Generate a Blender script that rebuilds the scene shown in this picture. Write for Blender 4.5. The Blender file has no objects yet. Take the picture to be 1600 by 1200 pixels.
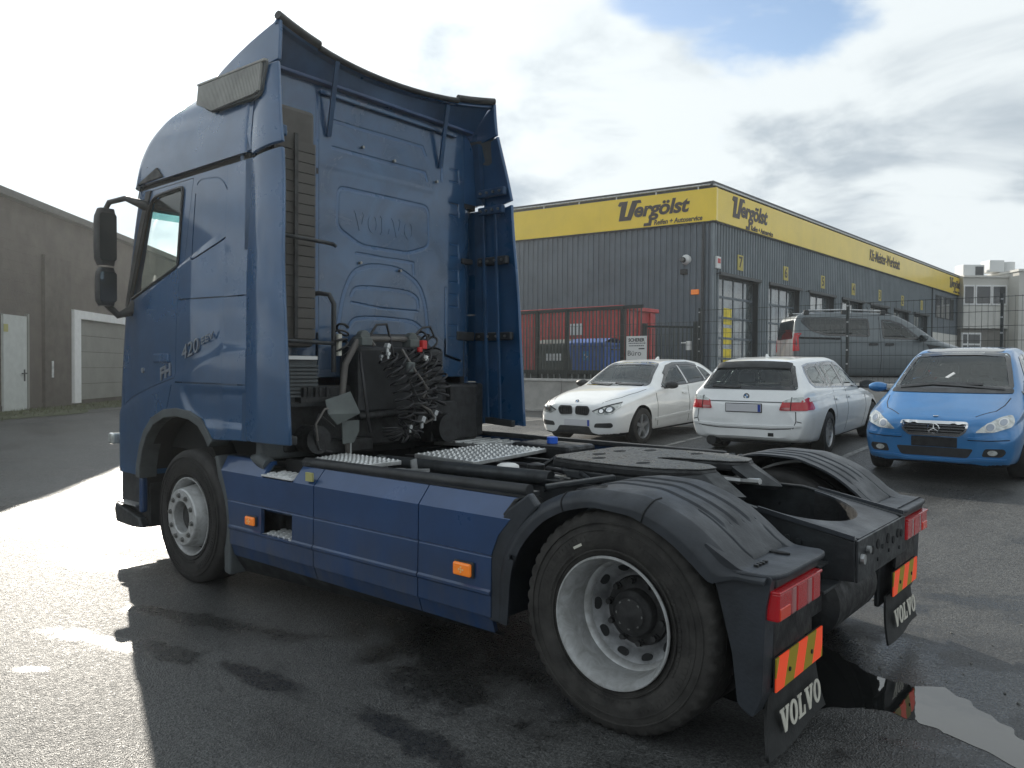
import bpy, bmesh, math, random
from mathutils import Vector, Matrix, geometry
from mathutils.bvhtree import BVHTree
random.seed(7)
PI = math.pi
S = bpy.context.scene
COL = S.collection

# ---------------------------------------------------------------- camera, sky, sun, exposure
CAMLOC = Vector((-1.84401, 4.17534, 1.63753))
CF = Vector((0.64471285, -0.76415703, -0.02023316))
CR = Vector((-0.76420378, -0.6449371, 0.00697999))
CU = Vector((0.01838292, -0.01096217, 0.99977092))
cam = bpy.data.cameras.new('camera')
cam.sensor_width = 36.0
cam.lens = 1211.654 / 1600 * 36
cam.clip_start = 0.05
cam.clip_end = 3000
camo = bpy.data.objects.new('camera', cam)
COL.objects.link(camo)
camo.matrix_world = Matrix(((CR.x, CU.x, -CF.x, CAMLOC.x), (CR.y, CU.y, -CF.y, CAMLOC.y), (CR.z, CU.z, -CF.z, CAMLOC.z), (0, 0, 0, 1)))
S.camera = camo

SUN_EL = math.radians(22)
SUN_AZ = math.atan2(-0.371, 0.929)          # direction towards the sun, from +X
SUND = Vector((math.cos(SUN_EL) * math.cos(SUN_AZ), math.cos(SUN_EL) * math.sin(SUN_AZ), math.sin(SUN_EL)))
world = bpy.data.worlds.new('World')
S.world = world
world.use_nodes = True
wt = world.node_tree
wt.nodes.clear()
def wn(t, **k):
    n = wt.nodes.new(t)
    for a, b in k.items(): setattr(n, a, b)
    return n
def wl(a, b): wt.links.new(a, b)
def wmath(op, a, b=None, c=None):
    n = wn('ShaderNodeMath', operation=op)
    for i, v in enumerate((a, b, c)):
        if v is None: continue
        if hasattr(v, 'links'): wl(v, n.inputs[i])
        else: n.inputs[i].default_value = v
    return n.outputs[0]
def wramp(v, a, b):
    n = wn('ShaderNodeMapRange', interpolation_type='SMOOTHSTEP')
    n.inputs[1].default_value = a; n.inputs[2].default_value = b
    wl(v, n.inputs[0]); return n.outputs[0]
out = wn('ShaderNodeOutputWorld'); bg = wn('ShaderNodeBackground')
sky = wn('ShaderNodeTexSky', sky_type='NISHITA', sun_disc=False)
sky.sun_elevation = SUN_EL
sky.sun_rotation = math.radians(90) - SUN_AZ
sky.air_density = 1.0; sky.dust_density = 0.6
tc = wn('ShaderNodeTexCoord')
D = tc.outputs['Generated']
sep = wn('ShaderNodeSeparateXYZ'); wl(D, sep.inputs[0])
zc = wmath('ADD', wmath('MAXIMUM', sep.outputs[2], 0.0), 0.22)
px = wmath('DIVIDE', sep.outputs[0], zc); py = wmath('DIVIDE', sep.outputs[1], zc)
cmb = wn('ShaderNodeCombineXYZ'); wl(px, cmb.inputs[0]); wl(py, cmb.inputs[1])
cmb.inputs[2].default_value = 3.7
n1 = wn('ShaderNodeTexNoise'); wl(cmb.outputs[0], n1.inputs['Vector'])
n1.inputs['Scale'].default_value = 1.9; n1.inputs['Detail'].default_value = 9; n1.inputs['Roughness'].default_value = 0.56; n1.inputs['Distortion'].default_value = 0.25
n2 = wn('ShaderNodeTexNoise'); wl(cmb.outputs[0], n2.inputs['Vector'])
n2.inputs['Scale'].default_value = 1.7; n2.inputs['Detail'].default_value = 7; n2.inputs['Roughness'].default_value = 0.55
n2.inputs['Distortion'].default_value = 0.4
def wdot(v):
    n = wn('ShaderNodeVectorMath', operation='DOT_PRODUCT'); wl(D, n.inputs[0]); n.inputs[1].default_value = v
    return n.outputs['Value']
# broken cloud deck: a gap of blue sky opens in it, the deck thickens elsewhere
hole = wramp(wdot(Vector((0.315, -0.785, 0.535)).normalized()), 0.967, 0.986)
hole2 = wramp(wdot(Vector((0.74, -0.52, 0.43)).normalized()), 0.975, 0.999)
cov = wmath('SUBTRACT', wmath('ADD', n1.outputs['Fac'], 0.27), wmath('ADD', wmath('MULTIPLY', hole, 0.36), wmath('MULTIPLY', hole2, 0.08)))
alpha = wramp(cov, 0.42, 0.60)
shade = wramp(n2.outputs['Fac'], 0.38, 0.58)
ccol = wn('ShaderNodeMix', data_type='RGBA')
ccol.inputs[6].default_value = (0.48, 0.555, 0.625, 1); ccol.inputs[7].default_value = (0.88, 0.945, 0.97, 1)
wl(shade, ccol.inputs[0])
sd = wmath('MAXIMUM', wdot(SUND), 0.0)
glow = wmath('ADD', wmath('MULTIPLY', wmath('POWER', sd, 5.0), 0.12), wmath('MULTIPLY', wmath('POWER', sd, 30.0), 1.2))
cgain = wmath('MULTIPLY', wmath('ADD', glow, 1.0), 5.9)
cv = wn('ShaderNodeVectorMath', operation='SCALE'); wl(ccol.outputs[2], cv.inputs[0]); wl(cgain, cv.inputs['Scale'])
mx = wn('ShaderNodeMix', data_type='RGBA'); wl(alpha, mx.inputs[0]); wl(sky.outputs[0], mx.inputs[6]); wl(cv.outputs[0], mx.inputs[7])
wl(mx.outputs[2], bg.inputs[0]); bg.inputs[1].default_value = 0.11
wl(bg.outputs[0], out.inputs[0])

sl = bpy.data.lights.new('sun', 'SUN')
sl.energy = 3.5; sl.angle = math.radians(0.6); sl.color = (1.0, 0.93, 0.82)
slo = bpy.data.objects.new('sun', sl); COL.objects.link(slo)
slo.rotation_euler = SUND.to_track_quat('Z', 'Y').to_euler()
slo.location = SUND * 60
S.view_settings.view_transform = 'Standard'
S.view_settings.look = 'None'
S.view_settings.exposure = 0.62
S.view_settings.gamma = 1.0
S.view_settings.use_curve_mapping = False
S.render.resolution_x = 1024; S.render.resolution_y = 768
try:
    S.cycles.max_bounces = 8; S.cycles.sample_clamp_indirect = 6
except Exception: pass

# ---------------------------------------------------------------- materials
def mat(name, col, rough=0.5, metal=0.0, var=0.0, vscale=6.0, bump=0.0, bscale=40.0, coat=0.0, spec=None, col2=None, alpha=None, trans=None, emit=None, rvar=0.0, distort=0.0, dust=None, back=None):
    m = bpy.data.materials.new(name); m.use_nodes = True
    nt = m.node_tree; b = nt.nodes['Principled BSDF']
    b.inputs['Base Color'].default_value = (*col, 1)
    b.inputs['Roughness'].default_value = rough
    b.inputs['Metallic'].default_value = metal
    if coat: b.inputs['Coat Weight'].default_value = coat; b.inputs['Coat Roughness'].default_value = 0.05
    if spec is not None: b.inputs['Specular IOR Level'].default_value = spec
    if trans: b.inputs['Transmission Weight'].default_value = trans
    if emit: b.inputs['Emission Color'].default_value = (*emit[0], 1); b.inputs['Emission Strength'].default_value = emit[1]
    t = nt.nodes.new('ShaderNodeTexCoord')
    if var or rvar or col2:
        n = nt.nodes.new('ShaderNodeTexNoise'); n.inputs['Scale'].default_value = vscale; n.inputs['Detail'].default_value = 6; n.inputs['Roughness'].default_value = 0.6
        n.inputs['Distortion'].default_value = distort
        nt.links.new(t.outputs['Object'], n.inputs['Vector'])
        r = nt.nodes.new('ShaderNodeMapRange'); r.inputs[1].default_value = 0.35; r.inputs[2].default_value = 0.65
        nt.links.new(n.outputs['Fac'], r.inputs[0])
        mix = nt.nodes.new('ShaderNodeMix'); mix.data_type = 'RGBA'
        c2 = col2 if col2 else tuple(max(0, c * (1 - var)) for c in col)
        c1 = col if col2 else tuple(min(1, c * (1 + var)) for c in col)
        mix.inputs[6].default_value = (*c1, 1); mix.inputs[7].default_value = (*c2, 1)
        nt.links.new(r.outputs[0], mix.inputs[0]); nt.links.new(mix.outputs[2], b.inputs['Base Color'])
        if rvar:
            q = nt.nodes.new('ShaderNodeMapRange'); q.inputs[1].default_value = 0.3; q.inputs[2].default_value = 0.7
            q.inputs[3].default_value = max(0.02, rough - rvar); q.inputs[4].default_value = min(1, rough + rvar)
            nt.links.new(n.outputs['Fac'], q.inputs[0]); nt.links.new(q.outputs[0], b.inputs['Roughness'])
    if dust:      # road dirt splashed up from below: (full at z, none at z, colour, amount)
        sp = nt.nodes.new('ShaderNodeSeparateXYZ'); nt.links.new(t.outputs['Object'], sp.inputs[0])
        g = nt.nodes.new('ShaderNodeMapRange'); g.inputs[1].default_value = dust[0]; g.inputs[2].default_value = dust[1]; g.inputs[3].default_value = 1; g.inputs[4].default_value = 0
        nt.links.new(sp.outputs[2], g.inputs[0])
        n = nt.nodes.new('ShaderNodeTexNoise'); n.inputs['Scale'].default_value = 7; n.inputs['Detail'].default_value = 8; n.inputs['Roughness'].default_value = 0.7
        mp = nt.nodes.new('ShaderNodeMapping'); mp.inputs['Scale'].default_value = (1, 1, .35); nt.links.new(t.outputs['Object'], mp.inputs[0]); nt.links.new(mp.outputs[0], n.inputs['Vector'])
        r2 = nt.nodes.new('ShaderNodeMapRange'); r2.inputs[1].default_value = 0.35; r2.inputs[2].default_value = 0.7; nt.links.new(n.outputs['Fac'], r2.inputs[0])
        mm = nt.nodes.new('ShaderNodeMath'); mm.operation = 'MULTIPLY'; nt.links.new(g.outputs[0], mm.inputs[0]); nt.links.new(r2.outputs[0], mm.inputs[1])
        m2 = nt.nodes.new('ShaderNodeMath'); m2.operation = 'MULTIPLY'; m2.inputs[1].default_value = dust[3]; nt.links.new(mm.outputs[0], m2.inputs[0])
        mx = nt.nodes.new('ShaderNodeMix'); mx.data_type = 'RGBA'; mx.inputs[7].default_value = (*dust[2], 1); nt.links.new(m2.outputs[0], mx.inputs[0])
        bc = b.inputs['Base Color']
        if bc.links: nt.links.new(bc.links[0].from_socket, mx.inputs[6])
        else: mx.inputs[6].default_value = bc.default_value
        nt.links.new(mx.outputs[2], bc)
        if coat:
            cw = nt.nodes.new('ShaderNodeMath'); cw.operation = 'SUBTRACT'; cw.inputs[0].default_value = coat; nt.links.new(m2.outputs[0], cw.inputs[1]); nt.links.new(cw.outputs[0], b.inputs['Coat Weight'])
    if back:      # unpainted trim on the inside of a shell
        ge = nt.nodes.new('ShaderNodeNewGeometry'); mx = nt.nodes.new('ShaderNodeMix'); mx.data_type = 'RGBA'; mx.inputs[7].default_value = (*back, 1)
        bc = b.inputs['Base Color']
        if bc.links: nt.links.new(bc.links[0].from_socket, mx.inputs[6])
        else: mx.inputs[6].default_value = bc.default_value
        nt.links.new(ge.outputs['Backfacing'], mx.inputs[0]); nt.links.new(mx.outputs[2], bc)
    if bump:
        n = nt.nodes.new('ShaderNodeTexNoise'); n.inputs['Scale'].default_value = bscale; n.inputs['Detail'].default_value = 4
        nt.links.new(t.outputs['Object'], n.inputs['Vector'])
        bp = nt.nodes.new('ShaderNodeBump'); bp.inputs['Strength'].default_value = bump; bp.inputs['Distance'].default_value = 0.02
        nt.links.new(n.outputs['Fac'], bp.inputs['Height']); nt.links.new(bp.outputs[0], b.inputs['Normal'])
    return m
M = {}
M['blue'] = mat('truck_blue_paint', (0.010, 0.074, 0.185), 0.30, 0.15, var=0.14, vscale=2.2, coat=0.9, rvar=0.07, dust=(.9, 2.2, (.10, .10, .095), .22))
M['blue2'] = mat('truck_blue_skirt', (0.008, 0.046, 0.140), 0.34, 0.1, var=0.15, vscale=3, coat=0.7, rvar=0.08, dust=(.25, .75, (.09, .088, .082), .75))
M['cab_back'] = mat('cab_back_paint', (0.014, 0.068, 0.155), 0.22, 0.1, var=0.22, vscale=2.6, coat=0.9, rvar=0.12, distort=1.0, dust=(1.5, 2.6, (.13, .135, .14), .5))
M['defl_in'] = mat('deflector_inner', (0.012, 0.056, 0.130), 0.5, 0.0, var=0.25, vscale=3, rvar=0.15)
M['plastic'] = mat('black_plastic', (0.022, 0.024, 0.026), 0.48, var=0.3, vscale=8, rvar=0.12, bump=0.05, bscale=120)
M['fender'] = mat('mudguard_plastic', (0.026, 0.031, 0.038), 0.46, var=0.3, vscale=5, rvar=0.12, bump=0.08, bscale=60)
M['greyplastic'] = mat('grey_trim_plastic', (0.075, 0.085, 0.088), 0.6, var=0.2, vscale=7)
M['wetdark'] = mat('dark_wet_patch', (0.024, 0.024, 0.024), 0.24, spec=0.5, rvar=0.14, vscale=14, bump=0.12, bscale=90)
M['black'] = mat('chassis_black', (0.012, 0.013, 0.014), 0.5, var=0.6, vscale=14, rvar=0.2, bump=0.15, bscale=50)
M['frame'] = mat('frame_dark_paint', (0.03, 0.034, 0.037), 0.45, 0.2, var=0.4, vscale=9, rvar=0.18, bump=0.1, bscale=35)
M['dark'] = mat('dark_void', (0.008, 0.009, 0.010), 0.8)
M['rubber'] = mat('tyre_rubber', (0.022, 0.021, 0.020), 0.75, var=0.35, vscale=11, bump=0.12, bscale=70)
M['rubber_rear'] = mat('tyre_rubber_dusty', (0.035, 0.033, 0.030), 0.82, var=0.45, vscale=9, bump=0.2, bscale=60)
M['flap'] = mat('mudflap_rubber', (0.016, 0.017, 0.017), 0.62, var=0.5, vscale=12, bump=0.1, bscale=50)
M['rim'] = mat('silver_rim', (0.54, 0.55, 0.55), 0.40, 0.35, col2=(0.36, 0.36, 0.35), vscale=14, rvar=0.12, distort=1.0)
M['rim_dirty'] = mat('dull_steel_rim', (0.20, 0.205, 0.21), 0.5, 0.3, var=0.5, vscale=8, rvar=0.15)
M['hub'] = mat('dark_hub', (0.03, 0.03, 0.03), 0.6, 0.2, var=0.5, vscale=15, bump=0.2)
M['nut'] = mat('steel_nut', (0.25, 0.25, 0.24), 0.4, 0.8, var=0.2)
M['alu'] = mat('tread_plate_alu', (0.62, 0.63, 0.62), 0.42, 0.75, var=0.25, vscale=10, rvar=0.12)
M['tread'] = mat('bright_step_tread', (0.62, 0.63, 0.63), 0.45, 0.2, var=0.15, vscale=14)
M['galv'] = mat('galvanised_steel', (0.45, 0.46, 0.46), 0.4, 0.7, var=0.25, vscale=12)
M['grease'] = mat('greasy_coupling', (0.20, 0.20, 0.195), 0.34, 0.6, col2=(0.10, 0.10, 0.098), vscale=22, rvar=0.16, distort=0.6)
M['hose'] = mat('coil_hose', (0.022, 0.022, 0.024), 0.42)
M['hose_grey'] = mat('grey_conduit', (0.12, 0.11, 0.10), 0.55, var=0.2)
M['orange'] = mat('orange_lamp', (0.85, 0.22, 0.02), 0.2, emit=((1, 0.25, 0.02), 0.12), coat=0.6, bump=0.2, bscale=90)
M['orange_core'] = mat('lamp_core', (0.9, 0.6, 0.25), 0.15)
M['red'] = mat('red_lens', (0.32, 0.006, 0.012), 0.12, coat=0.6, bump=0.1, bscale=120, emit=((1, 0.02, 0.03), 0.04))
M['redorange'] = mat('amber_red_lens', (0.50, 0.025, 0.012), 0.12, coat=0.6, emit=((1, 0.1, 0.02), 0.06))
M['pinklens'] = mat('pale_lens', (0.42, 0.13, 0.13), 0.15, coat=1.0)
M['refl_red'] = mat('reflector_red_glow', (0.95, 0.09, 0.03), 0.45, emit=((1, 0.09, 0.02), 0.14), bump=0.05, bscale=300)  # red stripes carry a weak glow of their own, no lamp behind
M['refl_yel'] = mat('reflector_yellow', (0.40, 0.30, 0.02), 0.5, bump=0.05, bscale=300)
M['cream'] = mat('cream_lettering', (0.60, 0.58, 0.50), 0.6, var=0.15, vscale=20)
M['intake'] = mat('intake_louvre_plastic', (0.075, 0.070, 0.062), 0.65, var=0.2, vscale=6)
M['ventwhite'] = mat('pale_vent_plastic', (0.33, 0.33, 0.31), 0.6, var=0.15)
M['greymetal'] = mat('grey_painted_plate', (0.11, 0.125, 0.12), 0.5, 0.1, var=0.2)
M['white'] = mat('white_plastic', (0.75, 0.75, 0.73), 0.45)
M['bluecap'] = mat('blue_cap_plastic', (0.02, 0.12, 0.62), 0.35)
M['yellowtag'] = mat('yellow_tag', (0.42, 0.40, 0.16), 0.5)
M['redplastic'] = mat('red_coupling', (0.55, 0.03, 0.03), 0.4)
M['chrome'] = mat('chrome_trim', (0.75, 0.75, 0.75), 0.12, 1.0)
M['chrome_dull'] = mat('dull_script_chrome', (0.32, 0.35, 0.40), 0.3, 0.8)
def glassmat(name, tint, mixf=0.25, rough=0.02):
    m = bpy.data.materials.new(name); m.use_nodes = True; nt = m.node_tree; nt.nodes.clear()
    o = nt.nodes.new('ShaderNodeOutputMaterial'); t = nt.nodes.new('ShaderNodeBsdfTransparent'); g = nt.nodes.new('ShaderNodeBsdfGlossy')
    t.inputs[0].default_value = (*tint, 1); g.inputs['Roughness'].default_value = rough
    g.inputs[0].default_value = (0.95, 1, 1, 1)
    f = nt.nodes.new('ShaderNodeFresnel'); f.inputs[0].default_value = 1.5
    a = nt.nodes.new('ShaderNodeMath'); a.operation = 'MULTIPLY_ADD'; a.inputs[1].default_value = 1.0; a.inputs[2].default_value = mixf
    nt.links.new(f.outputs[0], a.inputs[0])
    mx = nt.nodes.new('ShaderNodeMixShader'); nt.links.new(a.outputs[0], mx.inputs[0]); nt.links.new(t.outputs[0], mx.inputs[1]); nt.links.new(g.outputs[0], mx.inputs[2])
    nt.links.new(mx.outputs[0], o.inputs[0]); return m
M['cabglass'] = glassmat('cab_window_glass', (0.92, 0.98, 0.96), 0.01)
M['sunstrip'] = glassmat('tinted_strip_glass', (0.25, 0.50, 0.48), 0.02)
M['carglass'] = mat('dark_car_glass', (0.018, 0.024, 0.026), 0.03, 0.0, spec=0.6, coat=0.25)
M['carglass2'] = mat('tinted_car_glass', (0.012, 0.014, 0.016), 0.06, spec=0.6, coat=0.6)
M['cg1'] = glassmat('car_window_glass', (0.78, 0.85, 0.84), 0.02)
M['cg2'] = glassmat('car_privacy_glass', (0.08, 0.09, 0.095), 0.03)
M['seatgrey'] = mat('car_seat_fabric', (0.13, 0.13, 0.135), 0.8, var=0.2)
M['clearlens'] = mat('clear_headlamp', (0.50, 0.52, 0.50), 0.10, 0.3, coat=1.0, var=0.3, vscale=18)
M['carwhite'] = mat('white_car_paint', (0.80, 0.81, 0.80), 0.32, coat=0.8, var=0.04, vscale=4, back=(.06, .06, .06))
M['carblue'] = mat('bright_blue_car_paint', (0.028, 0.185, 0.44), 0.28, 0.25, coat=0.9, var=0.05, vscale=4, back=(.06, .06, .06))
M['cargrey'] = mat('grey_van_paint', (0.115, 0.135, 0.145), 0.36, 0.3, coat=0.5, var=0.05, vscale=4, back=(.05, .05, .05))
M['plate'] = mat('number_plate', (0.62, 0.62, 0.64), 0.4)
M['plateblue'] = mat('plate_band_blue', (0.02, 0.06, 0.35), 0.4)
M['alloy'] = mat('alloy_wheel', (0.42, 0.43, 0.44), 0.3, 0.7, var=0.1)
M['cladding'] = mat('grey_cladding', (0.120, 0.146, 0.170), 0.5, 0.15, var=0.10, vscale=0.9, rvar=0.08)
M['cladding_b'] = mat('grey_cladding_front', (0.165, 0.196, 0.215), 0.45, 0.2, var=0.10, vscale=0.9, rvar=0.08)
M['fascia'] = mat('yellow_fascia', (0.92, 0.65, 0.02), 0.34, coat=0.3, var=0.05, vscale=0.8)
M['fasciatext'] = mat('sign_lettering', (0.05, 0.035, 0.03), 0.5)
M['roofdark'] = mat('roof_trim_dark', (0.05, 0.055, 0.058), 0.5, 0.2, var=0.2)
M['numberyel'] = mat('bay_number_yellow', (0.50, 0.41, 0.08), 0.5)
M['yellowbanner'] = mat('yellow_banner', (0.80, 0.62, 0.02), 0.5, var=0.15, vscale=5)
M['bayglass'] = mat('bay_door_glass', (0.10, 0.12, 0.125), 0.06, spec=0.9, coat=0.8, var=0.6, vscale=1.3)
M['baydark'] = mat('bay_reveal', (0.02, 0.024, 0.028), 0.6)
M['brickwall'] = mat('old_brown_render', (0.105, 0.092, 0.080), 0.85, var=0.16, vscale=1.6, bump=0.25, bscale=14)
M['darkpanel'] = mat('dark_wall_panel', (0.088, 0.077, 0.066), 0.8, var=0.2, vscale=3)
M['doorwhite'] = mat('pale_grey_door', (0.52, 0.54, 0.52), 0.5, var=0.06)
M['whiteframe'] = mat('white_gate_frame', (0.80, 0.80, 0.79), 0.5, var=0.05)
M['gategrey'] = mat('grey_gate_leaf', (0.24, 0.24, 0.22), 0.6, var=0.08, vscale=2)
M['concrete'] = mat('wall_concrete', (0.36, 0.35, 0.33), 0.85, var=0.18, vscale=2.5, bump=0.15, bscale=30)
M['conc_top'] = mat('wall_coping', (0.50, 0.49, 0.47), 0.8, var=0.1)
M['fencedark'] = mat('fence_dark_green_grey', (0.030, 0.036, 0.036), 0.5, 0.2)
M['fencegalv'] = mat('fence_wire_grey', (0.07, 0.085, 0.08), 0.5, 0.3)
M['skipred'] = mat('container_red', (0.42, 0.045, 0.045), 0.5, var=0.25, vscale=2.5, rvar=0.1)
M['binblue'] = mat('bin_blue', (0.03, 0.10, 0.36), 0.5, var=0.1)
M['bindark'] = mat('bin_dark_grey', (0.045, 0.055, 0.05), 0.55, var=0.1)
M['signwhite'] = mat('sign_board', (0.66, 0.66, 0.65), 0.5)
M['signtext'] = mat('sign_text', (0.04, 0.04, 0.045), 0.6)
M['officewall'] = mat('office_render', (0.55, 0.54, 0.50), 0.8, var=0.06, vscale=0.6)
M['officeband'] = mat('office_panel_band', (0.62, 0.61, 0.57), 0.7, var=0.08, vscale=1)
M['officelow'] = mat('office_lower_wall', (0.21, 0.20, 0.18), 0.85, var=0.1, vscale=1)
M['acwhite'] = mat('ac_unit_white', (0.66, 0.67, 0.66), 0.5)
M['green'] = mat('green_box', (0.04, 0.20, 0.06), 0.5)
M['linepaint'] = mat('worn_line_paint', (0.34, 0.34, 0.32), 0.6, col2=(0.10, 0.10, 0.098), vscale=14)
M['moss'] = mat('mossy_verge', (0.07, 0.08, 0.04), 0.95, var=0.5, vscale=5, bump=0.6, bscale=40)
M['grass'] = mat('grass_blade', (0.075, 0.085, 0.035), 0.8, var=0.4, vscale=3)
M['stone'] = mat('loose_stone', (0.16, 0.16, 0.15), 0.85, var=0.3)
M['wirecopper'] = mat('copper_wire', (0.35, 0.2, 0.1), 0.4, 0.6)

# ---------------------------------------------------------------- mesh helpers
def pip(pt, poly):
    x, y = pt; c = False; n = len(poly); j = n - 1
    for i in range(n):
        xi, yi = poly[i]; xj, yj = poly[j]
        if (yi > y) != (yj > y) and x < (xj - xi) * (y - yi) / (yj - yi) + xi: c = not c
        j = i
    return c
def sdf(pt, poly):
    d = 1e9; n = len(poly)
    for i in range(n):
        ax, ay = poly[i]; bx, by = poly[(i + 1) % n]
        dx, dy = bx - ax, by - ay; l2 = dx * dx + dy * dy + 1e-12
        t = max(0, min(1, ((pt[0] - ax) * dx + (pt[1] - ay) * dy) / l2))
        d = min(d, math.hypot(pt[0] - ax - t * dx, pt[1] - ay - t * dy))
    return -d if pip(pt, poly) else d
def sdline(pt, pl):
    d = 1e9
    for i in range(len(pl) - 1):
        ax, ay = pl[i]; bx, by = pl[i + 1]
        dx, dy = bx - ax, by - ay; l2 = dx * dx + dy * dy + 1e-12
        t = max(0, min(1, ((pt[0] - ax) * dx + (pt[1] - ay) * dy) / l2))
        d = min(d, math.hypot(pt[0] - ax - t * dx, pt[1] - ay - t * dy))
    return d
def sm(t):
    t = max(0.0, min(1.0, t)); return t * t * (3 - 2 * t)
def rpoly(pts, r, n=5):
    o = []; N = len(pts)
    for i in range(N):
        p = Vector(pts[i]).to_2d(); a = Vector(pts[i - 1]).to_2d(); b = Vector(pts[(i + 1) % N]).to_2d()
        rr = r[i] if isinstance(r, (list, tuple)) else r
        da, db = a - p, b - p
        k = min(rr, da.length * 0.48, db.length * 0.48)
        if k < 1e-4: o.append(tuple(p)); continue
        A = p + da.normalized() * k; B = p + db.normalized() * k
        for j in range(n + 1):
            t = j / n; q = A * (1 - t) ** 2 + p * 2 * t * (1 - t) + B * t * t
            o.append((q.x, q.y))
    return o
def ell(cx, cy, rx, ry, n=28):
    return [(cx + rx * math.cos(2 * PI * i / n), cy + ry * math.sin(2 * PI * i / n)) for i in range(n)]
def buf(pl, w):
    "closed outline of a polyline of width w"
    L, R = [], []; n = len(pl)
    for i in range(n):
        a = Vector(pl[max(i - 1, 0)]); b = Vector(pl[min(i + 1, n - 1)]); t = (b - a)
        if t.length < 1e-9: t = Vector((1, 0))
        t.normalize(); nn = Vector((-t.y, t.x)) * (w / 2); p = Vector(pl[i])
        L.append(tuple(p + nn)); R.append(tuple(p - nn))
    return L + R[::-1]
def pchip(xs, ys, x):
    n = len(xs)
    if x <= xs[0]: return ys[0]
    if x >= xs[-1]: return ys[-1]
    h = [xs[i + 1] - xs[i] for i in range(n - 1)]; d = [(ys[i + 1] - ys[i]) / h[i] for i in range(n - 1)]
    m = [0] * n; m[0] = d[0]; m[-1] = d[-1]
    for i in range(1, n - 1):
        m[i] = 0 if d[i - 1] * d[i] <= 0 else 2 * d[i - 1] * d[i] / (d[i - 1] + d[i])
    k = 0
    while x > xs[k + 1]: k += 1
    t = (x - xs[k]) / h[k]
    return ys[k] * (1 + 2 * t) * (1 - t) ** 2 + m[k] * h[k] * t * (1 - t) ** 2 + ys[k + 1] * t * t * (3 - 2 * t) + m[k + 1] * h[k] * t * t * (t - 1)

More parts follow.
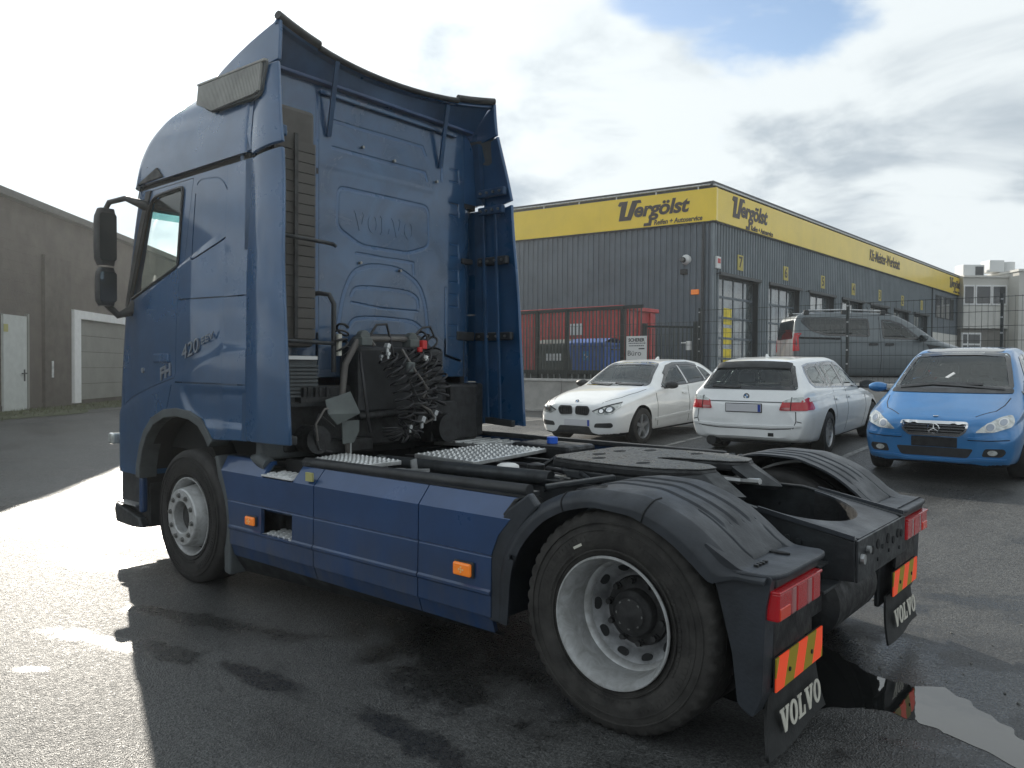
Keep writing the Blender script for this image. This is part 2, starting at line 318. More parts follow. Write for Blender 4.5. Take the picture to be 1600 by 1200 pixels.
class MB:
    def __init__(s): s.v = []; s.f = []; s.m = []
    def add(s, vs, fs, mi=0):
        o = len(s.v); s.v += [tuple(v) for v in vs]; s.f += [tuple(i + o for i in f) for f in fs]; s.m += [mi] * len(fs); return s
    def box(s, c, d, rot=None, mi=0):
        x, y, z = d[0] / 2, d[1] / 2, d[2] / 2
        vs = [Vector(p) for p in ((-x, -y, -z), (x, -y, -z), (x, y, -z), (-x, y, -z), (-x, -y, z), (x, -y, z), (x, y, z), (-x, y, z))]
        if rot is not None: vs = [rot @ v for v in vs]
        return s.add([v + Vector(c) for v in vs], [(0, 3, 2, 1), (4, 5, 6, 7), (0, 1, 5, 4), (1, 2, 6, 5), (2, 3, 7, 6), (3, 0, 4, 7)], mi)
    def b2(s, a, b, mi=0):
        return s.box([(a[i] + b[i]) / 2 for i in range(3)], [abs(b[i] - a[i]) for i in range(3)], None, mi)
    def bar(s, p, q, w, h=None, up=(0, 0, 1), mi=0):
        p, q = Vector(p), Vector(q); d = q - p; L = d.length; d.normalize(); u = Vector(up)
        if abs(d.dot(u)) > 0.98: u = Vector((1, 0, 0))
        r = d.cross(u).normalized(); u = r.cross(d)
        h = h or w
        vs = [a + r * (w / 2 * i) + u * (h / 2 * j) for a in (p, q) for i, j in ((-1, -1), (1, -1), (1, 1), (-1, 1))]
        return s.add(vs, [(0, 1, 2, 3), (7, 6, 5, 4), (0, 4, 5, 1), (1, 5, 6, 2), (2, 6, 7, 3), (3, 7, 4, 0)], mi)
    def prism(s, poly, axis, a, b, mi=0):
        def P(u, w, t): return {'x': (t, u, w), 'y': (u, t, w), 'z': (u, w, t)}[axis]
        n = len(poly); vs = [P(u, w, a) for u, w in poly] + [P(u, w, b) for u, w in poly]
        return s.add(vs, [tuple(range(n)), tuple(range(2 * n - 1, n - 1, -1))] + [(i, n + i, n + (i + 1) % n, (i + 1) % n) for i in range(n)], mi)
    def tube(s, pts, r, n=8, mi=0, cap=True):
        pts = [Vector(p) for p in pts]; rings = []; N = len(pts)
        t0 = (pts[1] - pts[0]).normalized(); u = t0.orthogonal().normalized()
        for i, p in enumerate(pts):
            t = (pts[min(i + 1, N - 1)] - pts[max(i - 1, 0)])
            if t.length < 1e-9: t = t0.copy()
            t.normalize(); u = (u - t * u.dot(t))
            if u.length < 1e-6: u = t.orthogonal()
            u.normalize(); w = t.cross(u); rr = r[i] if isinstance(r, (list, tuple)) else r
            rings.append([p + (u * math.cos(2 * PI * k / n) + w * math.sin(2 * PI * k / n)) * rr for k in range(n)])
        vs = [v for g in rings for v in g]; fs = []
        for i in range(N - 1):
            for k in range(n): fs.append((i * n + k, i * n + (k + 1) % n, (i + 1) * n + (k + 1) % n, (i + 1) * n + k))
        if cap: fs += [tuple(range(n - 1, -1, -1)), tuple((N - 1) * n + k for k in range(n))]
        return s.add(vs, fs, mi)
    def cyl(s, p, q, r, n=16, mi=0): return s.tube([p, q], r, n, mi)
    def lathe(s, prof, origin=(0, 0, 0), axis='y', n=48, mi=0, closed=False, mod=None):
        O = Vector(origin); vs = []; k = len(prof)
        for i in range(n):
            a = 2 * PI * i / n
            for j, (t, r) in enumerate(prof):
                if mod: t, r = mod(i, j, t, r)
                c, q = r * math.cos(a), r * math.sin(a)
                vs.append(O + Vector({'y': (c, t, q), 'x': (t, c, q), 'z': (c, q, t)}[axis]))
        fs = []
        for i in range(n):
            for j in range(k if closed else k - 1):
                fs.append((i * k + j, i * k + (j + 1) % k, ((i + 1) % n) * k + (j + 1) % k, ((i + 1) % n) * k + j))
        return s.add(vs, fs, mi)
    def grid(s, fn, nu, nv, mi=0, cu=False):
        vs = [fn(i / (nu if cu else nu - 1), j / (nv - 1)) for i in range(nu) for j in range(nv)]
        fs = [(i * nv + j, ((i + 1) % nu) * nv + j, ((i + 1) % nu) * nv + j + 1, i * nv + j + 1) for i in range(nu if cu else nu - 1) for j in range(nv - 1)]
        return s.add(vs, fs, mi)
    def mesh(s, name, mats, smooth=None, fix=True):
        me = bpy.data.meshes.new(name)
        me.from_pydata(s.v, [], s.f)
        if fix:
            bm = bmesh.new(); bm.from_mesh(me); bmesh.ops.recalc_face_normals(bm, faces=bm.faces); bm.to_mesh(me); bm.free()
        if not isinstance(mats, (list, tuple)): mats = [mats]
        for m in mats: me.materials.append(m)
        if len(mats) > 1: me.polygons.foreach_set('material_index', s.m)
        if smooth is not None:
            me.shade_smooth()
            if smooth < 179: me.set_sharp_from_angle(angle=math.radians(smooth))
        me.update(); return me
    def build(s, name, mats, parent=None, smooth=None, bevel=0, seg=2, fix=True):
        o = bpy.data.objects.new(name, s.mesh(name, mats, smooth, fix)); COL.objects.link(o)
        if parent: o.parent = parent
        if bevel:
            b = o.modifiers.new('bevel', 'BEVEL'); b.width = bevel; b.segments = seg; b.limit_method = 'ANGLE'; b.angle_limit = math.radians(40)
        return o
def solid(o, t, off=-1):
    me = o.data; cnt = {}
    for p in me.polygons:
        for e in p.edge_keys: cnt[e] = cnt.get(e, 0) + 1
    at = me.attributes.get('sharp_edge') or me.attributes.new('sharp_edge', 'BOOLEAN', 'EDGE')
    for e in me.edges:
        if cnt.get(e.key, cnt.get(tuple(sorted(e.vertices)), 0)) == 1: at.data[e.index].value = True
    m = o.modifiers.new('solid', 'SOLIDIFY'); m.thickness = t; m.offset = off; return o
def tag(o, label=None, cat=None, group=None, kind=None):
    if label: o['label'] = label
    if cat: o['category'] = cat
    if group: o['group'] = group
    if kind: o['kind'] = kind
    return o
def empty(name, loc=(0, 0, 0), rz=0, parent=None):
    o = bpy.data.objects.new(name, None); COL.objects.link(o); o.location = loc; o.rotation_euler = (0, 0, rz); o.empty_display_size = 0.2
    if parent: o.parent = parent
    return o
def inst(src, parent=None, mtx=None, name=None):
    o = src.copy(); COL.objects.link(o)
    if parent is not None: o.parent = parent
    if mtx is not None: o.matrix_local = mtx
    return o
def copy_tree(o, parent=None):
    c = o.copy(); COL.objects.link(c)
    if parent is not None: c.parent = parent
    for ch in list(o.children): copy_tree(ch, c)
    return c
def boolean(ob, cutter, op='DIFFERENCE'):
    m = ob.modifiers.new('b', 'BOOLEAN'); m.operation = op; m.solver = 'EXACT'; m.object = cutter
    dg = bpy.context.evaluated_depsgraph_get(); dg.update()
    me = bpy.data.meshes.new_from_object(ob.evaluated_get(dg))
    ob.modifiers.remove(m); old = ob.data; nm = old.name; ob.data = me; bpy.data.meshes.remove(old); me.name = nm
    cm = cutter.data; bpy.data.objects.remove(cutter); bpy.data.meshes.remove(cm)
def bvh_of(me): return BVHTree.FromPolygons([v.co for v in me.vertices], [p.vertices[:] for p in me.polygons])
def decal(name, outline, axis, side, bvh, m, parent, off=0.0, th=0.006, res=0.07, smooth=35, depth=0.02, relax=0):
    "a panel of thickness th laid on a body: outline in the plane across the axis, dropped on the surface along it"
    pts = []
    N = len(outline)
    for i in range(N):
        a = Vector(outline[i]).to_2d(); b = Vector(outline[(i + 1) % N]).to_2d(); L = (b - a).length
        k = max(1, int(L / (res * 0.8)))
        for j in range(k): pts.append(a.lerp(b, j / k))
    nb = len(pts); poly = [tuple(p) for p in pts]
    xs = [p.x for p in pts]; ys = [p.y for p in pts]
    x = min(xs) + res * 0.5
    while x < max(xs):
        y = min(ys) + res * 0.5
        while y < max(ys):
            if sdf((x, y), poly) < -res * 0.35: pts.append(Vector((x, y)))
            y += res
        x += res
    vs, es, fs, *_ = geometry.delaunay_2d_cdt(pts, [(i, (i + 1) % nb) for i in range(nb)], [], 1, 1e-5)
    dirv = {'x': Vector((-side, 0, 0)), 'y': Vector((0, -side, 0)), 'z': Vector((0, 0, -side))}[axis]
    top = []; bot = []
    for p in vs:
        o = {'x': Vector((10 * side, p.x, p.y)), 'y': Vector((p.x, 10 * side, p.y)), 'z': Vector((p.x, p.y, 10 * side))}[axis]
        h, n, _, _ = bvh.ray_cast(o, dirv)
        if h is None:
            q = o + dirv * 8.2
            h, n, _, _ = bvh.find_nearest(q)
        if n.dot(dirv) > 0: n = -n
        nn = (n - dirv).normalized()
        top.append(h + nn * (off + th)); bot.append(h + nn * (off - depth))
    if relax:      # even out the facets of the body underneath
        nb_ = {}
        for f in fs:
            for i in range(len(f)): nb_.setdefault(f[i], set()).update((f[i - 1], f[(i + 1) % len(f)]))
        ed = set(i for i, p in enumerate(vs) if min((Vector(p) - q).length for q in pts[:nb]) < 1e-4)
        for _ in range(relax):
            nw = {i: sum((top[j] for j in nb_[i]), Vector()) / len(nb_[i]) for i in nb_ if i not in ed}
            for i, q in nw.items():
                d_ = (q - top[i]).dot(dirv); top[i] = top[i] + dirv * d_ * .7
    mb = MB(); nv = len(vs); fs = [tuple(f) for f in fs if pip((sum(vs[i].x for i in f) / len(f), sum(vs[i].y for i in f) / len(f)), poly)]
    cnt = {}
    for f in fs:
        for i in range(len(f)):
            e = (f[i], f[(i + 1) % len(f)]); cnt[tuple(sorted(e))] = cnt.get(tuple(sorted(e)), 0) + 1
    skirt = []
    for f in fs:
        for i in range(len(f)):
            a, b = f[i], f[(i + 1) % len(f)]
            if cnt[tuple(sorted((a, b)))] == 1: skirt.append((a, b, nv + b, nv + a))
    mb.add(top + bot, fs + skirt)
    return mb.build(name, m, parent, smooth)
_fc = {}
def text_mb(body, size=1, extrude=0.01, shear=0.0, bold=0.0, spacing=1.0, res=3, align='CENTER'):
    cu = bpy.data.curves.new('t', 'FONT'); cu.body = body; cu.size = size; cu.extrude = extrude; cu.shear = shear; cu.offset = bold
    cu.space_character = spacing; cu.resolution_u = res; cu.align_x = align; cu.align_y = 'CENTER'
    o = bpy.data.objects.new('t', cu); COL.objects.link(o)
    dg = bpy.context.evaluated_depsgraph_get(); dg.update()
    me = bpy.data.meshes.new_from_object(o.evaluated_get(dg))
    mb = MB(); mb.add([v.co.copy() for v in me.vertices], [tuple(p.vertices) for p in me.polygons])
    bpy.data.objects.remove(o); bpy.data.curves.remove(cu); bpy.data.meshes.remove(me)
    return mb
def frame_mtx(o, xd, yd):
    xd = Vector(xd).normalized(); yd = Vector(yd); zd = xd.cross(yd).normalized(); yd = zd.cross(xd)
    return Matrix(((xd.x, yd.x, zd.x, o[0]), (xd.y, yd.y, zd.y, o[1]), (xd.z, yd.z, zd.z, o[2]), (0, 0, 0, 1)))
def place(mb, mtx, sx=1, sy=1):
    mb.v = [tuple(mtx @ Vector((v[0] * sx, v[1] * sy, v[2]))) for v in mb.v]; return mb
def text(name, body, m, parent, o, xd, yd, size, extrude=0.006, width=None, **k):
    mb = text_mb(body, size, extrude, **k); sx = 1
    if width:
        xs = [v[0] for v in mb.v]; sx = width / (max(xs) - min(xs))
    return place(mb, frame_mtx(o, xd, yd), sx).build(name, m, parent, fix=False)
LET = {
 'V': [[(0, 1), (.44, 1), (.44, .9), (.36, .9), (.52, .36), (.66, .9), (.57, .9), (.57, 1), (.95, 1), (.95, .9), (.88, .9), (.58, 0), (.36, 0), (.07, .9), (0, .9)]],
 'L': [[(0, 1), (.46, 1), (.46, .9), (.36, .9), (.36, .11), (.58, .11), (.66, .38), (.78, .38), (.76, 0), (0, 0), (0, .1), (.1, .1), (.1, .9), (0, .9)]]}
def slab_word(h, extrude):
    "VOLVO in fat slab letters, centred, height h"
    mb = MB(); x = 0
    for ch in 'VOLVO':
        if ch == 'O':
            n = 26
            for i in range(n):
                a, b = 2 * PI * i / n, 2 * PI * (i + 1) / n
                def P(t, k, z): return (x + .42 + math.cos(t) * (.42, .17)[k], .5 + math.sin(t) * (.52, .38)[k], z)
                vs = [P(a, 0, 0), P(b, 0, 0), P(b, 1, 0), P(a, 1, 0), P(a, 0, extrude / h), P(b, 0, extrude / h), P(b, 1, extrude / h), P(a, 1, extrude / h)]
                mb.add(vs, [(4, 5, 6, 7), (0, 4, 7, 3)[::-1], (0, 1, 5, 4), (2, 3, 7, 6)][:1] + [(0, 1, 5, 4), (2, 3, 7, 6)])
            x += .9
        else:
            mb.prism([(x + a, b) for a, b in LET[ch][0]], 'z', 0, extrude / h); x += .98 if ch == 'V' else .84
    w = x - .05
    mb.v = [((v[0] - w / 2) * h, (v[1] - .5) * h, v[2] * h) for v in mb.v]
    return mb
# ---------------------------------------------------------------- ground
def gz(x, y):
    a = sm((-1.7 - y) / 8.0); b = sm((x - 7.2) / 10.5)
    return 0.44 * (1 - (1 - a) * (1 - b))
def asphalt():
    m = bpy.data.materials.new('wet_asphalt'); m.use_nodes = True; nt = m.node_tree; b = nt.nodes['Principled BSDF']
    L = nt.links.new
    t = nt.nodes.new('ShaderNodeTexCoord')
    def noise(sc, det=5, ro=0.6, dist=0.0):
        n = nt.nodes.new('ShaderNodeTexNoise'); n.inputs['Scale'].default_value = sc; n.inputs['Detail'].default_value = det; n.inputs['Roughness'].default_value = ro; n.inputs['Distortion'].default_value = dist
        L(t.outputs['Object'], n.inputs['Vector']); return n.outputs['Fac']
    def mr(v, a, b_, c, d, sm_=False):
        r = nt.nodes.new('ShaderNodeMapRange'); r.inputs[1].default_value = a; r.inputs[2].default_value = b_; r.inputs[3].default_value = c; r.inputs[4].default_value = d
        if sm_: r.interpolation_type = 'SMOOTHSTEP'
        L(v, r.inputs[0]); return r.outputs[0]
    def mth(op, a, c):
        n = nt.nodes.new('ShaderNodeMath'); n.operation = op
        for i, v in enumerate((a, c)):
            if hasattr(v, 'links'): L(v, n.inputs[i])
            else: n.inputs[i].default_value = v
        return n.outputs[0]
    wet = mr(noise(0.42, 6, 0.62, 0.6), 0.46, 0.60, 0.0, 1.0, True)      # damp patches, large and irregular
    # places where water stands or has only just dried: feathered, broken edges
    edge = noise(2.6, 8, 0.65, 0.5)
    def blob(cx, cy, rx, ry, rot):
        mp = nt.nodes.new('ShaderNodeMapping'); mp.vector_type = 'TEXTURE'; mp.inputs['Location'].default_value = (cx, cy, 0); mp.inputs['Rotation'].default_value = (0, 0, rot); mp.inputs['Scale'].default_value = (rx, ry, 1)
        L(t.outputs['Object'], mp.inputs[0]); ln = nt.nodes.new('ShaderNodeVectorMath'); ln.operation = 'LENGTH'; L(mp.outputs[0], ln.inputs[0])
        return mr(mth('ADD', ln.outputs['Value'], mr(edge, 0.25, 0.75, -0.75, 0.75)), 0.48, 1.15, 1.0, 0.0, True)
    pool = None
    for bl in ((2.95, 1.68, .80, .13, .27), (2.45, 2.05, .42, .12, .1), (1.75, 1.93, .50, .10, .05), (.75, 1.85, .5, .12, -.1), (2.8, 2.66, .14, .07, .6),
               (4.9, 1.45, .9, .22, .2), (5.9, .9, 1.1, .5, .3), (2.9, 2.2, .5, .10, .3), (7.6, 1.0, 1.5, .5, .2),
               (-.35, -.35, 1.5, .75, .2), (-1.2, -.45, 1.1, .5, .5), (-1.9, .2, 1.3, .45, .6), (.8, -1.6, 1.6, .5, .1), (-1.6, -2.4, 1.2, .3, .4), (-2.5, -4.6, 1.8, .35, .3), (1.0, .6, 1.2, 1.0, 0)):
        o_ = blob(*bl); pool = o_ if pool is None else mth('MAXIMUM', pool, o_)
    wet = mth('MAXIMUM', wet, pool)
    crk = nt.nodes.new('ShaderNodeTexVoronoi'); crk.feature = 'DISTANCE_TO_EDGE'; crk.inputs['Scale'].default_value = 0.55
    wv_ = nt.nodes.new('ShaderNodeVectorMath'); wv_.operation = 'ADD'; nz_ = nt.nodes.new('ShaderNodeTexNoise'); nz_.inputs['Scale'].default_value = 3.0; nz_.inputs['Detail'].default_value = 6
    L(t.outputs['Object'], nz_.inputs['Vector']); sc0 = nt.nodes.new('ShaderNodeVectorMath'); sc0.operation = 'SCALE'; sc0.inputs['Scale'].default_value = 0.35; L(nz_.outputs['Color'], sc0.inputs[0])
    L(t.outputs['Object'], wv_.inputs[0]); L(sc0.outputs[0], wv_.inputs[1]); L(wv_.outputs[0], crk.inputs['Vector'])
    crack = mth('MULTIPLY', mr(crk.outputs['Distance'], 0.0, 0.006, 1.0, 0.0), mr(noise(0.35, 3), 0.48, 0.6, 0.0, 1.0))
    fine = noise(0.9, 8, 0.7, 0.3); speck = noise(75, 4, 0.8); mid = noise(26, 5, 0.75)
    v = nt.nodes.new('ShaderNodeTexVoronoi'); v.inputs['Scale'].default_value = 125; L(t.outputs['Object'], v.inputs['Vector'])
    chip = v.outputs['Distance']
    v2 = nt.nodes.new('ShaderNodeTexVoronoi'); v2.inputs['Scale'].default_value = 105; L(t.outputs['Object'], v2.inputs['Vector'])
    sc_ = nt.nodes.new('ShaderNodeSeparateColor'); L(v2.outputs['Color'], sc_.inputs[0])
    stone = mr(sc_.outputs[0], 0.0, 1.0, 0.55, 1.5)
    val = mr(speck, 0.35, 0.65, 0.35, 1.75); val = mth('MULTIPLY', val, stone); val = mth('MULTIPLY', val, mr(fine, 0.3, 0.7, 0.75, 1.25)); val = mth('MULTIPLY', val, mr(mid, 0.35, 0.65, 0.75, 1.25))
    val = mth('MULTIPLY', val, mr(wet, 0, 1, 1.0, 0.55)); val = mth('MULTIPLY', val, mr(pool, 0, 1, 1.0, 0.62)); val = mth('MULTIPLY', val, mr(crack, 0, 1, 1.0, 0.35))
    col = nt.nodes.new('ShaderNodeMix'); col.data_type = 'RGBA'; col.inputs[6].default_value = (0, 0, 0, 1); col.inputs[7].default_value = (0.125, 0.127, 0.124, 1)
    L(mth('MULTIPLY', val, 0.52), col.inputs[0]); L(col.outputs[2], b.inputs['Base Color'])
    ro = mr(wet, 0, 1, 0.53, 0.38); ro = mth('SUBTRACT', ro, mth('MULTIPLY', pool, 0.11)); ro = mth('ADD', ro, mr(mid, 0.3, 0.7, -0.14, 0.14)); ro = mth('ADD', ro, mr(sc_.outputs[1], 0, 1, -0.08, 0.12)); L(ro, b.inputs['Roughness'])
    h = mth('ADD', mth('MULTIPLY', chip, 1.0), mth('MULTIPLY', mid, 0.25))
    bp = nt.nodes.new('ShaderNodeBump'); bp.inputs['Distance'].default_value = 0.0055
    L(mth('SUBTRACT', mr(wet, 0, 1, 0.85, 0.60), mth('MULTIPLY', pool, 0.38)), bp.inputs['Strength']); L(h, bp.inputs['Height']); L(bp.outputs[0], b.inputs['Normal'])
    return m
M['asphalt'] = asphalt()
def axis_pts(dense, step, far):
    a, b = dense; r = [a + (b - a) * i / round((b - a) / step) for i in range(round((b - a) / step) + 1)]
    d = step
    while r[-1] < far[1]: d *= 1.35; r.append(r[-1] + d)
    d = step
    while r[0] > far[0]: d *= 1.35; r.insert(0, r[0] - d)
    return r
XS = axis_pts((-8, 34), 0.5, (-700, 900)); YS = axis_pts((-13.0, 8), 0.5, (-900, 700))
mb = MB(); ny = len(YS)
mb.add([(x, y, gz(x, y)) for x in XS for y in YS], [(i * ny + j, (i + 1) * ny + j, (i + 1) * ny + j + 1, i * ny + j + 1) for i in range(len(XS) - 1) for j in range(ny - 1)])
tag(mb.build('ground', M['asphalt'], None, 180), kind='structure')
def rag(poly, amp, n=5, seed=1):
    rnd = random.Random(seed); o = []
    N = len(poly)
    for i in range(N):
        a = Vector(poly[i]); b = Vector(poly[(i + 1) % N])
        for j in range(n):
            p = a.lerp(b, j / n); L = (b - a).length
            o.append((p.x + rnd.uniform(-amp, amp), p.y + rnd.uniform(-amp, amp)))
    return rpoly(o, 0.2, 3)
def water():
    m = mat('puddle_water', (0.012, 0.013, 0.013), 0.02, spec=1.0)
    nt = m.node_tree; b = nt.nodes['Principled BSDF']
    t = nt.nodes.new('ShaderNodeTexCoord'); n = nt.nodes.new('ShaderNodeTexNoise'); n.inputs['Scale'].default_value = 5; n.inputs['Detail'].default_value = 3
    nt.links.new(t.outputs['Object'], n.inputs['Vector'])
    bp = nt.nodes.new('ShaderNodeBump'); bp.inputs['Strength'].default_value = 0.05; bp.inputs['Distance'].default_value = 0.02
    nt.links.new(n.outputs['Fac'], bp.inputs['Height']); nt.links.new(bp.outputs[0], b.inputs['Normal']); return m
M['water'] = water()
M['wetfilm'] = mat('wet_asphalt_film', (0.020, 0.021, 0.021), 0.22, spec=0.6, rvar=0.16, vscale=16, bump=0.5, bscale=110)
def puddle(poly, dz, m, seed, amp=0.05):
    p = rag(poly, amp, 4, seed); b = MB()
    b.add([(x, y, gz(x, y) + dz) for x, y in p], [tuple(range(len(p)))])
    return b.build('puddle', m)
main = [(.25, -.20), (-.10, -.32), (-.32, -.55), (-.55, -.32), (-.76, -.25), (-.87, -.20), (-1.0, -.35), (-1.18, -.17), (-1.33, .01), (-1.49, .18), (-1.60, .36), (-1.52, .46), (-1.33, .34), (-1.14, .25), (-.98, .21), (-.83, .19), (-.70, .24), (-.57, .39), (-.41, .56), (-.05, .57), (.3, .3)]
tag(puddle(main, 0.0018, M['water'], 3, 0.03), kind='structure')
# loose stones by the puddle
mb = MB(); rnd = random.Random(4)
for i in range(70):
    x, y = rnd.uniform(-2.2, 0.0), rnd.uniform(-1.9, -.2); s = rnd.uniform(.0025, .0065)
    mb.box((x, y, gz(x, y) + s * .6), (s * 2, s * 1.6, s * 1.3), Matrix.Rotation(rnd.uniform(0, 3), 3, 'Z') @ Matrix.Rotation(rnd.uniform(-.5, .5), 3, 'X'))
tag(mb.build('gravel', M['stone']), 'scattered dark stones on the wet asphalt beside the puddle', 'gravel', kind='stuff')
# painted bay lines
def line(x0, y0, x1, y1, w, nm='parking_line'):
    b = MB(); a = Vector((x0, y0)); c = Vector((x1, y1)); d = (c - a).normalized(); n = Vector((-d.y, d.x)) * w / 2; k = 12
    vs = []
    for i in range(k + 1):
        p = a.lerp(c, i / k)
        for q in (p + n, p - n): vs.append((q.x, q.y, gz(q.x, q.y) + .005))
    b.add(vs, [(2 * i, 2 * i + 1, 2 * i + 3, 2 * i + 2) for i in range(k)])
    return tag(b.build(nm, M['linepaint']), kind='structure')
for x in (9.3, 7.15, 4.55, 1.75, -1.1): line(x, -5.9, x, -12.6, .1)

# ---------------------------------------------------------------- raised yard and retaining wall
YZ = 1.27
mb = MB(); mb.b2((-900, -900, YZ - .3), (900, -13.42, YZ))
tag(mb.build('yard', M['asphalt']), kind='structure')
rw = tag(empty('retaining_wall', (0, -13.3, .3)), 'pale concrete retaining wall below the dark fence', 'wall')
x = -14.0; k = 0
while x < 44:
    mb = MB(); mb.b2((x + .006, -.11, -.1), (x + 2.494, .11, .985)); o = mb.build('wall_panel', M['concrete'], rw, bevel=.006)
    mb = MB(); mb.b2((x + .004, -.15, .988), (x + 2.496, .14, 1.06)); mb.build('coping', M['conc_top'], rw, bevel=.006)
    x += 2.5
mb = MB(); mb.b2((-14, .12, .0), (44, .3, .19)); mb.build('kerb', M['concrete'], rw, bevel=.01)

# ---------------------------------------------------------------- workshop building
KX = Vector((11.6168, -23.7202, 0)); DB = Vector((-0.03323, -0.99945, 0)); DA = Vector((0.99325, 0.11599, 0)); UZ = Vector((0, 0, 1))
NB = Vector((-0.99945, 0.03323, 0)); NA = Vector((-0.11599, 0.99325, 0))
shop = tag(empty('workshop_building', KX), 'dark grey corrugated tyre workshop with yellow sign band and numbered bay doors', 'workshop')
def wallbox(b, d, n, s0, s1, z0, z1, p0, p1, mi=0):
    "box along wall direction d from s0 to s1, z0..z1, from depth p0 to p1 along the outward normal n (local to shop)"
    vs = [d * s + n * p + UZ * z for p in (p0, p1) for s, z in ((s0, z0), (s1, z0), (s1, z1), (s0, z1))]
    return b.add(vs, [(0, 1, 2, 3), (7, 6, 5, 4), (0, 4, 5, 1), (1, 5, 6, 2), (2, 6, 7, 3), (3, 7, 4, 0)], mi)
LB, LA, ZF, ZT, ZR = 39.6, 26.0, 7.36, 8.62, 8.86
doors = [(0.5, 4.1), (5.1, 8.55), (9.6, 13.0), (14.05, 17.35), (18.45, 21.8), (22.95, 26.15), (27.15, 30.5)]
ZD = 5.36
# wall sheets between the openings
mb = MB()
segs = []; s = 0.0
for a, b_ in doors: segs.append((s, a, YZ, ZD)); s = b_
segs.append((s, LB, YZ, ZD)); segs.append((0, LB, ZD, ZT))
wins = [(32.4, 33.3), (33.7, 34.6), (35.0, 35.9), (36.3, 37.2)]
for a, b_, z0, z1 in segs: wallbox(mb, DB, NB, a, b_, z0, z1, -.3, 0)
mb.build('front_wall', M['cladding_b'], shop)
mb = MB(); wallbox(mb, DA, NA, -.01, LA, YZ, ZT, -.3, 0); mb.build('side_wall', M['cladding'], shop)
# rib profile of the corrugated sheets, one part per wall
mb = MB(); s = .14; n = 0
while s < 31.4:
    z0 = YZ
    for a, b_ in doors:
        if a - .06 < s < b_ + .06: z0 = ZD + .06
    w = .125; wv = [(-w / 2, 0), (-w / 2 + .025, .07), (w / 2 - .025, .07), (w / 2, 0)]
    vs = [DB * (s + a) + NB * p + UZ * z for z in (z0, ZF) for a, p in wv]
    mb.add(vs, [(0, 1, 5, 4), (1, 2, 6, 5), (2, 3, 7, 6), (0, 3, 2, 1), (4, 5, 6, 7)]); s += .24
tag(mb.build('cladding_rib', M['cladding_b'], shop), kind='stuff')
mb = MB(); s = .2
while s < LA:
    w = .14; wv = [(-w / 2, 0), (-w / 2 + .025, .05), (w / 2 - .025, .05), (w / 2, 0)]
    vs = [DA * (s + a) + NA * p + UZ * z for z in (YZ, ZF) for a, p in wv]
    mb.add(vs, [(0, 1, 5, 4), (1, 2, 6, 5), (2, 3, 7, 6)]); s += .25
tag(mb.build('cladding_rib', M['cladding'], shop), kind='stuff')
mb = MB(); wallbox(mb, DB, NB, -.1, .06, YZ, ZF, -.02, .06); mb.build('corner_trim', M['cladding_b'], shop)
mb = MB(); wallbox(mb, DB, NB, 31.5, LB, YZ, 4.35, 0, .05); mb.build('plinth_panel', M['officeband'], shop)
mb = MB(); wallbox(mb, DB, NB, 31.5, LB, 4.36, ZF, 0, .03); mb.build('flat_panel', M['cladding'], shop)
# yellow sign band, in panels
def fascia(d, n, s0, s1, step):
    s = s0
    while s < s1 - .01:
        e = min(s + step, s1); b = MB(); wallbox(b, d, n, s, e - .003, ZF, ZT - .01, -.02, .17); b.build('fascia_panel', M['fascia'], shop); s = e
fascia(DB, NB, .0, LB, 4.95)
fascia(DA, NA, -.19, LA, 4.95)
mb = MB(); wallbox(mb, DB, NB, -.2, LB, ZF - .05, ZF - .004, -.02, .12); wallbox(mb, DA, NA, -.1, LA, ZF - .05, ZF - .004, -.02, .12); mb.build('drip_edge', M['roofdark'], shop)
mb = MB(); wallbox(mb, DB, NB, -.05, LB, ZT + .12, ZR + .05, -.5, .02); mb.build('roof_edge', M['roofdark'], shop)
mb = MB(); wallbox(mb, DA, NA, .02, LA, ZT + .0, ZR + .05, -.5, -.04); mb.build('roof_edge', M['roofdark'], shop)
mb = MB(); mb.add([DB * 0 + UZ * ZR, DB * LB + UZ * ZR, DB * LB + DA * LA + UZ * ZR, DA * LA + UZ * ZR], [(0, 1, 2, 3)]); mb.build('roof', M['roofdark'], shop)
mb = MB(); vs = [DB * LB + UZ * z for z in (YZ, ZR)] + [DB * LB + DA * LA + UZ * z for z in (YZ, ZR)]; mb.add(vs, [(0, 2, 3, 1)])
vs = [DA * LA + UZ * z for z in (YZ, ZR)] + [DB * LB + DA * LA + UZ * z for z in (YZ, ZR)]; mb.add(vs, [(0, 2, 3, 1)]); mb.build('rear_wall', M['cladding'], shop)
# rail on the roof edge: short studs along the front, a tube along the side
mb = MB(); s = .1
while s < LB: wallbox(mb, DB, NB, s, s + .07, ZT - .01, ZT + .13, .0, .04); s += .3
tag(mb.build('rail_stud', M['roofdark'], shop), kind='stuff')
mb = MB(); wallbox(mb, DB, NB, -.05, LB, ZT + .10, ZT + .16, .02, .1); mb.build('gutter_rail', M['galv'], shop)
mb = MB(); mb.tube([DA * .1 + NA * .06 + UZ * (ZT + .15), DA * LA + NA * .06 + UZ * (ZT + .15)], .035, 8); mb.build('roof_rail', M['galv'], shop, 180)
mb = MB(); wallbox(mb, DA, NA, 0, .05, ZT, ZT + .13, .04, .08); st = mb.mesh('rail_post', M['galv'])
for i in range(14):
    o = bpy.data.objects.new('rail_post', st); COL.objects.link(o); o.parent = shop; o.location = DA * (.55 + 1.75 * i)
# downpipes and a joint trim half way up the side wall
for d, n, s_ in ((DA, NA, .35), (DA, NA, 9.6), (DB, NB, 31.2)):
    b = MB(); b.tube([d * s_ + n * .11 + UZ * YZ, d * s_ + n * .11 + UZ * (ZF - .02)], .05, 10); b.build('downpipe', M['roofdark'], shop, 60)
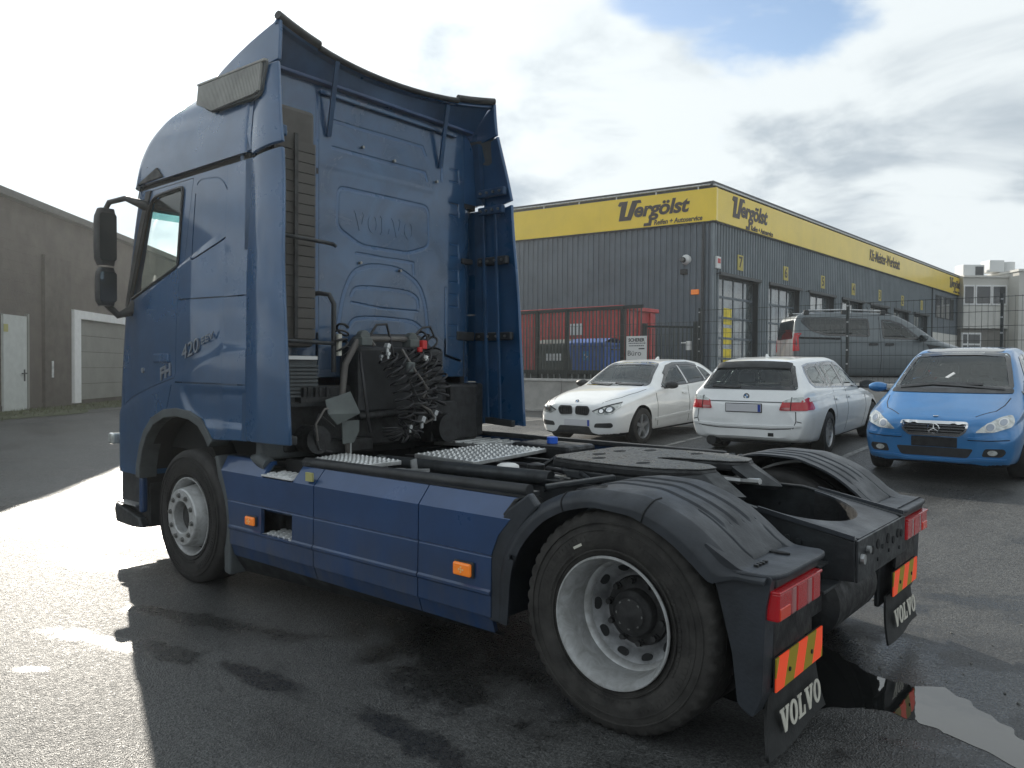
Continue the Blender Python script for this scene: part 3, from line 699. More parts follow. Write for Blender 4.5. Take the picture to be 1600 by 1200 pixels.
# lettering
def wtext(nm, body, d, n, s, z, size, wd, proj=.172, m='fasciatext', **k):
    return text(nm, body, M[m], shop, d * s + n * proj + UZ * z, -d if d is DA else d, UZ, size, .012, wd, **k)
def logo(d, n, s_mid, z, w):
    "workshop name in heavy slanted letters with a swept capital"
    sg = -1 if d is DA else 1
    k = w / 2.95
    b = text_mb('ergölst', .80 * k, .012, shear=.22, bold=.026 * k, spacing=.96); xs = [v[0] for v in b.v]; s_ = 2.35 * k / (max(xs) - min(xs))
    X = d * sg
    place(b, frame_mtx(d * s_mid + n * .172 + UZ * z + X * (.33 * k), X, UZ), s_)
    V = [(-1.50, .28), (-1.42, .42), (-1.06, .42), (-1.20, -.20), (-1.08, -.20), (-.86, .42), (-.50, .42), (-.46, .30), (-.64, .30), (-.92, -.36), (-1.46, -.36), (-1.34, .29), (-1.40, .22)]
    vb = MB(); vb.prism([(p[0] * k, p[1] * k) for p in V], 'z', -.012, .012); place(vb, frame_mtx(d * s_mid + n * .172 + UZ * z, X, UZ))
    b.add(vb.v, vb.f); b.build('sign_lettering', M['fasciatext'], shop, fix=False)
    # bar under the g and the second line
    text('sign_lettering', 'Reifen + Autoservice', M['fasciatext'], shop, d * s_mid + n * .172 + UZ * (z - .56 * k) + X * (1.08 * k), X, UZ, .27 * k, .01, 2.0 * k, shear=.2, bold=.006 * k)
    b = MB(); b.prism([(-.36 * k, -.66 * k), (-.04 * k, -.66 * k), (.02 * k, -.40 * k), (-.12 * k, -.40 * k), (-.15 * k, -.54 * k), (-.34 * k, -.54 * k)], 'z', -.01, .01)
    place(b, frame_mtx(d * s_mid + n * .172 + UZ * z, X, UZ)); b.build('sign_lettering', M['fasciatext'], shop)
logo(DA, NA, 2.45, 8.06, 2.95)
logo(DB, NB, 2.85, 8.08, 3.15)
logo(DB, NB, 37.0, 8.08, 2.9)
wtext('sign_lettering', 'Kfz-Meister-Werkstatt', DB, NB, 20.6, 8.05, .86, 5.6, shear=.15, bold=.014)
# bay doors
for i, (a, b_) in enumerate(doors):
    d_ = empty('bay_door', DB * ((a + b_) / 2) + UZ * YZ, 0, shop)
    w = b_ - a
    c = DB * ((a + b_) / 2) + UZ * YZ
    def wb(m, s0, s1, z0, z1, p0, p1, nm, bev=0):
        q = MB(); wallbox(q, DB, NB, s0 - w / 2, s1 - w / 2, z0, z1, p0, p1); return q.build(nm, m, d_)
    H = ZD - YZ
    wb(M['baydark'], 0, w, 0, H, -3.2, -3.1, 'back_panel')
    q = MB()
    for s0, s1 in ((-.003, .03), (w - .03, w + .003)): wallbox(q, DB, NB, s0 - w / 2, s1 - w / 2, 0, H, -.6, -.004)
    wallbox(q, DB, NB, -w / 2, w / 2, H - .03, H + .003, -.6, -.004); q.build('reveal', M['baydark'], d_)
    q = MB(); wallbox(q, DB, NB, -.08 - w / 2, w / 2 + .08, H - .02, H + .1, .0, .12); q.build('lintel', M['roofdark'], d_)
    rows, cols = 5, 4
    ph, pw = H / rows, w / cols
    q = MB()
    for r in range(rows + 1): wallbox(q, DB, NB, -w / 2, w / 2, r * ph - .045, r * ph + .045, -.30, -.24)
    for cidx in range(cols + 1): wallbox(q, DB, NB, cidx * pw - .035 - w / 2, cidx * pw + .035 - w / 2, 0, H, -.303, -.243)
    q.build('door_frame', M['cladding'], d_)
    q = MB(); wallbox(q, DB, NB, -pw / 2 + .03, pw / 2 - .03, -ph / 2 + .04, ph / 2 - .04, -.285, -.265); pane = q.mesh('pane', M['bayglass'])
    for r in range(rows):
        for cidx in range(cols):
            o = bpy.data.objects.new('pane', pane); COL.objects.link(o); o.parent = d_
            o.location = DB * ((cidx + .5) * pw - w / 2) + UZ * ((r + .5) * ph)
    if i == 0:
        for zz in (.55, 1.40, 2.2):
            q = MB(); wallbox(q, DB, NB, pw * 1.08 - w / 2, pw * 1.85 - w / 2, zz, zz + .66, -.262, -.252); q.build('banner', M['yellowbanner'], d_)
    nplate = MB(); mid = (a + b_) / 2 - .05
    wallbox(nplate, DB, NB, mid - .24, mid + .24, ZD + .32, ZD + .94, .045, .075); nplate.build('bay_number_plate', M['numberyel'], shop)
    text('bay_number', str(7 - i), M['fasciatext'], shop, DB * mid + NB * .078 + UZ * (ZD + .63), DB, UZ, .62, .004, bold=.01)
# strip windows at the far end
for a, b_ in wins:
    f = MB(); wallbox(f, DB, NB, a - .06, b_ + .06, 5.38, 6.98, .03, .07); fo = f.build('window', M['roofdark'], shop)
    f = MB(); wallbox(f, DB, NB, a, b_, 5.45, 6.9, .072, .09); f.build('pane', M['carglass2'], fo)
# fittings near the corner
q = MB(); q.lathe([(0, 0.001), (0, .2), (.06, .2), (.12, .16), (.15, .1), (.16, .001)], (0, 0, 0), 'y', 20)
o = place(q, frame_mtx(DA * 1.05 + NA * .0 + UZ * 5.95, DA, NA.cross(DA) if False else UZ) @ Matrix.Rotation(PI / 2, 4, 'X') @ Matrix.Scale(-1, 4, (0, 1, 0))).build('wall_lamp', M['white'], shop, 40)
q = MB(); q.lathe([(0, .001), (0, .11), (.16, .11), (.2, .08), (.2, .001)], (0, 0, 0), 'y', 16)
place(q, Matrix.Translation(DA * 1.12 + NA * .12 + UZ * 5.93) @ Matrix(((DA.x, NA.x, 0, 0), (DA.y, NA.y, 0, 0), (0, 0, 1, 0), (0, 0, 0, 1)))).build('lamp_lens', M['carglass2'], o, 40)
q = MB(); wallbox(q, DA, NA, .98, 1.26, 5.38, 5.58, 0, .15); q.build('floodlight', M['black'], shop, bevel=.02)
q = MB(); wallbox(q, DA, NA, .5, .82, 4.56, 4.76, 0, .1); q.build('beacon', M['orange'], shop, bevel=.02)
q = MB(); wallbox(q, DB, NB, .08, .42, 5.55, 6.02, .05, .15); al = q.build('alarm_box', M['white'], shop, bevel=.02)
q = MB(); wallbox(q, DB, NB, .14, .36, 5.76, 5.94, .152, .16); q.build('alarm_lens', M['redplastic'], al)
for s in (.25, 9.1, 17.9, 26.7):
    q = MB(); q.tube([DB * s + NB * .04 + UZ * 5.36, DB * s + NB * .25 + UZ * 5.40], .02, 6); q.lathe([(0, .03), (.12, .05), (.12, .001)], DB * s + NB * .25 + UZ * 5.36, 'y', 10); q.build('camera', M['roofdark'], shop)

# ---------------------------------------------------------------- pale office block far right
def camh(r, f, z):
    Rh = Vector((CR.x, CR.y, 0)).normalized(); Fh = Vector((CF.x, CF.y, 0)).normalized()
    p = CAMLOC + Rh * r + Fh * f; return Vector((p.x, p.y, z))
OB = camh(33.2, 58, 0); OX = Vector((CR.x, CR.y, 0)).normalized(); OY = Vector((CF.x, CF.y, 0)).normalized()
office = tag(empty('office_building', OB), 'pale flat roofed office block with rooftop units beyond the workshop', 'office building')
def ob(nm, m, x0, x1, z0, z1, y0, y1, parent=None, bev=0):
    b = MB(); vs = [OX * x + OY * y + UZ * z for y in (y0, y1) for x, z in ((x0, z0), (x1, z0), (x1, z1), (x0, z1))]
    b.add(vs, [(0, 1, 2, 3), (7, 6, 5, 4), (0, 4, 5, 1), (1, 5, 6, 2), (2, 6, 7, 3), (3, 7, 4, 0)]); return b.build(nm, m, parent or office, bevel=bev)
ob('upper_wall', M['officewall'], .42, 3.8, 4.85, 8.65, 0, 14)
ob('lower_wall', M['officelow'], .42, 4.2, 1.2, 4.84, .25, 14)
ob('side_wing', M['officewall'], 3.803, 11, 1.2, 8.98, -1.2, 14)
ob('roof_edge', M['officeband'], .42, 3.8, 8.655, 8.8, -.1, 14)
ob('roof_edge', M['officeband'], 3.7, 11, 8.985, 9.15, -1.3, 14)
x = .45
while x < 3.4: ob('wall_panel', M['officeband'], x, x + .43, 4.88, 6.5, -.06, -.004); x += .45
for x0, x1 in ((.52, 1.16), (1.42, 2.40), (2.64, 3.53)):
    f = ob('window', M['whiteframe'], x0 - .1, x1 + .1, 6.6, 8.1, -.08, -.005); ob('pane', M['carglass2'], x0, x1, 6.72, 7.98, -.1, -.082, f)
f = ob('window', M['whiteframe'], .45, 1.9, 2.7, 4.55, .12, .24)
for x0, x1, z0, z1 in ((.55, .85, 3.75, 4.42), (.97, 1.8, 3.75, 4.42), (.55, .85, 2.8, 3.6), (.97, 1.8, 2.8, 3.6)): ob('pane', M['carglass2'], x0, x1, z0, z1, .09, .118, f)
ob('canopy', M['roofdark'], 4.6, 10, 4.4, 4.6, -1.7, -1.203)
ob('garage_door', M['whiteframe'], 4.9, 9.8, 1.2, 4.3, -1.3, -1.204)
f = ob('rooftop_unit', M['acwhite'], 1.0, 2.6, 8.82, 9.75, 1, 2.2, bev=.04); ob('fan_grille', M['roofdark'], 1.9, 2.5, 8.95, 9.6, .97, .998, f)
f = ob('rooftop_unit', M['acwhite'], 3.0, 4.1, 9.2, 10.1, 1, 2.2, bev=.04)
b = MB(); b.cyl(OX * 4.7 + OY * 1.6 + UZ * 9.1, OX * 4.7 + OY * 1.6 + UZ * 10.0, .5, 18); b.build('vent_stack', M['acwhite'], office, 40)
b = MB()
for z in (9.5, 9.85): b.tube([OX * 5.6 + OY * .2 + UZ * z, OX * 11 + OY * .2 + UZ * z], .03, 6)
for x in (5.6, 7.4, 9.2, 11): b.tube([OX * x + OY * .2 + UZ * 9.12, OX * x + OY * .2 + UZ * 9.85], .03, 6)
b.build('roof_railing', M['galv'], office)
g = camh(25.2, 42, YZ); b = MB(); b.b2((-.7, -.5, 0), (.7, .5, 1.15)); go = empty('grit_bin', g); tag(go, 'small green grit bin standing in front of the office block', 'grit bin')
b.build('body', M['green'], go, bevel=.05); b = MB(); b.b2((-.76, -.56, 1.16), (.76, .56, 1.32)); b.build('lid', M['green'], go, bevel=.05)

# ---------------------------------------------------------------- left building
LP = Vector((19.9608, -2.2847, 0)); LD = Vector((0.70374, -0.71045, 0)); LN = Vector((-0.71045, -0.70374, 0))
barn = tag(empty('brick_hall', LP), 'long low brown brick hall in shade with white framed gate at left', 'industrial hall')
def lb(nm, m, s0, s1, z0, z1, p0, p1, parent=None, bev=0, zz=None):
    b = MB(); zz = zz or (z1, z1)
    vs = [LD * s + LN * p + UZ * z for p in (p0, p1) for s, z in ((s0, z0), (s1, z0), (s1, zz[1]), (s0, zz[0]))]
    b.add(vs, [(0, 1, 2, 3), (7, 6, 5, 4), (0, 4, 5, 1), (1, 5, 6, 2), (2, 6, 7, 3), (3, 7, 4, 0)]); return b.build(nm, m, parent or barn, bevel=bev)
GB = .30
lb('wall', M['brickwall'], -9, 42, GB - .4, 5.75, -9, 0)
lb('eaves', M['roofdark'], -9.1, 42.1, 5.752, 5.93, -9.1, .22)
lb('plinth', M['darkpanel'], -9, 42, GB - .2, .62, 0, .03)
# brick courses in relief
b = MB(); z = .75; r = 0
rows = []
while z < 5.7:
    rows.append(z); z += .25
for i, z in enumerate(rows):
    vs = [LD * s + LN * p + UZ * zz for p in (0, .004) for s, zz in ((-2, z), (14, z), (14, z + .235), (-2, z + .235))]
    b.add(vs, [(7, 6, 5, 4), (0, 4, 5, 1), (2, 6, 7, 3)])
tag(b.build('brick_course', M['brickwall'], barn), kind='stuff')
d_ = empty('door', LD * .47 + UZ * .43, 0, barn)
def db(nm, m, *a, parent=None, bev=0):
    o = lb(nm, m, *a, parent=parent or d_, bev=bev); return o
def shift(o): o.location = -(LD * .47 + UZ * .43); return o
shift(db('door_leaf', M['doorwhite'], -.05, 1.0, .43, 2.88, .014, .07))
shift(db('door_jamb', M['gategrey'], 1.003, 1.07, .43, 2.95, .014, .1)); 
shift(db('door_notice', M['yellowtag'], -.05, .14, 2.45, 2.64, .072, .08))
q = MB(); q.cyl(LD * .86 + LN * .07 + UZ * 1.42, LD * .86 + LN * .13 + UZ * 1.42, .02, 8); q.bar(LD * .88 + LN * .13 + UZ * 1.42, LD * .66 + LN * .13 + UZ * 1.42, .028, .03); q.bar(LD * .86 + LN * .075 + UZ * 1.52, LD * .86 + LN * .075 + UZ * 1.22, .05, .015)
shift(q.build('handle', M['roofdark'], d_))
lb('pilaster', M['darkpanel'], 1.85, 3.30, .3, 4.6, .014, .10)
q = MB(); q.bar(LD * 2.2 + LN * .12 + UZ * 1.3, LD * 2.2 + LN * .12 + UZ * 1.75, .05, .03); q.build('pull_handle', M['galv'], barn)
gt = empty('gate', LD * 5.6 + UZ * .5, 0, barn)
def gshift(o): o.location = -(LD * 5.6 + UZ * .5); return o
gshift(lb('gate_jamb', M['whiteframe'], 3.36, 3.76, .54, 3.24, .014, .16, gt)); gshift(lb('gate_jamb', M['whiteframe'], 8.0, 8.4, .54, 3.24, .014, .16, gt))
gshift(lb('gate_lintel', M['whiteframe'], 3.763, 7.997, 3.0, 3.24, .014, .16, gt))
for i in range(5):
    gshift(lb('gate_panel', M['gategrey'], 3.763, 7.997, .62 + i * .476, .62 + (i + 1) * .476 - .012, .014, .06, gt))
# mossy verge with grass at the foot of the hall
mb = MB()
def vz(s, p):
    q = LP + LD * s + LN * p; return gz(q.x, q.y)
N_ = 60; rr = random.Random(2)
vs = []; 
edge = [1.55 + .25 * math.sin(i * .6) + rr.uniform(-.12, .12) for i in range(N_ + 1)]
for i in range(N_ + 1):
    s = -6 + 26 * i / N_
    for k_ in range(5):
        p = edge[i] * k_ / 4 + .01; q = LP + LD * s + LN * p; vs.append((q.x, q.y, gz(q.x, q.y) + .012 + .05 * (1 - k_ / 4) * (.6 + .4 * rr.random())))
mb.add(vs, [(i * 5 + k_, (i + 1) * 5 + k_, (i + 1) * 5 + k_ + 1, i * 5 + k_ + 1) for i in range(N_) for k_ in range(4)])
tag(mb.build('verge', M['moss'], None, 180), kind='structure')
mb = MB()
for i in range(5200):
    s = rr.uniform(-4, 16); p = abs(rr.gauss(0, .55)) + .05
    if p > 1.6: continue
    q = LP + LD * s + LN * p; h = rr.uniform(.03, .11); a = rr.uniform(0, PI); w = .008
    z = gz(q.x, q.y) + .02; tx, ty = rr.uniform(-.05, .05), rr.uniform(-.05, .05)
    mb.add([(q.x - w * math.cos(a), q.y - w * math.sin(a), z), (q.x + w * math.cos(a), q.y + w * math.sin(a), z), (q.x + tx, q.y + ty, z + h)], [(0, 1, 2)])
tag(mb.build('grass', M['grass'], None, fix=False), 'thin short grass along the foot of the brown hall', 'grass', kind='stuff')
a0 = LP + LD * 1.5 + LN * 1.75; a1 = LP + LD * 14 + LN * 1.45
line(a0.x, a0.y, a1.x, a1.y, .1, 'painted_line')

# ---------------------------------------------------------------- fences
FY = -13.3
gate = tag(empty('sliding_gate', (12.0, FY, 1.4)), 'dark steel bar sliding gate in front of the red container', 'gate')
def gb(nm, p, q, w, h, parent, m='fencedark'):
    b = MB(); b.bar(p, q, w, h); return b.build(nm, M[m], parent)
gb('top_rail', (-3.5, 0, 1.86), (9.5, 0, 1.84), .06, .09, gate); gb('bottom_rail', (-3.5, 0, .14), (9.5, 0, .14), .06, .12, gate)
b = MB(); b.bar((0, 0, .2), (0, 0, 1.81), .028, .028); bm_ = b.mesh('bar', M['fencegalv'])
for i in range(112):
    o = bpy.data.objects.new('bar', bm_); COL.objects.link(o); o.parent = gate; o.location = (-3.45 + i * .115, 0, 0)
for x in (-.05, -1.1, -2.9, 3.6, 6.9): gb('upright', (x, .02, -.2), (x, .02, 1.88), .09, .09, gate)
gb('gap_shade_board', (-3.5, -.05, .0), (9.5, -.05, .0), .06, .24, gate)  # raised into a dark board, standing in for the shaded gap behind the teeth
b = MB(); b.bar((0, 0, -.03), (0, 0, .1), .03, .03); bm2 = b.mesh('foot_spike', M['fencegalv'])
mb = MB()
for i in range(60): mb.bar((-3.4 + i * .21, .03, -.04), (-3.4 + i * .21, .03, .09), .045, .02)
tag(mb.build('gate_teeth', M['galv'], gate), kind='stuff')
wg = tag(empty('wicket_gate', (7.75, FY - .05, 1.32)), 'narrow dark bar wicket gate with a white latch beside the sign board', 'gate')
gb('gate_post', (.72, 0, -.05), (.72, 0, 1.5), .1, .1, wg); gb('gate_post', (-.72, 0, -.05), (-.72, 0, 1.5), .1, .1, wg)
gb('frame_bar', (-.66, 0, 1.36), (.66, 0, 1.42), .05, .05, wg); gb('frame_bar', (-.66, 0, .1), (.66, 0, .1), .05, .05, wg)
b = MB(); b.bar((0, 0, .12), (0, 0, 1.36), .025, .025); bm_ = b.mesh('bar', M['fencegalv'])
for i in range(11):
    o = bpy.data.objects.new('bar', bm_); COL.objects.link(o); o.parent = wg; o.location = (-.6 + i * .12, 0, 0)
b = MB(); b.b2((-.62, .03, .8), (-.5, .09, 1.02)); b.bar((-.56, .1, .98), (-.38, .1, .98), .03, .03); b.build('latch', M['white'], wg)
fence = tag(empty('mesh_fence', (0, FY, 1.32)), 'dark wire mesh panel fence on the retaining wall before the grey van', 'fence')
b = MB(); b.bar((0, 0, -.1), (0, 0, 1.82), .07, .05); pm = b.mesh('post', M['fencedark'])
b = MB(); b.b2((-.02, .027, 0), (.02, .045, .03)); cm = b.mesh('clip', M['galv'])
for i, x in enumerate((6.9, 3.43, .59, -1.95, -4.5, -7.0)):
    o = bpy.data.objects.new('post', pm); COL.objects.link(o); o.parent = fence; o.location = (x, 0, 0)
    for z in (.15, .45, .75, 1.05, 1.35, 1.7):
        c = bpy.data.objects.new('clip', cm); COL.objects.link(c); c.parent = o; c.location = (0, 0, z)
b = MB(); x = -7.0
while x < 6.9: b.bar((x, .05, .02), (x, .05, 1.78), .0045, .0045); x += .11
z = .08
while z < 1.8:
    b.bar((-7, .062, z), (6.9, .062, z), .008, .008); b.bar((-7, .040, z), (6.9, .040, z), .008, .008); z += .28
tag(b.build('wire_mesh', M['fencedark'], fence), kind='stuff')
b = MB(); x = 6.92
while x < 12.4: b.bar((x, .07, .05), (x, .07, 1.5), .006, .006); x += .10
z = .08
while z < 1.5: b.bar((6.9, .07, z), (12.4, .07, z), .007, .007); z += .28
tag(b.build('wire_mesh', M['fencegalv'], fence), kind='stuff')

# sign board
sb = tag(empty('sign_board', (8.60, FY + .13, 1.32)), 'white company sign board mounted on the dark gate bars', 'sign')
b = MB(); b.b2((-.30, -.012, .2), (.30, .012, 1.17)); b.build('board', M['signwhite'], sb, bevel=.004)
def stx(body, z, size, w, **k): text('sign_text', body, M['signtext'], sb, (k.pop('x', 0), .0135, z), (-1, 0, 0), (0, 0, 1), size, .002, w, **k)
stx('SCHERER', 1.065, .12, .48, bold=.004)
for z, w in ((.985, .46), (.92, .44)):
    b = MB(); rx = random.Random(int(z * 100)); x = w / 2
    while x > -w / 2:
        l = rx.uniform(.015, .05); b.b2((x, .0125, z - .012), (x - l, .0155, z + .012)); x -= l + .012
    b.build('small_print', M['greyplastic'], sb)
b = MB(); b.b2((-.24, .0125, .83), (-.07, .0155, .86)); b.build('bold_bar', M['signtext'], sb)
stx('Büro', .725, .19, .40, x=.06)
for x, z in ((.26, 1.12), (-.26, 1.12), (.26, .26), (-.26, .26)):
    b = MB(); b.cyl((x, .012, z), (x, .018, z), .012, 8); b.build('screw', M['galv'], sb)

# red container
sk = tag(empty('skip_container', (12.25, -18.2, YZ)), 'red corrugated steel skip container standing behind the bar gate', 'container')
SL, SW, SH = 6.4, 2.3, 2.5
b = MB(); b.b2((0, -SW, .15), (SL, 0, SH - .12)); b.build('body', M['skipred'], sk)
b = MB(); b.b2((.09, .0, .25), (.29, .07, SH - .14)); rb = b.mesh('rib', M['skipred'])
for i in range(9):
    o = bpy.data.objects.new('rib', rb); COL.objects.link(o); o.parent = sk; o.location = (.02 + i * .72, 0, 0)
b = MB(); b.b2((-.07, -2.0, .25), (0, -1.85, SH - .14)); rb = b.mesh('rib', M['skipred'])
for i in range(3):
    o = bpy.data.objects.new('rib', rb); COL.objects.link(o); o.parent = sk; o.location = (0, i * .75, 0)
b = MB(); b.b2((-.1, -.06, SH - .12), (SL + .1, .1, SH + .02)); b.b2((-.1, -SW - .1, SH - .12), (.06, -.062, SH + .02)); b.build('top_rim', M['skipred'], sk, bevel=.02)
b = MB(); b.b2((0, -.05, 0), (SL, .06, .149)); b.build('base_rail', M['skipred'], sk, bevel=.02)
b = MB(); b.b2((1.55, .072, 1.55), (2.05, .08, 1.95)); b.build('notice', M['plate'], sk)
b = MB(); b.b2((-.09, -1.0, .95), (-.075, -.4, 1.5)); b.build('notice', M['yellowbanner'], sk)
def bin_(x, y, m, label, rz):
    r = tag(empty('waste_bin', (x, y, YZ), rz), label, 'waste bin', 'wheeled bins behind the bar gate')
    b = MB()
    def F(u, v):
        return None
    w0, w1, d0, d1 = .58, .66, .42, .50
    vs = [(-w0, -d0, .2), (w0, -d0, .2), (w0, d0, .2), (-w0, d0, .2), (-w1, -d1, 1.12), (w1, -d1, 1.12), (w1, d1, 1.12), (-w1, d1, 1.12)]
    b.add(vs, [(0, 3, 2, 1), (4, 5, 6, 7), (0, 1, 5, 4), (1, 2, 6, 5), (2, 3, 7, 6), (3, 0, 4, 7)]); b.build('body', m, r, bevel=.04)
    b = MB(); b.b2((-.70, -.54, 1.08), (.70, .54, 1.16)); b.build('rim', m, r, bevel=.02)
    b = MB(); b.grid(lambda u, v: ((u - .5) * 1.36, (v - .5) * 1.04, 1.165 + .14 * math.sin(PI * min(1, max(0, v)))), 6, 8); b.build('lid', m, r, 60)
    b = MB(); b.b2((-.05, .545, 1.0), (.05, .57, 1.1)); tm = b.mesh('lug', m)
    for i in range(6):
        o = bpy.data.objects.new('lug', tm); COL.objects.link(o); o.parent = r; o.location = (-.5 + i * .2, 0, 0)
    for sx in (-1, 1):
        for sy in (-1, 1):
            b = MB(); b.cyl((sx * .45 - .03, sy * .33, .1), (sx * .45 + .03, sy * .33, .1), .1, 14); b.build('wheel', M['black'], r, 40)
        b = MB(); b.tube([(sx * .68, -.2, .95), (sx * .76, -.2, .95), (sx * .76, .2, .95), (sx * .68, .2, .95)], .018, 6); b.build('handle', M['black'], r)
    return r
r = bin_(13.0, -15.9, M['bindark'], 'dark grey wheeled waste bin with a white notice behind the gate', .05)
b = MB(); b.b2((-.28, .47, .62), (.3, .50, .84)); b.build('notice', M['plate'], r)
r = bin_(11.62, -15.75, M['binblue'], 'blue wheeled waste bin between the dark bin and sign board', 0)
b = MB(); b.b2((-.1, .475, .62), (.12, .49, .9)); b.build('sticker', M['carblue'], r)
b = MB(); b.tube([(.0, .493, .86), (.06, .493, .78), (-.05, .493, .74), (.04, .493, .66)], .012, 6); b.build('sticker_mark', M['plate'], r)
# ================================================================ tractor unit
TR = tag(empty('semi_truck', (0, 0, 0)), 'blue two axle tractor unit with tall cab and bare black chassis parked on wet asphalt', 'truck')
def tb(mb, nm, m, smooth=None, bevel=0, parent=None, **k): return mb.build(nm, M[m] if isinstance(m, str) else m, parent or TR, smooth, bevel, **k)
XR = 3.10
def plan(xf, hw, rf, xr=XR, rr=.05, ns=60, nb=26, nf=14, nc=6):
    "ring of points (x, y) counter-clockwise: front straight, left side to the back"
    P = []
    def arc(cx, cy, r, a0, a1, n):
        return [(cx + r * math.cos(a0 + (a1 - a0) * i / n), cy + r * math.sin(a0 + (a1 - a0) * i / n)) for i in range(n)]
    def seg(a, b, n): return [(a[0] + (b[0] - a[0]) * i / n, a[1] + (b[1] - a[1]) * i / n) for i in range(n)]
    P += seg((xf, -hw + rf), (xf, hw - rf), nf)
    P += arc(xf - rf, hw - rf, rf, 0, PI / 2, nc * 2)
    P += seg((xf - rf, hw), (xr + rr, hw), ns)
    P += arc(xr + rr, hw - rr, rr, PI / 2, PI, nc)
    P += seg((xr, hw - rr), (xr, -hw + rr), nb)
    P += arc(xr + rr, -hw + rr, rr, PI, 1.5 * PI, nc)
    P += seg((xr + rr, -hw), (xf - rf, -hw), ns)
    P += arc(xf - rf, -hw + rf, rf, 1.5 * PI, 2 * PI, nc * 2)
    return P
KZ = [.72, 1.10, 1.5, 2.0, 2.4, 2.8, 3.10]
KXF = [5.21, 5.22, 5.20, 5.15, 5.09, 5.03, 4.98]
KW = [1.215, 1.22, 1.225, 1.225, 1.215, 1.20, 1.185]
KR = [.14, .16, .18, .20, .21, .22, .23]
sleeper = rpoly([(3.84, 3.055), (3.46, 3.025), (3.17, 2.635), (3.87, 2.425)], .10)
hatch = rpoly([(3.98, 1.46), (3.14, 1.46), (3.14, 1.22), (3.66, 1.20), (3.86, 1.30)], .05)
def crease(x): return 2.188 + (4.888 - x) * .2925
def side_off(x, z):
    "outward shift of the cab side"
    d = z - crease(x); o = 0
    if x < 4.98 and x > 3.0: o += .026 * sm((x - 3.40) / .45) * sm((.004 - d) / .05) * sm((4.98 - x) / .3) * (1 - .6 * sm((2.1 - z) / .8))
    if d > -.05:
        pass
    # raised shoulder sweeping over the wheel
    sh = z - (1.62 + (3.9 - x) * .30)
    if z < 2.1: o += .014 * sm((.02 - sh) / .05)
    s = sdf((x, z), hatch); o -= .010 * sm(-s / .02 + .5)
    return o
mb = MB(); levels = [.72 + (3.10 - .72) * i / 68 for i in range(69)]
rings = []
def rowz(t, x):
    "row heights bent so that one row runs along the shoulder crease"
    c = crease(max(3.1, min(4.95, x)))
    return .72 + (c - .72) * t / .62 if t < .62 else c + (3.10 - c) * (t - .62) / .38
for t in [i / 100 for i in range(101)]:
    zf = rowz(t, 5.0)
    xf, hw, rf = pchip(KZ, KXF, zf), pchip(KZ, KW, zf), pchip(KZ, KR, zf)
    ring = []
    for x, y in plan(xf, hw, rf, rr=.28):
        z = rowz(t, x); hw2 = pchip(KZ, KW, z)
        y *= hw2 / hw; hw_ = hw2
        if abs(y) > hw_ - .03 and x < xf - rf * .6: y += (1 if y > 0 else -1) * side_off(x, z)
        ring.append((x, y, z))
    rings.append(ring)
n = len(rings[0]); vs = [v for r in rings for v in r]
fs = [(i * n + j, i * n + (j + 1) % n, (i + 1) * n + (j + 1) % n, (i + 1) * n + j) for i in range(len(rings) - 1) for j in range(n)]
fs += [tuple(range(n - 1, -1, -1)), tuple((len(rings) - 1) * n + j for j in range(n))]
mb.add(vs, fs)
cab = mb.build('cab_body', [M['blue'], M['dark']], TR)
cab_bvh = bvh_of(cab.data)
# wheel arch and the open space behind the front wheel
arch = [(3.0, .3), (3.0, 1.112), (3.50, 1.10), (3.56, 1.12), (3.66, 1.195), (3.80, 1.245), (4.05, 1.262), (4.30, 1.235), (4.50, 1.14), (4.63, .98), (4.70, .80), (4.72, .3)]
mb = MB(); mb.prism(arch, 'y', -2, 2); boolean(cab, mb.build('cut', M['dark']))
# door cut out of both sides
door_out = [(3.885, 3.082), (4.02, 2.14), (4.075, 1.545), (4.45, 1.47), (4.85, 1.37), (5.02, 1.30), (5.04, 2.0), (4.99, 2.12), (4.86, 2.62), (4.74, 3.02), (4.70, 3.082)]
win = rpoly([(4.565, 3.02), (4.035, 3.035), (4.075, 2.405), (4.88, 2.195)], [.12, .05, .03, .05])
def shrink(poly, d):
    o = []; N = len(poly)
    A = sum(poly[i][0] * poly[(i + 1) % N][1] - poly[(i + 1) % N][0] * poly[i][1] for i in range(N))
    sgn = 1 if A > 0 else -1
    for i in range(N):
        a, p, b = Vector(poly[i - 1]), Vector(poly[i]), Vector(poly[(i + 1) % N])
        t1 = (p - a).normalized(); t2 = (b - p).normalized(); n1 = Vector((-t1.y, t1.x)) * sgn; n2 = Vector((-t2.y, t2.x)) * sgn
        m_ = (n1 + n2); m_ = m_ / max(.3, m_.length_squared) * 2 if m_.length > 0 else n1
        q = p + m_ * d; o.append((q.x, q.y))
    return o
doors_ = []
for sd in (1, -1):
    d_ = cab.copy(); d_.data = cab.data.copy(); COL.objects.link(d_); d_.name = 'door'; d_.data.name = 'door'
    mb = MB(); mb.prism(shrink(door_out, .005), 'y', sd * 1.0, sd * 1.6); boolean(d_, mb.build('cut', M['dark']), 'INTERSECT')
    doors_.append(d_)
mb = MB()
for sd in (1, -1): mb.prism(door_out, 'y', sd * 1.16, sd * 1.6)
boolean(cab, mb.build('cut', M['dark']))
# panel gaps
mb = MB()
for sd in (1, -1):
    a, b_ = sd * 1.195, sd * 1.4
    def gap(p, q, w=.010): mb.prism(buf([p, q], w), 'y', a, b_)
    gap((3.02, 2.138), (4.012, 2.150)); gap((3.02, 1.507), (4.06, 1.512))
    gap((4.12, 1.49), (4.22, 1.26))
    mb.prism(buf(sleeper[2:] + sleeper[:1], .014), 'y', sd * 1.185, sd * 1.4)
cutter = mb.build('cut', M['dark']); boolean(cab, cutter)
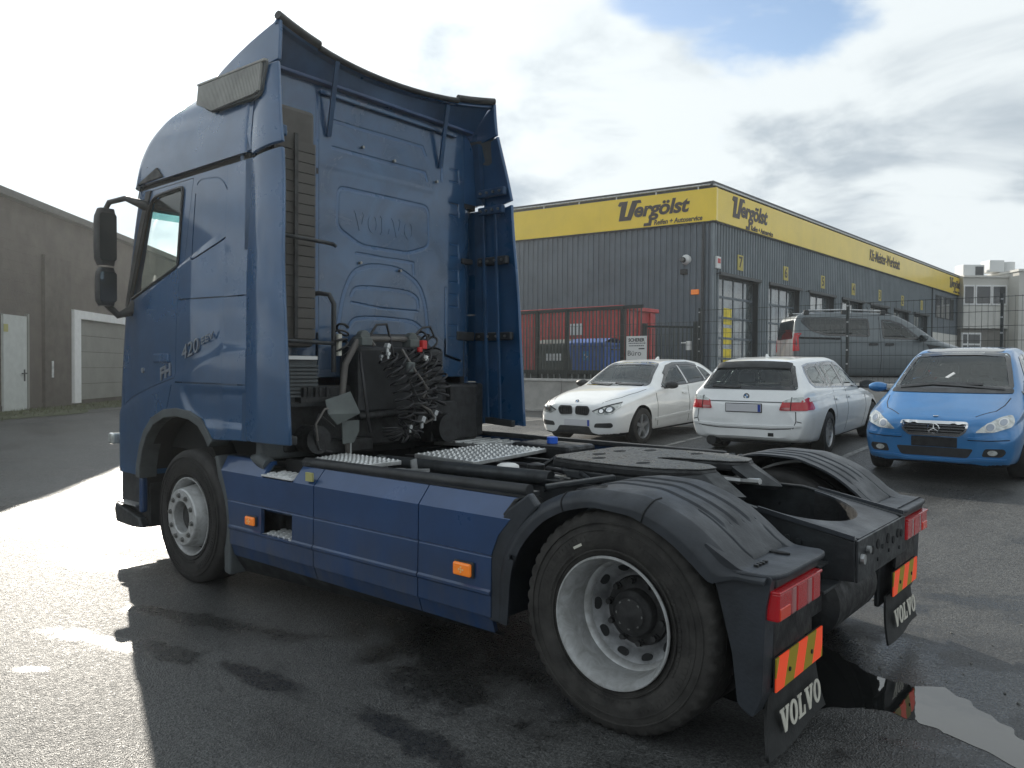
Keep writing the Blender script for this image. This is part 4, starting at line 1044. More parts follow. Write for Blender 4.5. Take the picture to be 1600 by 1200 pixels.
# side windows: a clear opening through the cab
mb = MB(); mb.prism(win, 'y', -2, 2); ct = mb.build('cut', M['dark']); ct2 = ct.copy(); ct2.data = ct.data.copy(); COL.objects.link(ct2); ct3 = ct.copy(); ct3.data = ct.data.copy(); COL.objects.link(ct3)
boolean(cab, ct); boolean(doors_[0], ct2); boolean(doors_[1], ct3)
for o in (cab, *doors_):        # the hollow inside, open to the windscreen
    mb = MB(); mb.prism([(3.6, 2.02), (4.99, 2.02), (4.86, 3.02), (3.6, 3.02)], 'y', -1.165, 1.165); boolean(o, mb.build('cut', M['dark']))
mb = MB(); mb.prism(rpoly([(-1.11, 2.2), (1.11, 2.2), (1.085, 2.99), (-1.085, 2.99)], .05), 'x', 4.6, 5.6); boolean(cab, mb.build('cut', M['dark']))
def finish(o, inner=1.12):
    me = o.data
    if len(me.materials) < 2: me.materials.append(M['dark'])
    while len(me.materials) > 2: me.materials.pop()
    for p in me.polygons:
        c = p.center; ins = abs(c.y) < 1.175 and XR + .3 < c.x < pchip(KZ, KXF, c.z) - .02 and c.z > 1.95
        p.material_index = 1 if (ins and (c.z < 3.09)) else 0
    me.shade_smooth(); me.set_sharp_from_angle(angle=math.radians(28))
finish(cab); finish(doors_[0]); finish(doors_[1])
def side_decal(nm, outline, m, sd=1, parent=None, **k): return decal(nm, outline, 'y', sd, cab_bvh, M[m], parent or TR, **k)
for sd, d_ in zip((1, -1), doors_):
    side_decal('window_glass', win, 'cabglass', sd, d_, off=-.012, th=.004, depth=.014)
    fr = buf(win + win[:1], .035)
    k = len(win) + 1; outer = fr[:k - 1]; inner = fr[k:2 * k - 1][::-1]
    # window seal, laid as short pieces round the opening
    pts = []
    for i in range(len(win)): pts.append(win[i])
    for i in range(len(pts)):
        a, b2_ = pts[i], pts[(i + 1) % len(pts)]
    mbs = MB(); path = []
    for (x, z) in win + win[:2]:
        h, nn, *_ = cab_bvh.ray_cast(Vector((x, 10 * sd, z)), Vector((0, -sd, 0))); path.append(h + Vector((0, sd * .004, 0)))
    mbs.tube(path, .014, 6); tb(mbs, 'window_seal', 'plastic', 60, parent=d_)
    # dark A-pillar and drip line over the door
    side_decal('pillar_trim', [(4.575, 3.08), (4.66, 3.08), (4.99, 2.14), (4.93, 2.13), (4.62, 2.98)], 'plastic', sd, d_, th=.012)
    hd = MB(); hd.b2((4.16, sd * 1.225, 1.665), (4.42, sd * 1.262, 1.735)); tb(hd, 'handle', 'blue', bevel=.012, parent=d_)
    lk = MB(); lk.cyl((4.62, sd * 1.22, 1.60), (4.62, sd * 1.252, 1.60), .022, 12); tb(lk, 'lock', 'chrome_dull', 40, parent=d_)
# interior seen through the glass
for y_ in (-.7, .7):
    mb = MB(); mb.b2((3.62, y_ - .25, 2.03), (3.80, y_ + .25, 2.75)); tb(mb, 'seat', 'dark', bevel=.05)
mb = MB(); mb.tube([(4.62 + .1 * math.sin(t), .62 + .22 * math.cos(t), 2.20 + .17 * math.sin(t)) for t in [2 * PI * i / 24 for i in range(25)]], .016, 6, cap=False); tb(mb, 'steering_wheel', 'plastic', 60)
mb = MB(); mb.b2((4.78, -1.1, 2.025), (4.96, 1.1, 2.20)); tb(mb, 'dashboard', 'dark', bevel=.03)
# grab rails on the far side seen through the glass
mb = MB(); mb.tube([(4.72, -1.05, 2.1), (4.70, -1.05, 2.36), (4.62, -1.05, 2.42), (4.54, -1.05, 2.36), (4.54, -1.05, 2.1)], .014, 6); mb.tube([(4.5, -1.05, 2.36), (3.9, -1.05, 2.36)], .008, 5); tb(mb, 'grab_rail', 'chrome', 60)
# band between body and roof
mb = MB()
R1 = [(x, y, 3.10) for x, y in plan(4.96, 1.165, .23)]; R2 = [(x, y, 3.145) for x, y in plan(4.96, 1.165, .23)]
n = len(R1); mb.add(R1 + R2, [(j, (j + 1) % n, n + (j + 1) % n, n + j) for j in range(n)]); tb(mb, 'roof_seam', 'dark')
# roof
ZR_ = [3.145, 3.30, 3.47, 3.62, 3.73, 3.81, 3.86]; XFR = [5.02, 4.98, 4.88, 4.70, 4.46, 4.15, 3.80]; WR = [1.20, 1.195, 1.18, 1.145, 1.08, .98, .82]; RR = [.22, .24, .27, .32, .36, .40, .40]
mb = MB(); rings = []
for i in range(31):
    z = 3.145 + (3.86 - 3.145) * i / 30
    rings.append([(x, y, z) for x, y in plan(pchip(ZR_, XFR, z), pchip(ZR_, WR, z), pchip(ZR_, RR, z), rr=.05)])
n = len(rings[0]); vs = [v for r in rings for v in r]
fs = [(i * n + j, i * n + (j + 1) % n, (i + 1) * n + (j + 1) % n, (i + 1) * n + j) for i in range(30) for j in range(n)] + [tuple(range(n - 1, -1, -1)), tuple(30 * n + j for j in range(n))]
mb.add(vs, fs); roof = tb(mb, 'roof', 'blue', 40); roof_bvh = bvh_of(roof.data)
for sd in (1, -1):
    decal('corner_trim', [(4.35, 3.16), (4.45, 3.245), (4.62, 3.20), (4.80, 3.15)], 'y', sd, roof_bvh, M['plastic'], roof, th=.012, res=.05)
# sun visor in front
mb = MB()
def vis(u, v):
    y = (u - .5) * 2.3; return (5.06 + .10 * v - .22 * (abs(y) / 1.15) ** 3, y, 3.22 - .20 * v)
mb.grid(vis, 21, 4); solid(tb(mb, 'sun_visor', 'plastic', 60), .02)
# windscreen
mb = MB()
def ws(u, v):
    z = 2.15 + .90 * v; y = (u - .5) * 2 * 1.12
    q = max(0, abs(y) - (pchip(KZ, KW, z) - .21)); return (pchip(KZ, KXF, z) - .012 - (.21 - math.sqrt(max(0, .21 ** 2 - q * q))), y, z)
mb.grid(ws, 17, 5); tb(mb, 'windscreen', 'cabglass', 60)
mb = MB(); mb.grid(lambda u, v: (ws(u, .86 + .14 * v)[0] - .03, ws(u, 1)[1], ws(0, .86 + .14 * v)[2]), 17, 2); tb(mb, 'sun_strip', 'sunstrip', 60)
# cab rear wall with pressed swages
BW = [(rpoly([(.43, 3.035), (-.53, 3.035), (-.545, 2.69), (-.30, 2.605), (.20, 2.605), (.44, 2.72)], .07), .014)]
gro = [([(.48, 3.53), (-.46, 3.54), (-.50, 3.47)], .018), ([(.48, 3.325), (-.49, 3.327), (-.52, 3.26)], .018),
       ([(.25, 2.54), (-.36, 2.53), (-.365, 2.43)], .014),
       ([(.43, 1.92), (.38, 2.20), (.28, 2.40), (.1, 2.465), (-.2, 2.465), (-.42, 2.36), (-.50, 2.2), (-.535, 1.95)], .022),
       ([(.30, 2.20), (.26, 2.27), (.05, 2.285), (-.30, 2.28), (-.41, 2.235), (-.42, 2.15)], .018),
       ([(.33, 1.93), (.28, 2.02), (.1, 2.04), (-.35, 2.035), (-.45, 1.98)], .018),
       ([(.30, 2.15), (.0, 2.12), (-.42, 2.12)], .008)]
gro += [([(-.80, z), (-.90, z), (-.91, z - .11), (-.80, z - .11)], .007) for z in (3.42, 3.12, 2.75, 2.52, 2.30, 2.02)]
gro += [([(.62, 3.72), (.62, 1.6)], .012), ([(-.70, 3.72), (-.70, 3.3)], .02), ([(-.75, 2.35), (-.75, 1.75), (-.95, 1.70)], .014)]
def chaikin(pl, n=2):
    for _ in range(n):
        o = [pl[0]]
        for i in range(len(pl) - 1):
            a, b_ = pl[i], pl[i + 1]
            if i > 0: o.append((a[0] * .8 + b_[0] * .2, a[1] * .8 + b_[1] * .2))
            if i < len(pl) - 2: o.append((a[0] * .2 + b_[0] * .8, a[1] * .2 + b_[1] * .8))
        pl = o + [pl[-1]]
    return pl
gro = [(chaikin(p_) if len(p_) > 4 else p_, w_) for p_, w_ in gro]
GB_ = [(min(q[0] for q in p_) - .03, max(q[0] for q in p_) + .03, min(q[1] for q in p_) - .03, max(q[1] for q in p_) + .03) for p_, w_ in gro]
def bwx(y, z):
    x = XR - .004
    s = sdf((y, z), BW[0][0]); x += .020 * sm(-s / .012 + .5) * 0 - 0
    x += .014 * max(0, 1 - abs(s) / .016)
    for (pl, w), gb_ in zip(gro, GB_):
        if not (gb_[0] < y < gb_[1] and gb_[2] < z < gb_[3]): continue
        d = sdline((y, z), pl); x += .011 * sm(2.2 - d / (w * .36)) if d < w else 0
    for zz in (3.18,): x -= .004 * max(0, 1 - abs(z - zz) / .03) * sm((.62 - abs(y)) / .05)
    x -= .05 * sm((z - 3.60) / .06) * 0
    # rounded upright folds at the sides
    if abs(y) > .94: q = min(.2799, abs(y) - .94); x += .28 - math.sqrt(.28 ** 2 - q * q)
    return x
mb = MB(); ny_, nz_ = 290, 320
mb.grid(lambda u, v: (bwx(1.18 - 2.36 * u, 1.56 + 2.20 * v), 1.18 - 2.36 * u, 1.56 + 2.20 * v), ny_, nz_)
bw = tb(mb, 'rear_wall', 'cab_back', 180, fix=False); solid(bw, .03, -1)
w = slab_word(.155, .005)
place(w, frame_mtx((XR - .0025, -.05, 2.80), (0, -1, 0), (0, 0, 1)), .92).build('embossed_lettering', M['cab_back'], bw)
for y, z in ((.20, 3.39), (-.13, 3.35), (.22, 2.47), (-.2, 2.45), (-.62, 3.27)):
    mb = MB(); mb.cyl((XR - .03, y, z), (XR - .004, y, z), .012, 8); tb(mb, 'plug', 'nut', 40, parent=bw)
# top beam above the rear wall
mb = MB(); mb.b2((XR - .06, -1.05, 3.77), (XR + .25, 1.05, 3.80)); tb(mb, 'wall_header', 'blue2', bevel=.01)
mb = MB()
for z in (3.70,): mb.b2((XR - .04, -.85, z), (XR - .003, .62, z + .03))
tb(mb, 'header_lip', 'cab_back', bevel=.008)

# roof spoiler: a sheet rising to the rear lip, dished in the middle
def spo(u, v, dz=0):
    y0 = (u - .5) * 2; s = abs(y0)
    x = 3.95 - 1.08 * v + .15 * v * (1 - s ** 2)
    hw = .92 + .20 * v
    z = 3.745 + .285 * (v * .7 + sm(v) * .3) - .085 * v * (1 - s ** 2.2) - .03 * s ** 4 * (1 - v)
    return (x, y0 * hw, z + dz)
mb = MB(); mb.grid(spo, 41, 16); o = tb(mb, 'roof_spoiler', 'blue', 180); solid(o, .03)
mb = MB()
def lip(y0, y1, extra=0):
    pts = []
    for i in range(13):
        u = (y0 + (y1 - y0) * i / 12); p = spo(u, 1.0); pts.append((p[0] - .012, p[1], p[2] + extra))
    mb.tube(pts, .024 + extra * .3, 8)
lip(.0, .17, .022); lip(.17, .82); lip(.82, 1.0, .022)
tb(mb, 'spoiler_lip', 'plastic', 50)
# spoiler underside shield, dark
mb = MB(); mb.grid(lambda u, v: ((XR - .02) * (1 - v) + (spo(u, .97)[0] + .01) * v, (u - .5) * 2 * (1.08 * (1 - v) + 1.1 * v), 3.785 * (1 - v) + (spo(u, .97)[2] - .035) * v), 31, 5)
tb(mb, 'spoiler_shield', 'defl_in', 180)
for y, x1, z1 in ((-.64, 2.97, 3.92), (.55, 2.95, 3.93)):
    mb = MB(); mb.bar((XR - .02, y - .02, 3.40), (x1, y, z1), .035, .02); tb(mb, 'spoiler_stay', 'defl_in')
# side deflectors in three pieces each side
def yedge(x, z):
    t = (z - 1.1) / 3.0
    return 1.238 - .035 * sm((z - 2.2) / .8) - .075 * sm((z - 3.1) / .95)
def defl(nm, corners, sd, nu=10, nv=16, m='blue'):
    "corners: front-bottom, rear-bottom, rear-top, front-top in (x, z)"
    fb, rb_, rt_, ft = corners
    mb = MB()
    def F(u, v):
        x0 = fb[0] * (1 - v) + ft[0] * v; x1 = rb_[0] * (1 - v) + rt_[0] * v
        z0 = fb[1] * (1 - v) + ft[1] * v; z1 = rb_[1] * (1 - v) + rt_[1] * v
        x = x0 * (1 - u) + x1 * u; z = z0 * (1 - u) + z1 * u
        y = yedge(x, z) + .016 * math.sin(PI * u) - .018 * u ** 3
        return (x, y * sd, z)
    mb.grid(F, nu, nv); o = tb(mb, nm, [M[m], M['defl_in']] if False else m, 180)
    solid(o, .03, -1 if sd > 0 else 1); bv = o.modifiers.new('bevel', 'BEVEL'); bv.width = .008; bv.segments = 2
    return o
for sd in (1, -1):
    m = 'blue' if sd > 0 else 'blue'
    d1 = defl('side_deflector', [(3.075, 1.115), (2.565, 1.115), (2.705, 3.115), (3.055, 3.085)], sd, m=m)
    d2 = defl('side_deflector', [(3.055, 3.115), (2.705, 3.15), (2.835, 3.735), (3.055, 3.70)], sd, m=m)
    d3 = defl('side_deflector', [(3.66, 3.62), (2.838, 3.745), (2.852, 4.035), (3.66, 3.80)], sd, m=m)
    if sd > 0:
        mb = MB(); mb.add([(3.31, 1.165, 3.66), (3.06, 1.175, 3.70), (3.06, 1.20, 3.15), (3.10, 1.19, 3.15)], [(0, 1, 2, 3)])
    yi = 1.175 * sd
    # inner frame: brackets and ribs
    for z, x0, x1 in ((1.93, 3.12, 2.68), (2.62, 3.08, 2.72), (3.08, 3.06, 2.76), (3.24, 3.06, 2.74)):
        yi = (yedge(2.9, z) - .055) * sd; mb = MB(); mb.bar((x0, yi, z), (x1, yi, z), .05, .075); tb(mb, 'deflector_bracket', 'plastic' if z < 2.8 else 'defl_in', bevel=.012)
        for k in range(4):
            xx = x0 + (x1 - x0) * (.15 + .24 * k); b = MB(); b.cyl((xx, yi - .045 * sd, z), (xx, yi - .028 * sd, z), .012, 6); tb(b, 'bolt', 'nut')
    for x in (2.93, 2.78):
        mb = MB(); mb.bar((x, yi - .0 * sd, 1.15), (x + .08, yi - .0 * sd, 3.05), .03, .02, up=(0, 1, 0)); tb(mb, 'deflector_rib', 'defl_in', bevel=.005)
    mb = MB(); mb.bar((2.95, yi, 1.16), (2.62, yi, 1.14), .05, .06); tb(mb, 'deflector_bracket', 'plastic', bevel=.01)
    mb = MB(); mb.bar((3.10, yi - .06 * sd, 2.615), (3.10, yi - .2 * sd, 2.615), .05, .05); tb(mb, 'hinge_arm', 'plastic', bevel=.01); mb = MB(); mb.bar((3.12, yi - .02 * sd, 1.93), (3.12, yi - .25 * sd, 1.93), .07, .08); tb(mb, 'hinge_arm', 'plastic', bevel=.01)
# filler panel between the cab side and the upper deflector
for sd in (1, -1):
    mb = MB(); mb.grid(lambda u, v: (3.075 + .23 * v * u, sd * (yedge(3.05, 3.15 + .55 * v) - .005), 3.15 + .53 * v), 3, 6); solid(tb(mb, 'roof_corner', 'blue', 180), .02, -1 if sd > 0 else 1)

# side vent with upright slats, high on the left and right
for sd in (1, -1):
    vt = MB(); q = rpoly([(3.815, 3.765), (2.90, 3.735), (2.93, 3.49), (3.62, 3.525), (3.71, 3.575)], [.01, .01, .06, .03, .03])
    def vy(x, z): return yedge(x, z) + .035
    n_ = len(q); vt.add([(x, sd * (vy(x, z) - (.02 if x < 3.12 else .10)), z) for x, z in q] + [(x, sd * vy(x, z), z) for x, z in q], [tuple(range(n_)), tuple(range(2 * n_ - 1, n_ - 1, -1))] + [(i, n_ + i, n_ + (i + 1) % n_, (i + 1) % n_) for i in range(n_)])
    v_ = tb(vt, 'side_vent', 'greyplastic', bevel=.004)
    mb = MB()
    for i in range(44):
        x = 2.945 + .84 * i / 43; zt = 3.722 + .03 * (x - 2.92); zb = 3.515 + max(0, (x - 3.55)) * .40 + max(0, 2.99 - x) * .3
        mb.add([(x + dx, sd * (vy(x, z) + p), z) for p in (.001, .020) for dx, z in ((-.006, zb), (.006, zb), (.006, zt), (-.006, zt))], [(4, 5, 6, 7), (0, 4, 7, 3), (1, 2, 6, 5), (3, 7, 6, 2), (0, 1, 5, 4)])
    tag(tb(mb, 'vent_slats', 'ventwhite', parent=v_), kind='stuff')
    mb = MB(); mb.bar((3.82, sd * vy(3.8, 3.765), 3.768), (2.90, sd * vy(2.9, 3.74), 3.738), .03, .014); tb(mb, 'vent_lip', 'ventwhite', parent=v_)
# outer skin of the cab corner, carried back over the rounded rear edge
for sd in (1, -1):
    for z0, z1 in ((1.113, 1.502), (1.512, 2.133), (2.143, 3.098)):
        mb = MB(); mb.grid(lambda u, v: (3.068 + (3.384 - 3.068) * u, sd * (pchip(KZ, KW, z0 + (z1 - z0) * v) + side_off(3.39, z0 + (z1 - z0) * v) - .010), z0 + (z1 - z0) * v), 5, 22); solid(tb(mb, 'corner_panel', 'blue', 180), .02, 0)
    mb = MB(); mb.bar((3.078, sd * (yedge(3.07, 1.12) - .026), 1.12), (3.078, sd * (yedge(3.07, 3.09) - .026), 3.09), .09, .05, up=(0, 1, 0)); tb(mb, 'gap_seal', 'defl_in')
    mb = MB(); mb.bar((3.075, sd * (yedge(3.07, 3.15) - .03), 3.15), (3.09, sd * (yedge(3.07, 3.70) - .03), 3.70), .10, .05, up=(0, 1, 0)); tb(mb, 'gap_seal', 'defl_in')
# antennas
for p, h in (((4.05, .55, 3.74), .36), ((4.1, -.25, 3.72), .42)):
    mb = MB(); mb.tube([p, (p[0] - .01, p[1], p[2] + .05), (p[0] - .10, p[1], p[2] + h)], [.014, .008, .004], 6); tb(mb, 'antenna', 'plastic', 60)

# air intake column behind the left of the cab
ic = MB(); ic.b2((2.905, .78, 1.78), (3.09, 1.15, 3.48)); ico = tb(ic, 'air_intake', 'intake', bevel=.03)
mb = MB(); mb.b2((2.88, .80, 1.82), (2.904, .815, 3.3)); 
sl_ = MB(); sl_.b2((2.885, .79, 0), (2.904, 1.13, .068)); sm_ = sl_.mesh('slat', M['intake'])
for i in range(19):
    o = bpy.data.objects.new('slat', sm_); COL.objects.link(o); o.parent = ico; o.location = (0, 0, 1.84 + i * .074)
mb = MB(); mb.b2((2.855, .955, 1.84), (2.867, .985, 3.28)); tb(mb, 'divider', 'black', parent=ico)
for z, y1 in ((2.53, .62), (1.81, .66)):
    mb = MB(); mb.tube([(2.78, 1.16, z + .01), (2.78, .78, z), (2.80, .70, z), (2.85, .64, z)], .014, 6); tb(mb, 'handrail', 'frame', 60)
mb = MB(); mb.tube([(2.84, .66, 1.60), (2.84, .66, 2.10), (2.87, .68, 2.17), (2.93, .73, 2.18), (3.02, .76, 2.17)], .018, 8); tb(mb, 'grab_handle', 'plastic', 60)
mb = MB(); mb.b2((2.80, .615, 1.72), (2.83, .645, 1.88)); tb(mb, 'reflector', 'cream', bevel=.004)
gr = MB(); gr.b2((2.90, .76, 1.36), (3.05, 1.14, 1.72)); gro_ = tb(gr, 'heat_shield', 'greyplastic', bevel=.01)
sl_ = MB(); sl_.b2((2.875, .77, 0), (2.899, 1.13, .016)); sm_ = sl_.mesh('slat', M['greyplastic'])
for i in range(9):
    o = bpy.data.objects.new('slat', sm_); COL.objects.link(o); o.parent = gro_; o.location = (0, 0, 1.42 + i * .027)
mb = MB(); mb.b2((2.87, .78, 1.69), (2.899, 1.12, 1.715)); tb(mb, 'trim_strip', 'white', parent=gro_)
mb = MB(); mb.b2((2.85, .64, 1.355), (3.06, 1.16, 1.385)); tb(mb, 'support_shelf', 'frame')
mb = MB(); mb.b2((2.97, .70, .98), (3.06, 1.17, 1.354)); tb(mb, 'engine_cover', 'greyplastic', bevel=.02)
mb = MB()
for i in range(5): mb.cyl((2.86 + .02 * (i % 2), .70 + .05 * i, 1.40), (2.86 + .02 * (i % 2), .70 + .05 * i, 1.49), .02, 8)
mb.b2((2.83, .62, 1.38), (2.9, .95, 1.42)); tb(mb, 'connector_block', 'black', 40)

# bumper, step and wheel arch trim at the front
for sd in (1, -1):
    mb = MB(); mb.prism(rpoly([(5.24, .72), (5.24, .36), (5.18, .26), (4.86, .255), (4.70, .27), (4.71, .40), (4.72, .72)], .03), 'y', sd * .9, sd * 1.15); bp_ = tb(mb, 'front_bumper', 'plastic', bevel=.01)
    mb = MB(); mb.prism([(5.20, .44), (4.76, .36), (4.70, .275), (4.88, .262), (5.19, .27), (5.225, .38)], 'y', sd * 1.151, sd * 1.225); tb(mb, 'bumper_corner', 'frame', bevel=.015, parent=bp_)
    mb = MB(); mb.b2((4.80, sd * 1.155, .445), (5.16, sd * 1.228, .46)); tb(mb, 'step_tread', 'galv', parent=bp_)
    mb = MB(); mb.b2((4.71, sd * 1.16, .40), (4.77, sd * 1.22, .70)); tb(mb, 'step_upright', 'blue2', bevel=.02, parent=bp_)
    tr = [(3.535, 1.06), (3.60, 1.135), (3.70, 1.215), (3.85, 1.262), (4.05, 1.278), (4.26, 1.258), (4.45, 1.19), (4.58, 1.08), (4.66, .95), (4.71, .80), (4.715, .70)]
    mb = MB(); path = [Vector((x, sd * 1.225, z)) for x, z in tr]
    for i in range(len(path)):
        pass
    po = buf(tr, .07); N = len(tr)
    mb.add([(x, sd * 1.10, z) for x, z in po] + [(x, sd * 1.252, z) for x, z in po], [tuple((i, i + 1, 2 * N - 2 - i, 2 * N - 1 - i)) for i in range(N - 1)] + [tuple(2 * N + k for k in (i, i + 1, 2 * N - 2 - i, 2 * N - 1 - i)) for i in range(N - 1)] + [(i, (i + 1) % (2 * N), 2 * N + (i + 1) % (2 * N), 2 * N + i) for i in range(2 * N)])
    tb(mb, 'wheel_arch_trim', 'greyplastic', bevel=.008)
mb = MB(); mb.b2((5.16, -.9, .26), (5.24, .9, .71)); tb(mb, 'bumper_front', 'plastic', bevel=.02)
mb = MB(); mb.b2((3.1, -1.0, .95), (4.9, 1.0, 1.9)); tb(mb, 'engine_bay', 'dark')
for sd in (1, -1):
    mb = MB(); mb.grid(lambda u, v: (4.1 - .62 * math.cos(PI * u) , sd * (.75 + .42 * v), .62 + .62 * math.sin(PI * u)), 18, 3); tb(mb, 'wheel_housing', 'dark', 60)
    mb = MB(); mb.b2((5.13, sd * 1.08, .92), (5.27, sd * 1.20, .93)); 
mb = MB(); mb.b2((5.20, 1.14, .945), (5.30, 1.25, 1.045)); tb(mb, 'headlight_corner', 'clearlens', bevel=.02)
mb = MB(); mb.b2((5.215, 1.0, .955), (5.245, 1.15, 1.035)); tb(mb, 'headlight_corner', 'clearlens', bevel=.01)
# badges on the cab side
mb = text('cab_badge', 'FH', M['chrome_dull'], TR, (4.23, 1.247, 1.585), (-1, 0, .26), (.1, 0, 1), .13, .005, .20, shear=.2, bold=.004)
mb = text('cab_badge', '420', M['chrome_dull'], TR, (3.83, 1.252, 1.76), (-1, 0, .26), (.1, 0, 1), .15, .004, .27, shear=.25)
mb = text('cab_badge', 'EEV', M['chrome_dull'], TR, (3.58, 1.250, 1.84), (-1, 0, .26), (.1, 0, 1), .07, .003, .20, shear=.2)

# mirrors
for sd in (1, -1):
    mr = MB(); pr_ = rpoly([(-.13, 0), (.13, 0), (.13, .12), (.0, .17), (-.13, .12)], .06)
    mb = MB()
    def hous(z0, z1, k=1.0, x0=4.83):
        b = MB(); rr = []
        NZ = 9
        for i in range(NZ):
            t = i / (NZ - 1); z = z0 + (z1 - z0) * t; s = (1 - (2 * t - 1) ** 6 * .25) * k
            rr.append([(x0 + .08 * abs(2 * t - 1) ** 3 * 0 + (px_) * s * .0 + (py_ * s), sd * (1.43 + px_ * s * .62), z) for px_, py_ in pr_])
        nn = len(pr_); b.add([v for r in rr for v in r], [(i * nn + j, i * nn + (j + 1) % nn, (i + 1) * nn + (j + 1) % nn, (i + 1) * nn + j) for i in range(NZ - 1) for j in range(nn)] + [tuple(range(nn - 1, -1, -1)), tuple((NZ - 1) * nn + j for j in range(nn))])
        return b
    m_ = tb(hous(2.46, 2.93), 'mirror', 'plastic', 40); m2 = tb(hous(2.13, 2.445, .92), 'mirror', 'plastic', 40)
    for (z0, z1), par in (((2.50, 2.89), m_), ((2.16, 2.41), m2)):
        b = MB(); q = rpoly([(-.066, z0), (.066, z0), (.066, z1), (-.066, z1)], .03); b.prism([(sd * 1.43 + a, c) for a, c in q], 'x', 4.822, 4.828); tb(b, 'mirror_glass', 'chrome_dull' if False else 'carglass', parent=par)
    b = MB(); b.tube([(4.66, sd * 1.17, 2.96), (4.68, sd * 1.24, 2.98), (4.76, sd * 1.32, 3.02), (4.88, sd * 1.40, 2.99), (4.92, sd * 1.43, 2.90)], [.05, .036, .024, .022, .02], 8); tb(b, 'mirror_arm', 'plastic', 50)
    b = MB(); b.tube([(4.82, sd * 1.20, 2.16), (4.84, sd * 1.24, 2.10), (4.88, sd * 1.33, 2.06), (4.92, sd * 1.41, 2.15)], [.06, .048, .032, .028], 8); tb(b, 'mirror_arm', 'plastic', 50)
# ================================================================ chassis
RZ = .96
for sd in (1, -1):
    mb = MB(); y0, y1 = sd * .36, sd * .43
    o_ = [(4.9, .70), (4.9, .95), (-.22, .95), (-.45, .905), (-.76, .845), (-.76, .66), (-.45, .64), (-.1, .66)]
    mb.prism(o_, 'y', sd * .418, sd * .43); mb.prism([(4.9, .95), (-.22, .95), (-.45, .905), (-.76, .845), (-.76, .857), (-.45, .917), (-.22, .962), (4.9, .962)], 'y', sd * .395, sd * .43)
    mb.prism([(4.9, .70), (-.1, .66), (-.45, .64), (-.45, .652), (-.1, .672), (4.9, .712)], 'y', sd * .345, sd * .417); tb(mb, 'frame_rail', 'frame', bevel=.004)
    b = MB(); b.cyl((0, .43, 0), (0, .448, 0), .016, 6); b2_ = b.mesh('bolt', M['frame'])
    for x, z in [(-.12 - .055 * i, .885 - .01 * i) for i in range(8)] + [(-.2, .78), (-.26, .78), (-.32, .775), (-.38, .77), (1.05, .9), (1.15, .9), (1.25, .9), (1.35, .9), (1.45, .9)]:
        for s2 in (0, 1):
            o = bpy.data.objects.new('bolt', b2_); COL.objects.link(o); o.parent = TR; o.location = (x, 0 if sd > 0 else 0, z)
            o.rotation_euler = (0, 0, 0 if sd > 0 else PI)
            if sd < 0: o.location.x = x
            break
# rear cross plate with a round cut-out and end beam
mb = MB()
out_, inn = [], []
for i in range(25):
    a = PI * i / 24; out_.append((-.20 if i in (0, 24) else -.20, 0)); inn.append((-.30 - .33 * math.sin(a), .375 * math.cos(a)))
zt = lambda x: .955 - max(0, -.22 - x) * .20 + .004
ringo = [(-.30, .344)] + [(-.758, .344)] + [(-.758, -.344)] + [(-.30, -.344)]
vs = []; fs = []
N = 25
oo = []
for i in range(N):
    a = i / (N - 1)
    L_ = []
    seg = [.458, .788, .458]; tot = sum(seg); d = a * tot
    if d <= seg[0]: oo.append((-.30 - d, .394))
    elif d <= seg[0] + seg[1]: oo.append((-.758, .394 - (d - seg[0])))
    else: oo.append((-.758 + (d - seg[0] - seg[1]), -.394))
for i in range(N):
    for (x, y) in (oo[i], inn[i]): vs += [(x, y, zt(x)), (x, y, zt(x) - .012)]
for i in range(N - 1):
    a, b = 4 * i, 4 * (i + 1); fs += [(a, b, b + 2, a + 2), (a + 1, a + 3, b + 3, b + 1), (a + 2, b + 2, b + 3, a + 3), (a, a + 1, b + 1, b)]
mb.add(vs, fs); tb(mb, 'rear_plate', 'fender')
mb = MB()
for i in range(N - 1):
    (x0, y0), (x1, y1) = inn[i], inn[i + 1]; mb.add([(x0, y0, zt(x0) - .012), (x1, y1, zt(x1) - .012), (x1, y1, .70), (x0, y0, .70)], [(0, 1, 2, 3)])
tb(mb, 'cutout_wall', 'black', 60)
eb = MB(); eb.b2((-.772, -.42, .655), (-.76, .42, .85)); ebo = tb(eb, 'end_beam', 'frame', bevel=.003)
for y, z, r_, m in ((.37, .76, .024, 'galv'), (.28, .79, .018, 'galv'), (.19, .77, .02, 'dark'), (.10, .785, .024, 'dark'), (.02, .76, .012, 'dark'), (-.08, .785, .026, 'dark'), (-.18, .76, .02, 'dark'), (-.27, .78, .024, 'dark'), (-.34, .77, .02, 'dark'), (.1, .71, .01, 'dark'), (-.1, .72, .01, 'dark'), (-.3, .70, .01, 'dark')):
    b = MB(); b.cyl((-.776 if m == 'dark' else -.79, y, z), (-.7725 if m == 'dark' else -.773, y, z), r_, 12); tb(b, 'hole' if m == 'dark' else 'bolt', m, parent=ebo)
for s in (1, -1):
    b = MB(); b.prism([(-.76, .855), (-.30, .935), (-.30, .96), (-.76, .875)], 'y', s * .43, s * .445); tb(b, 'rail_edge', 'fender')
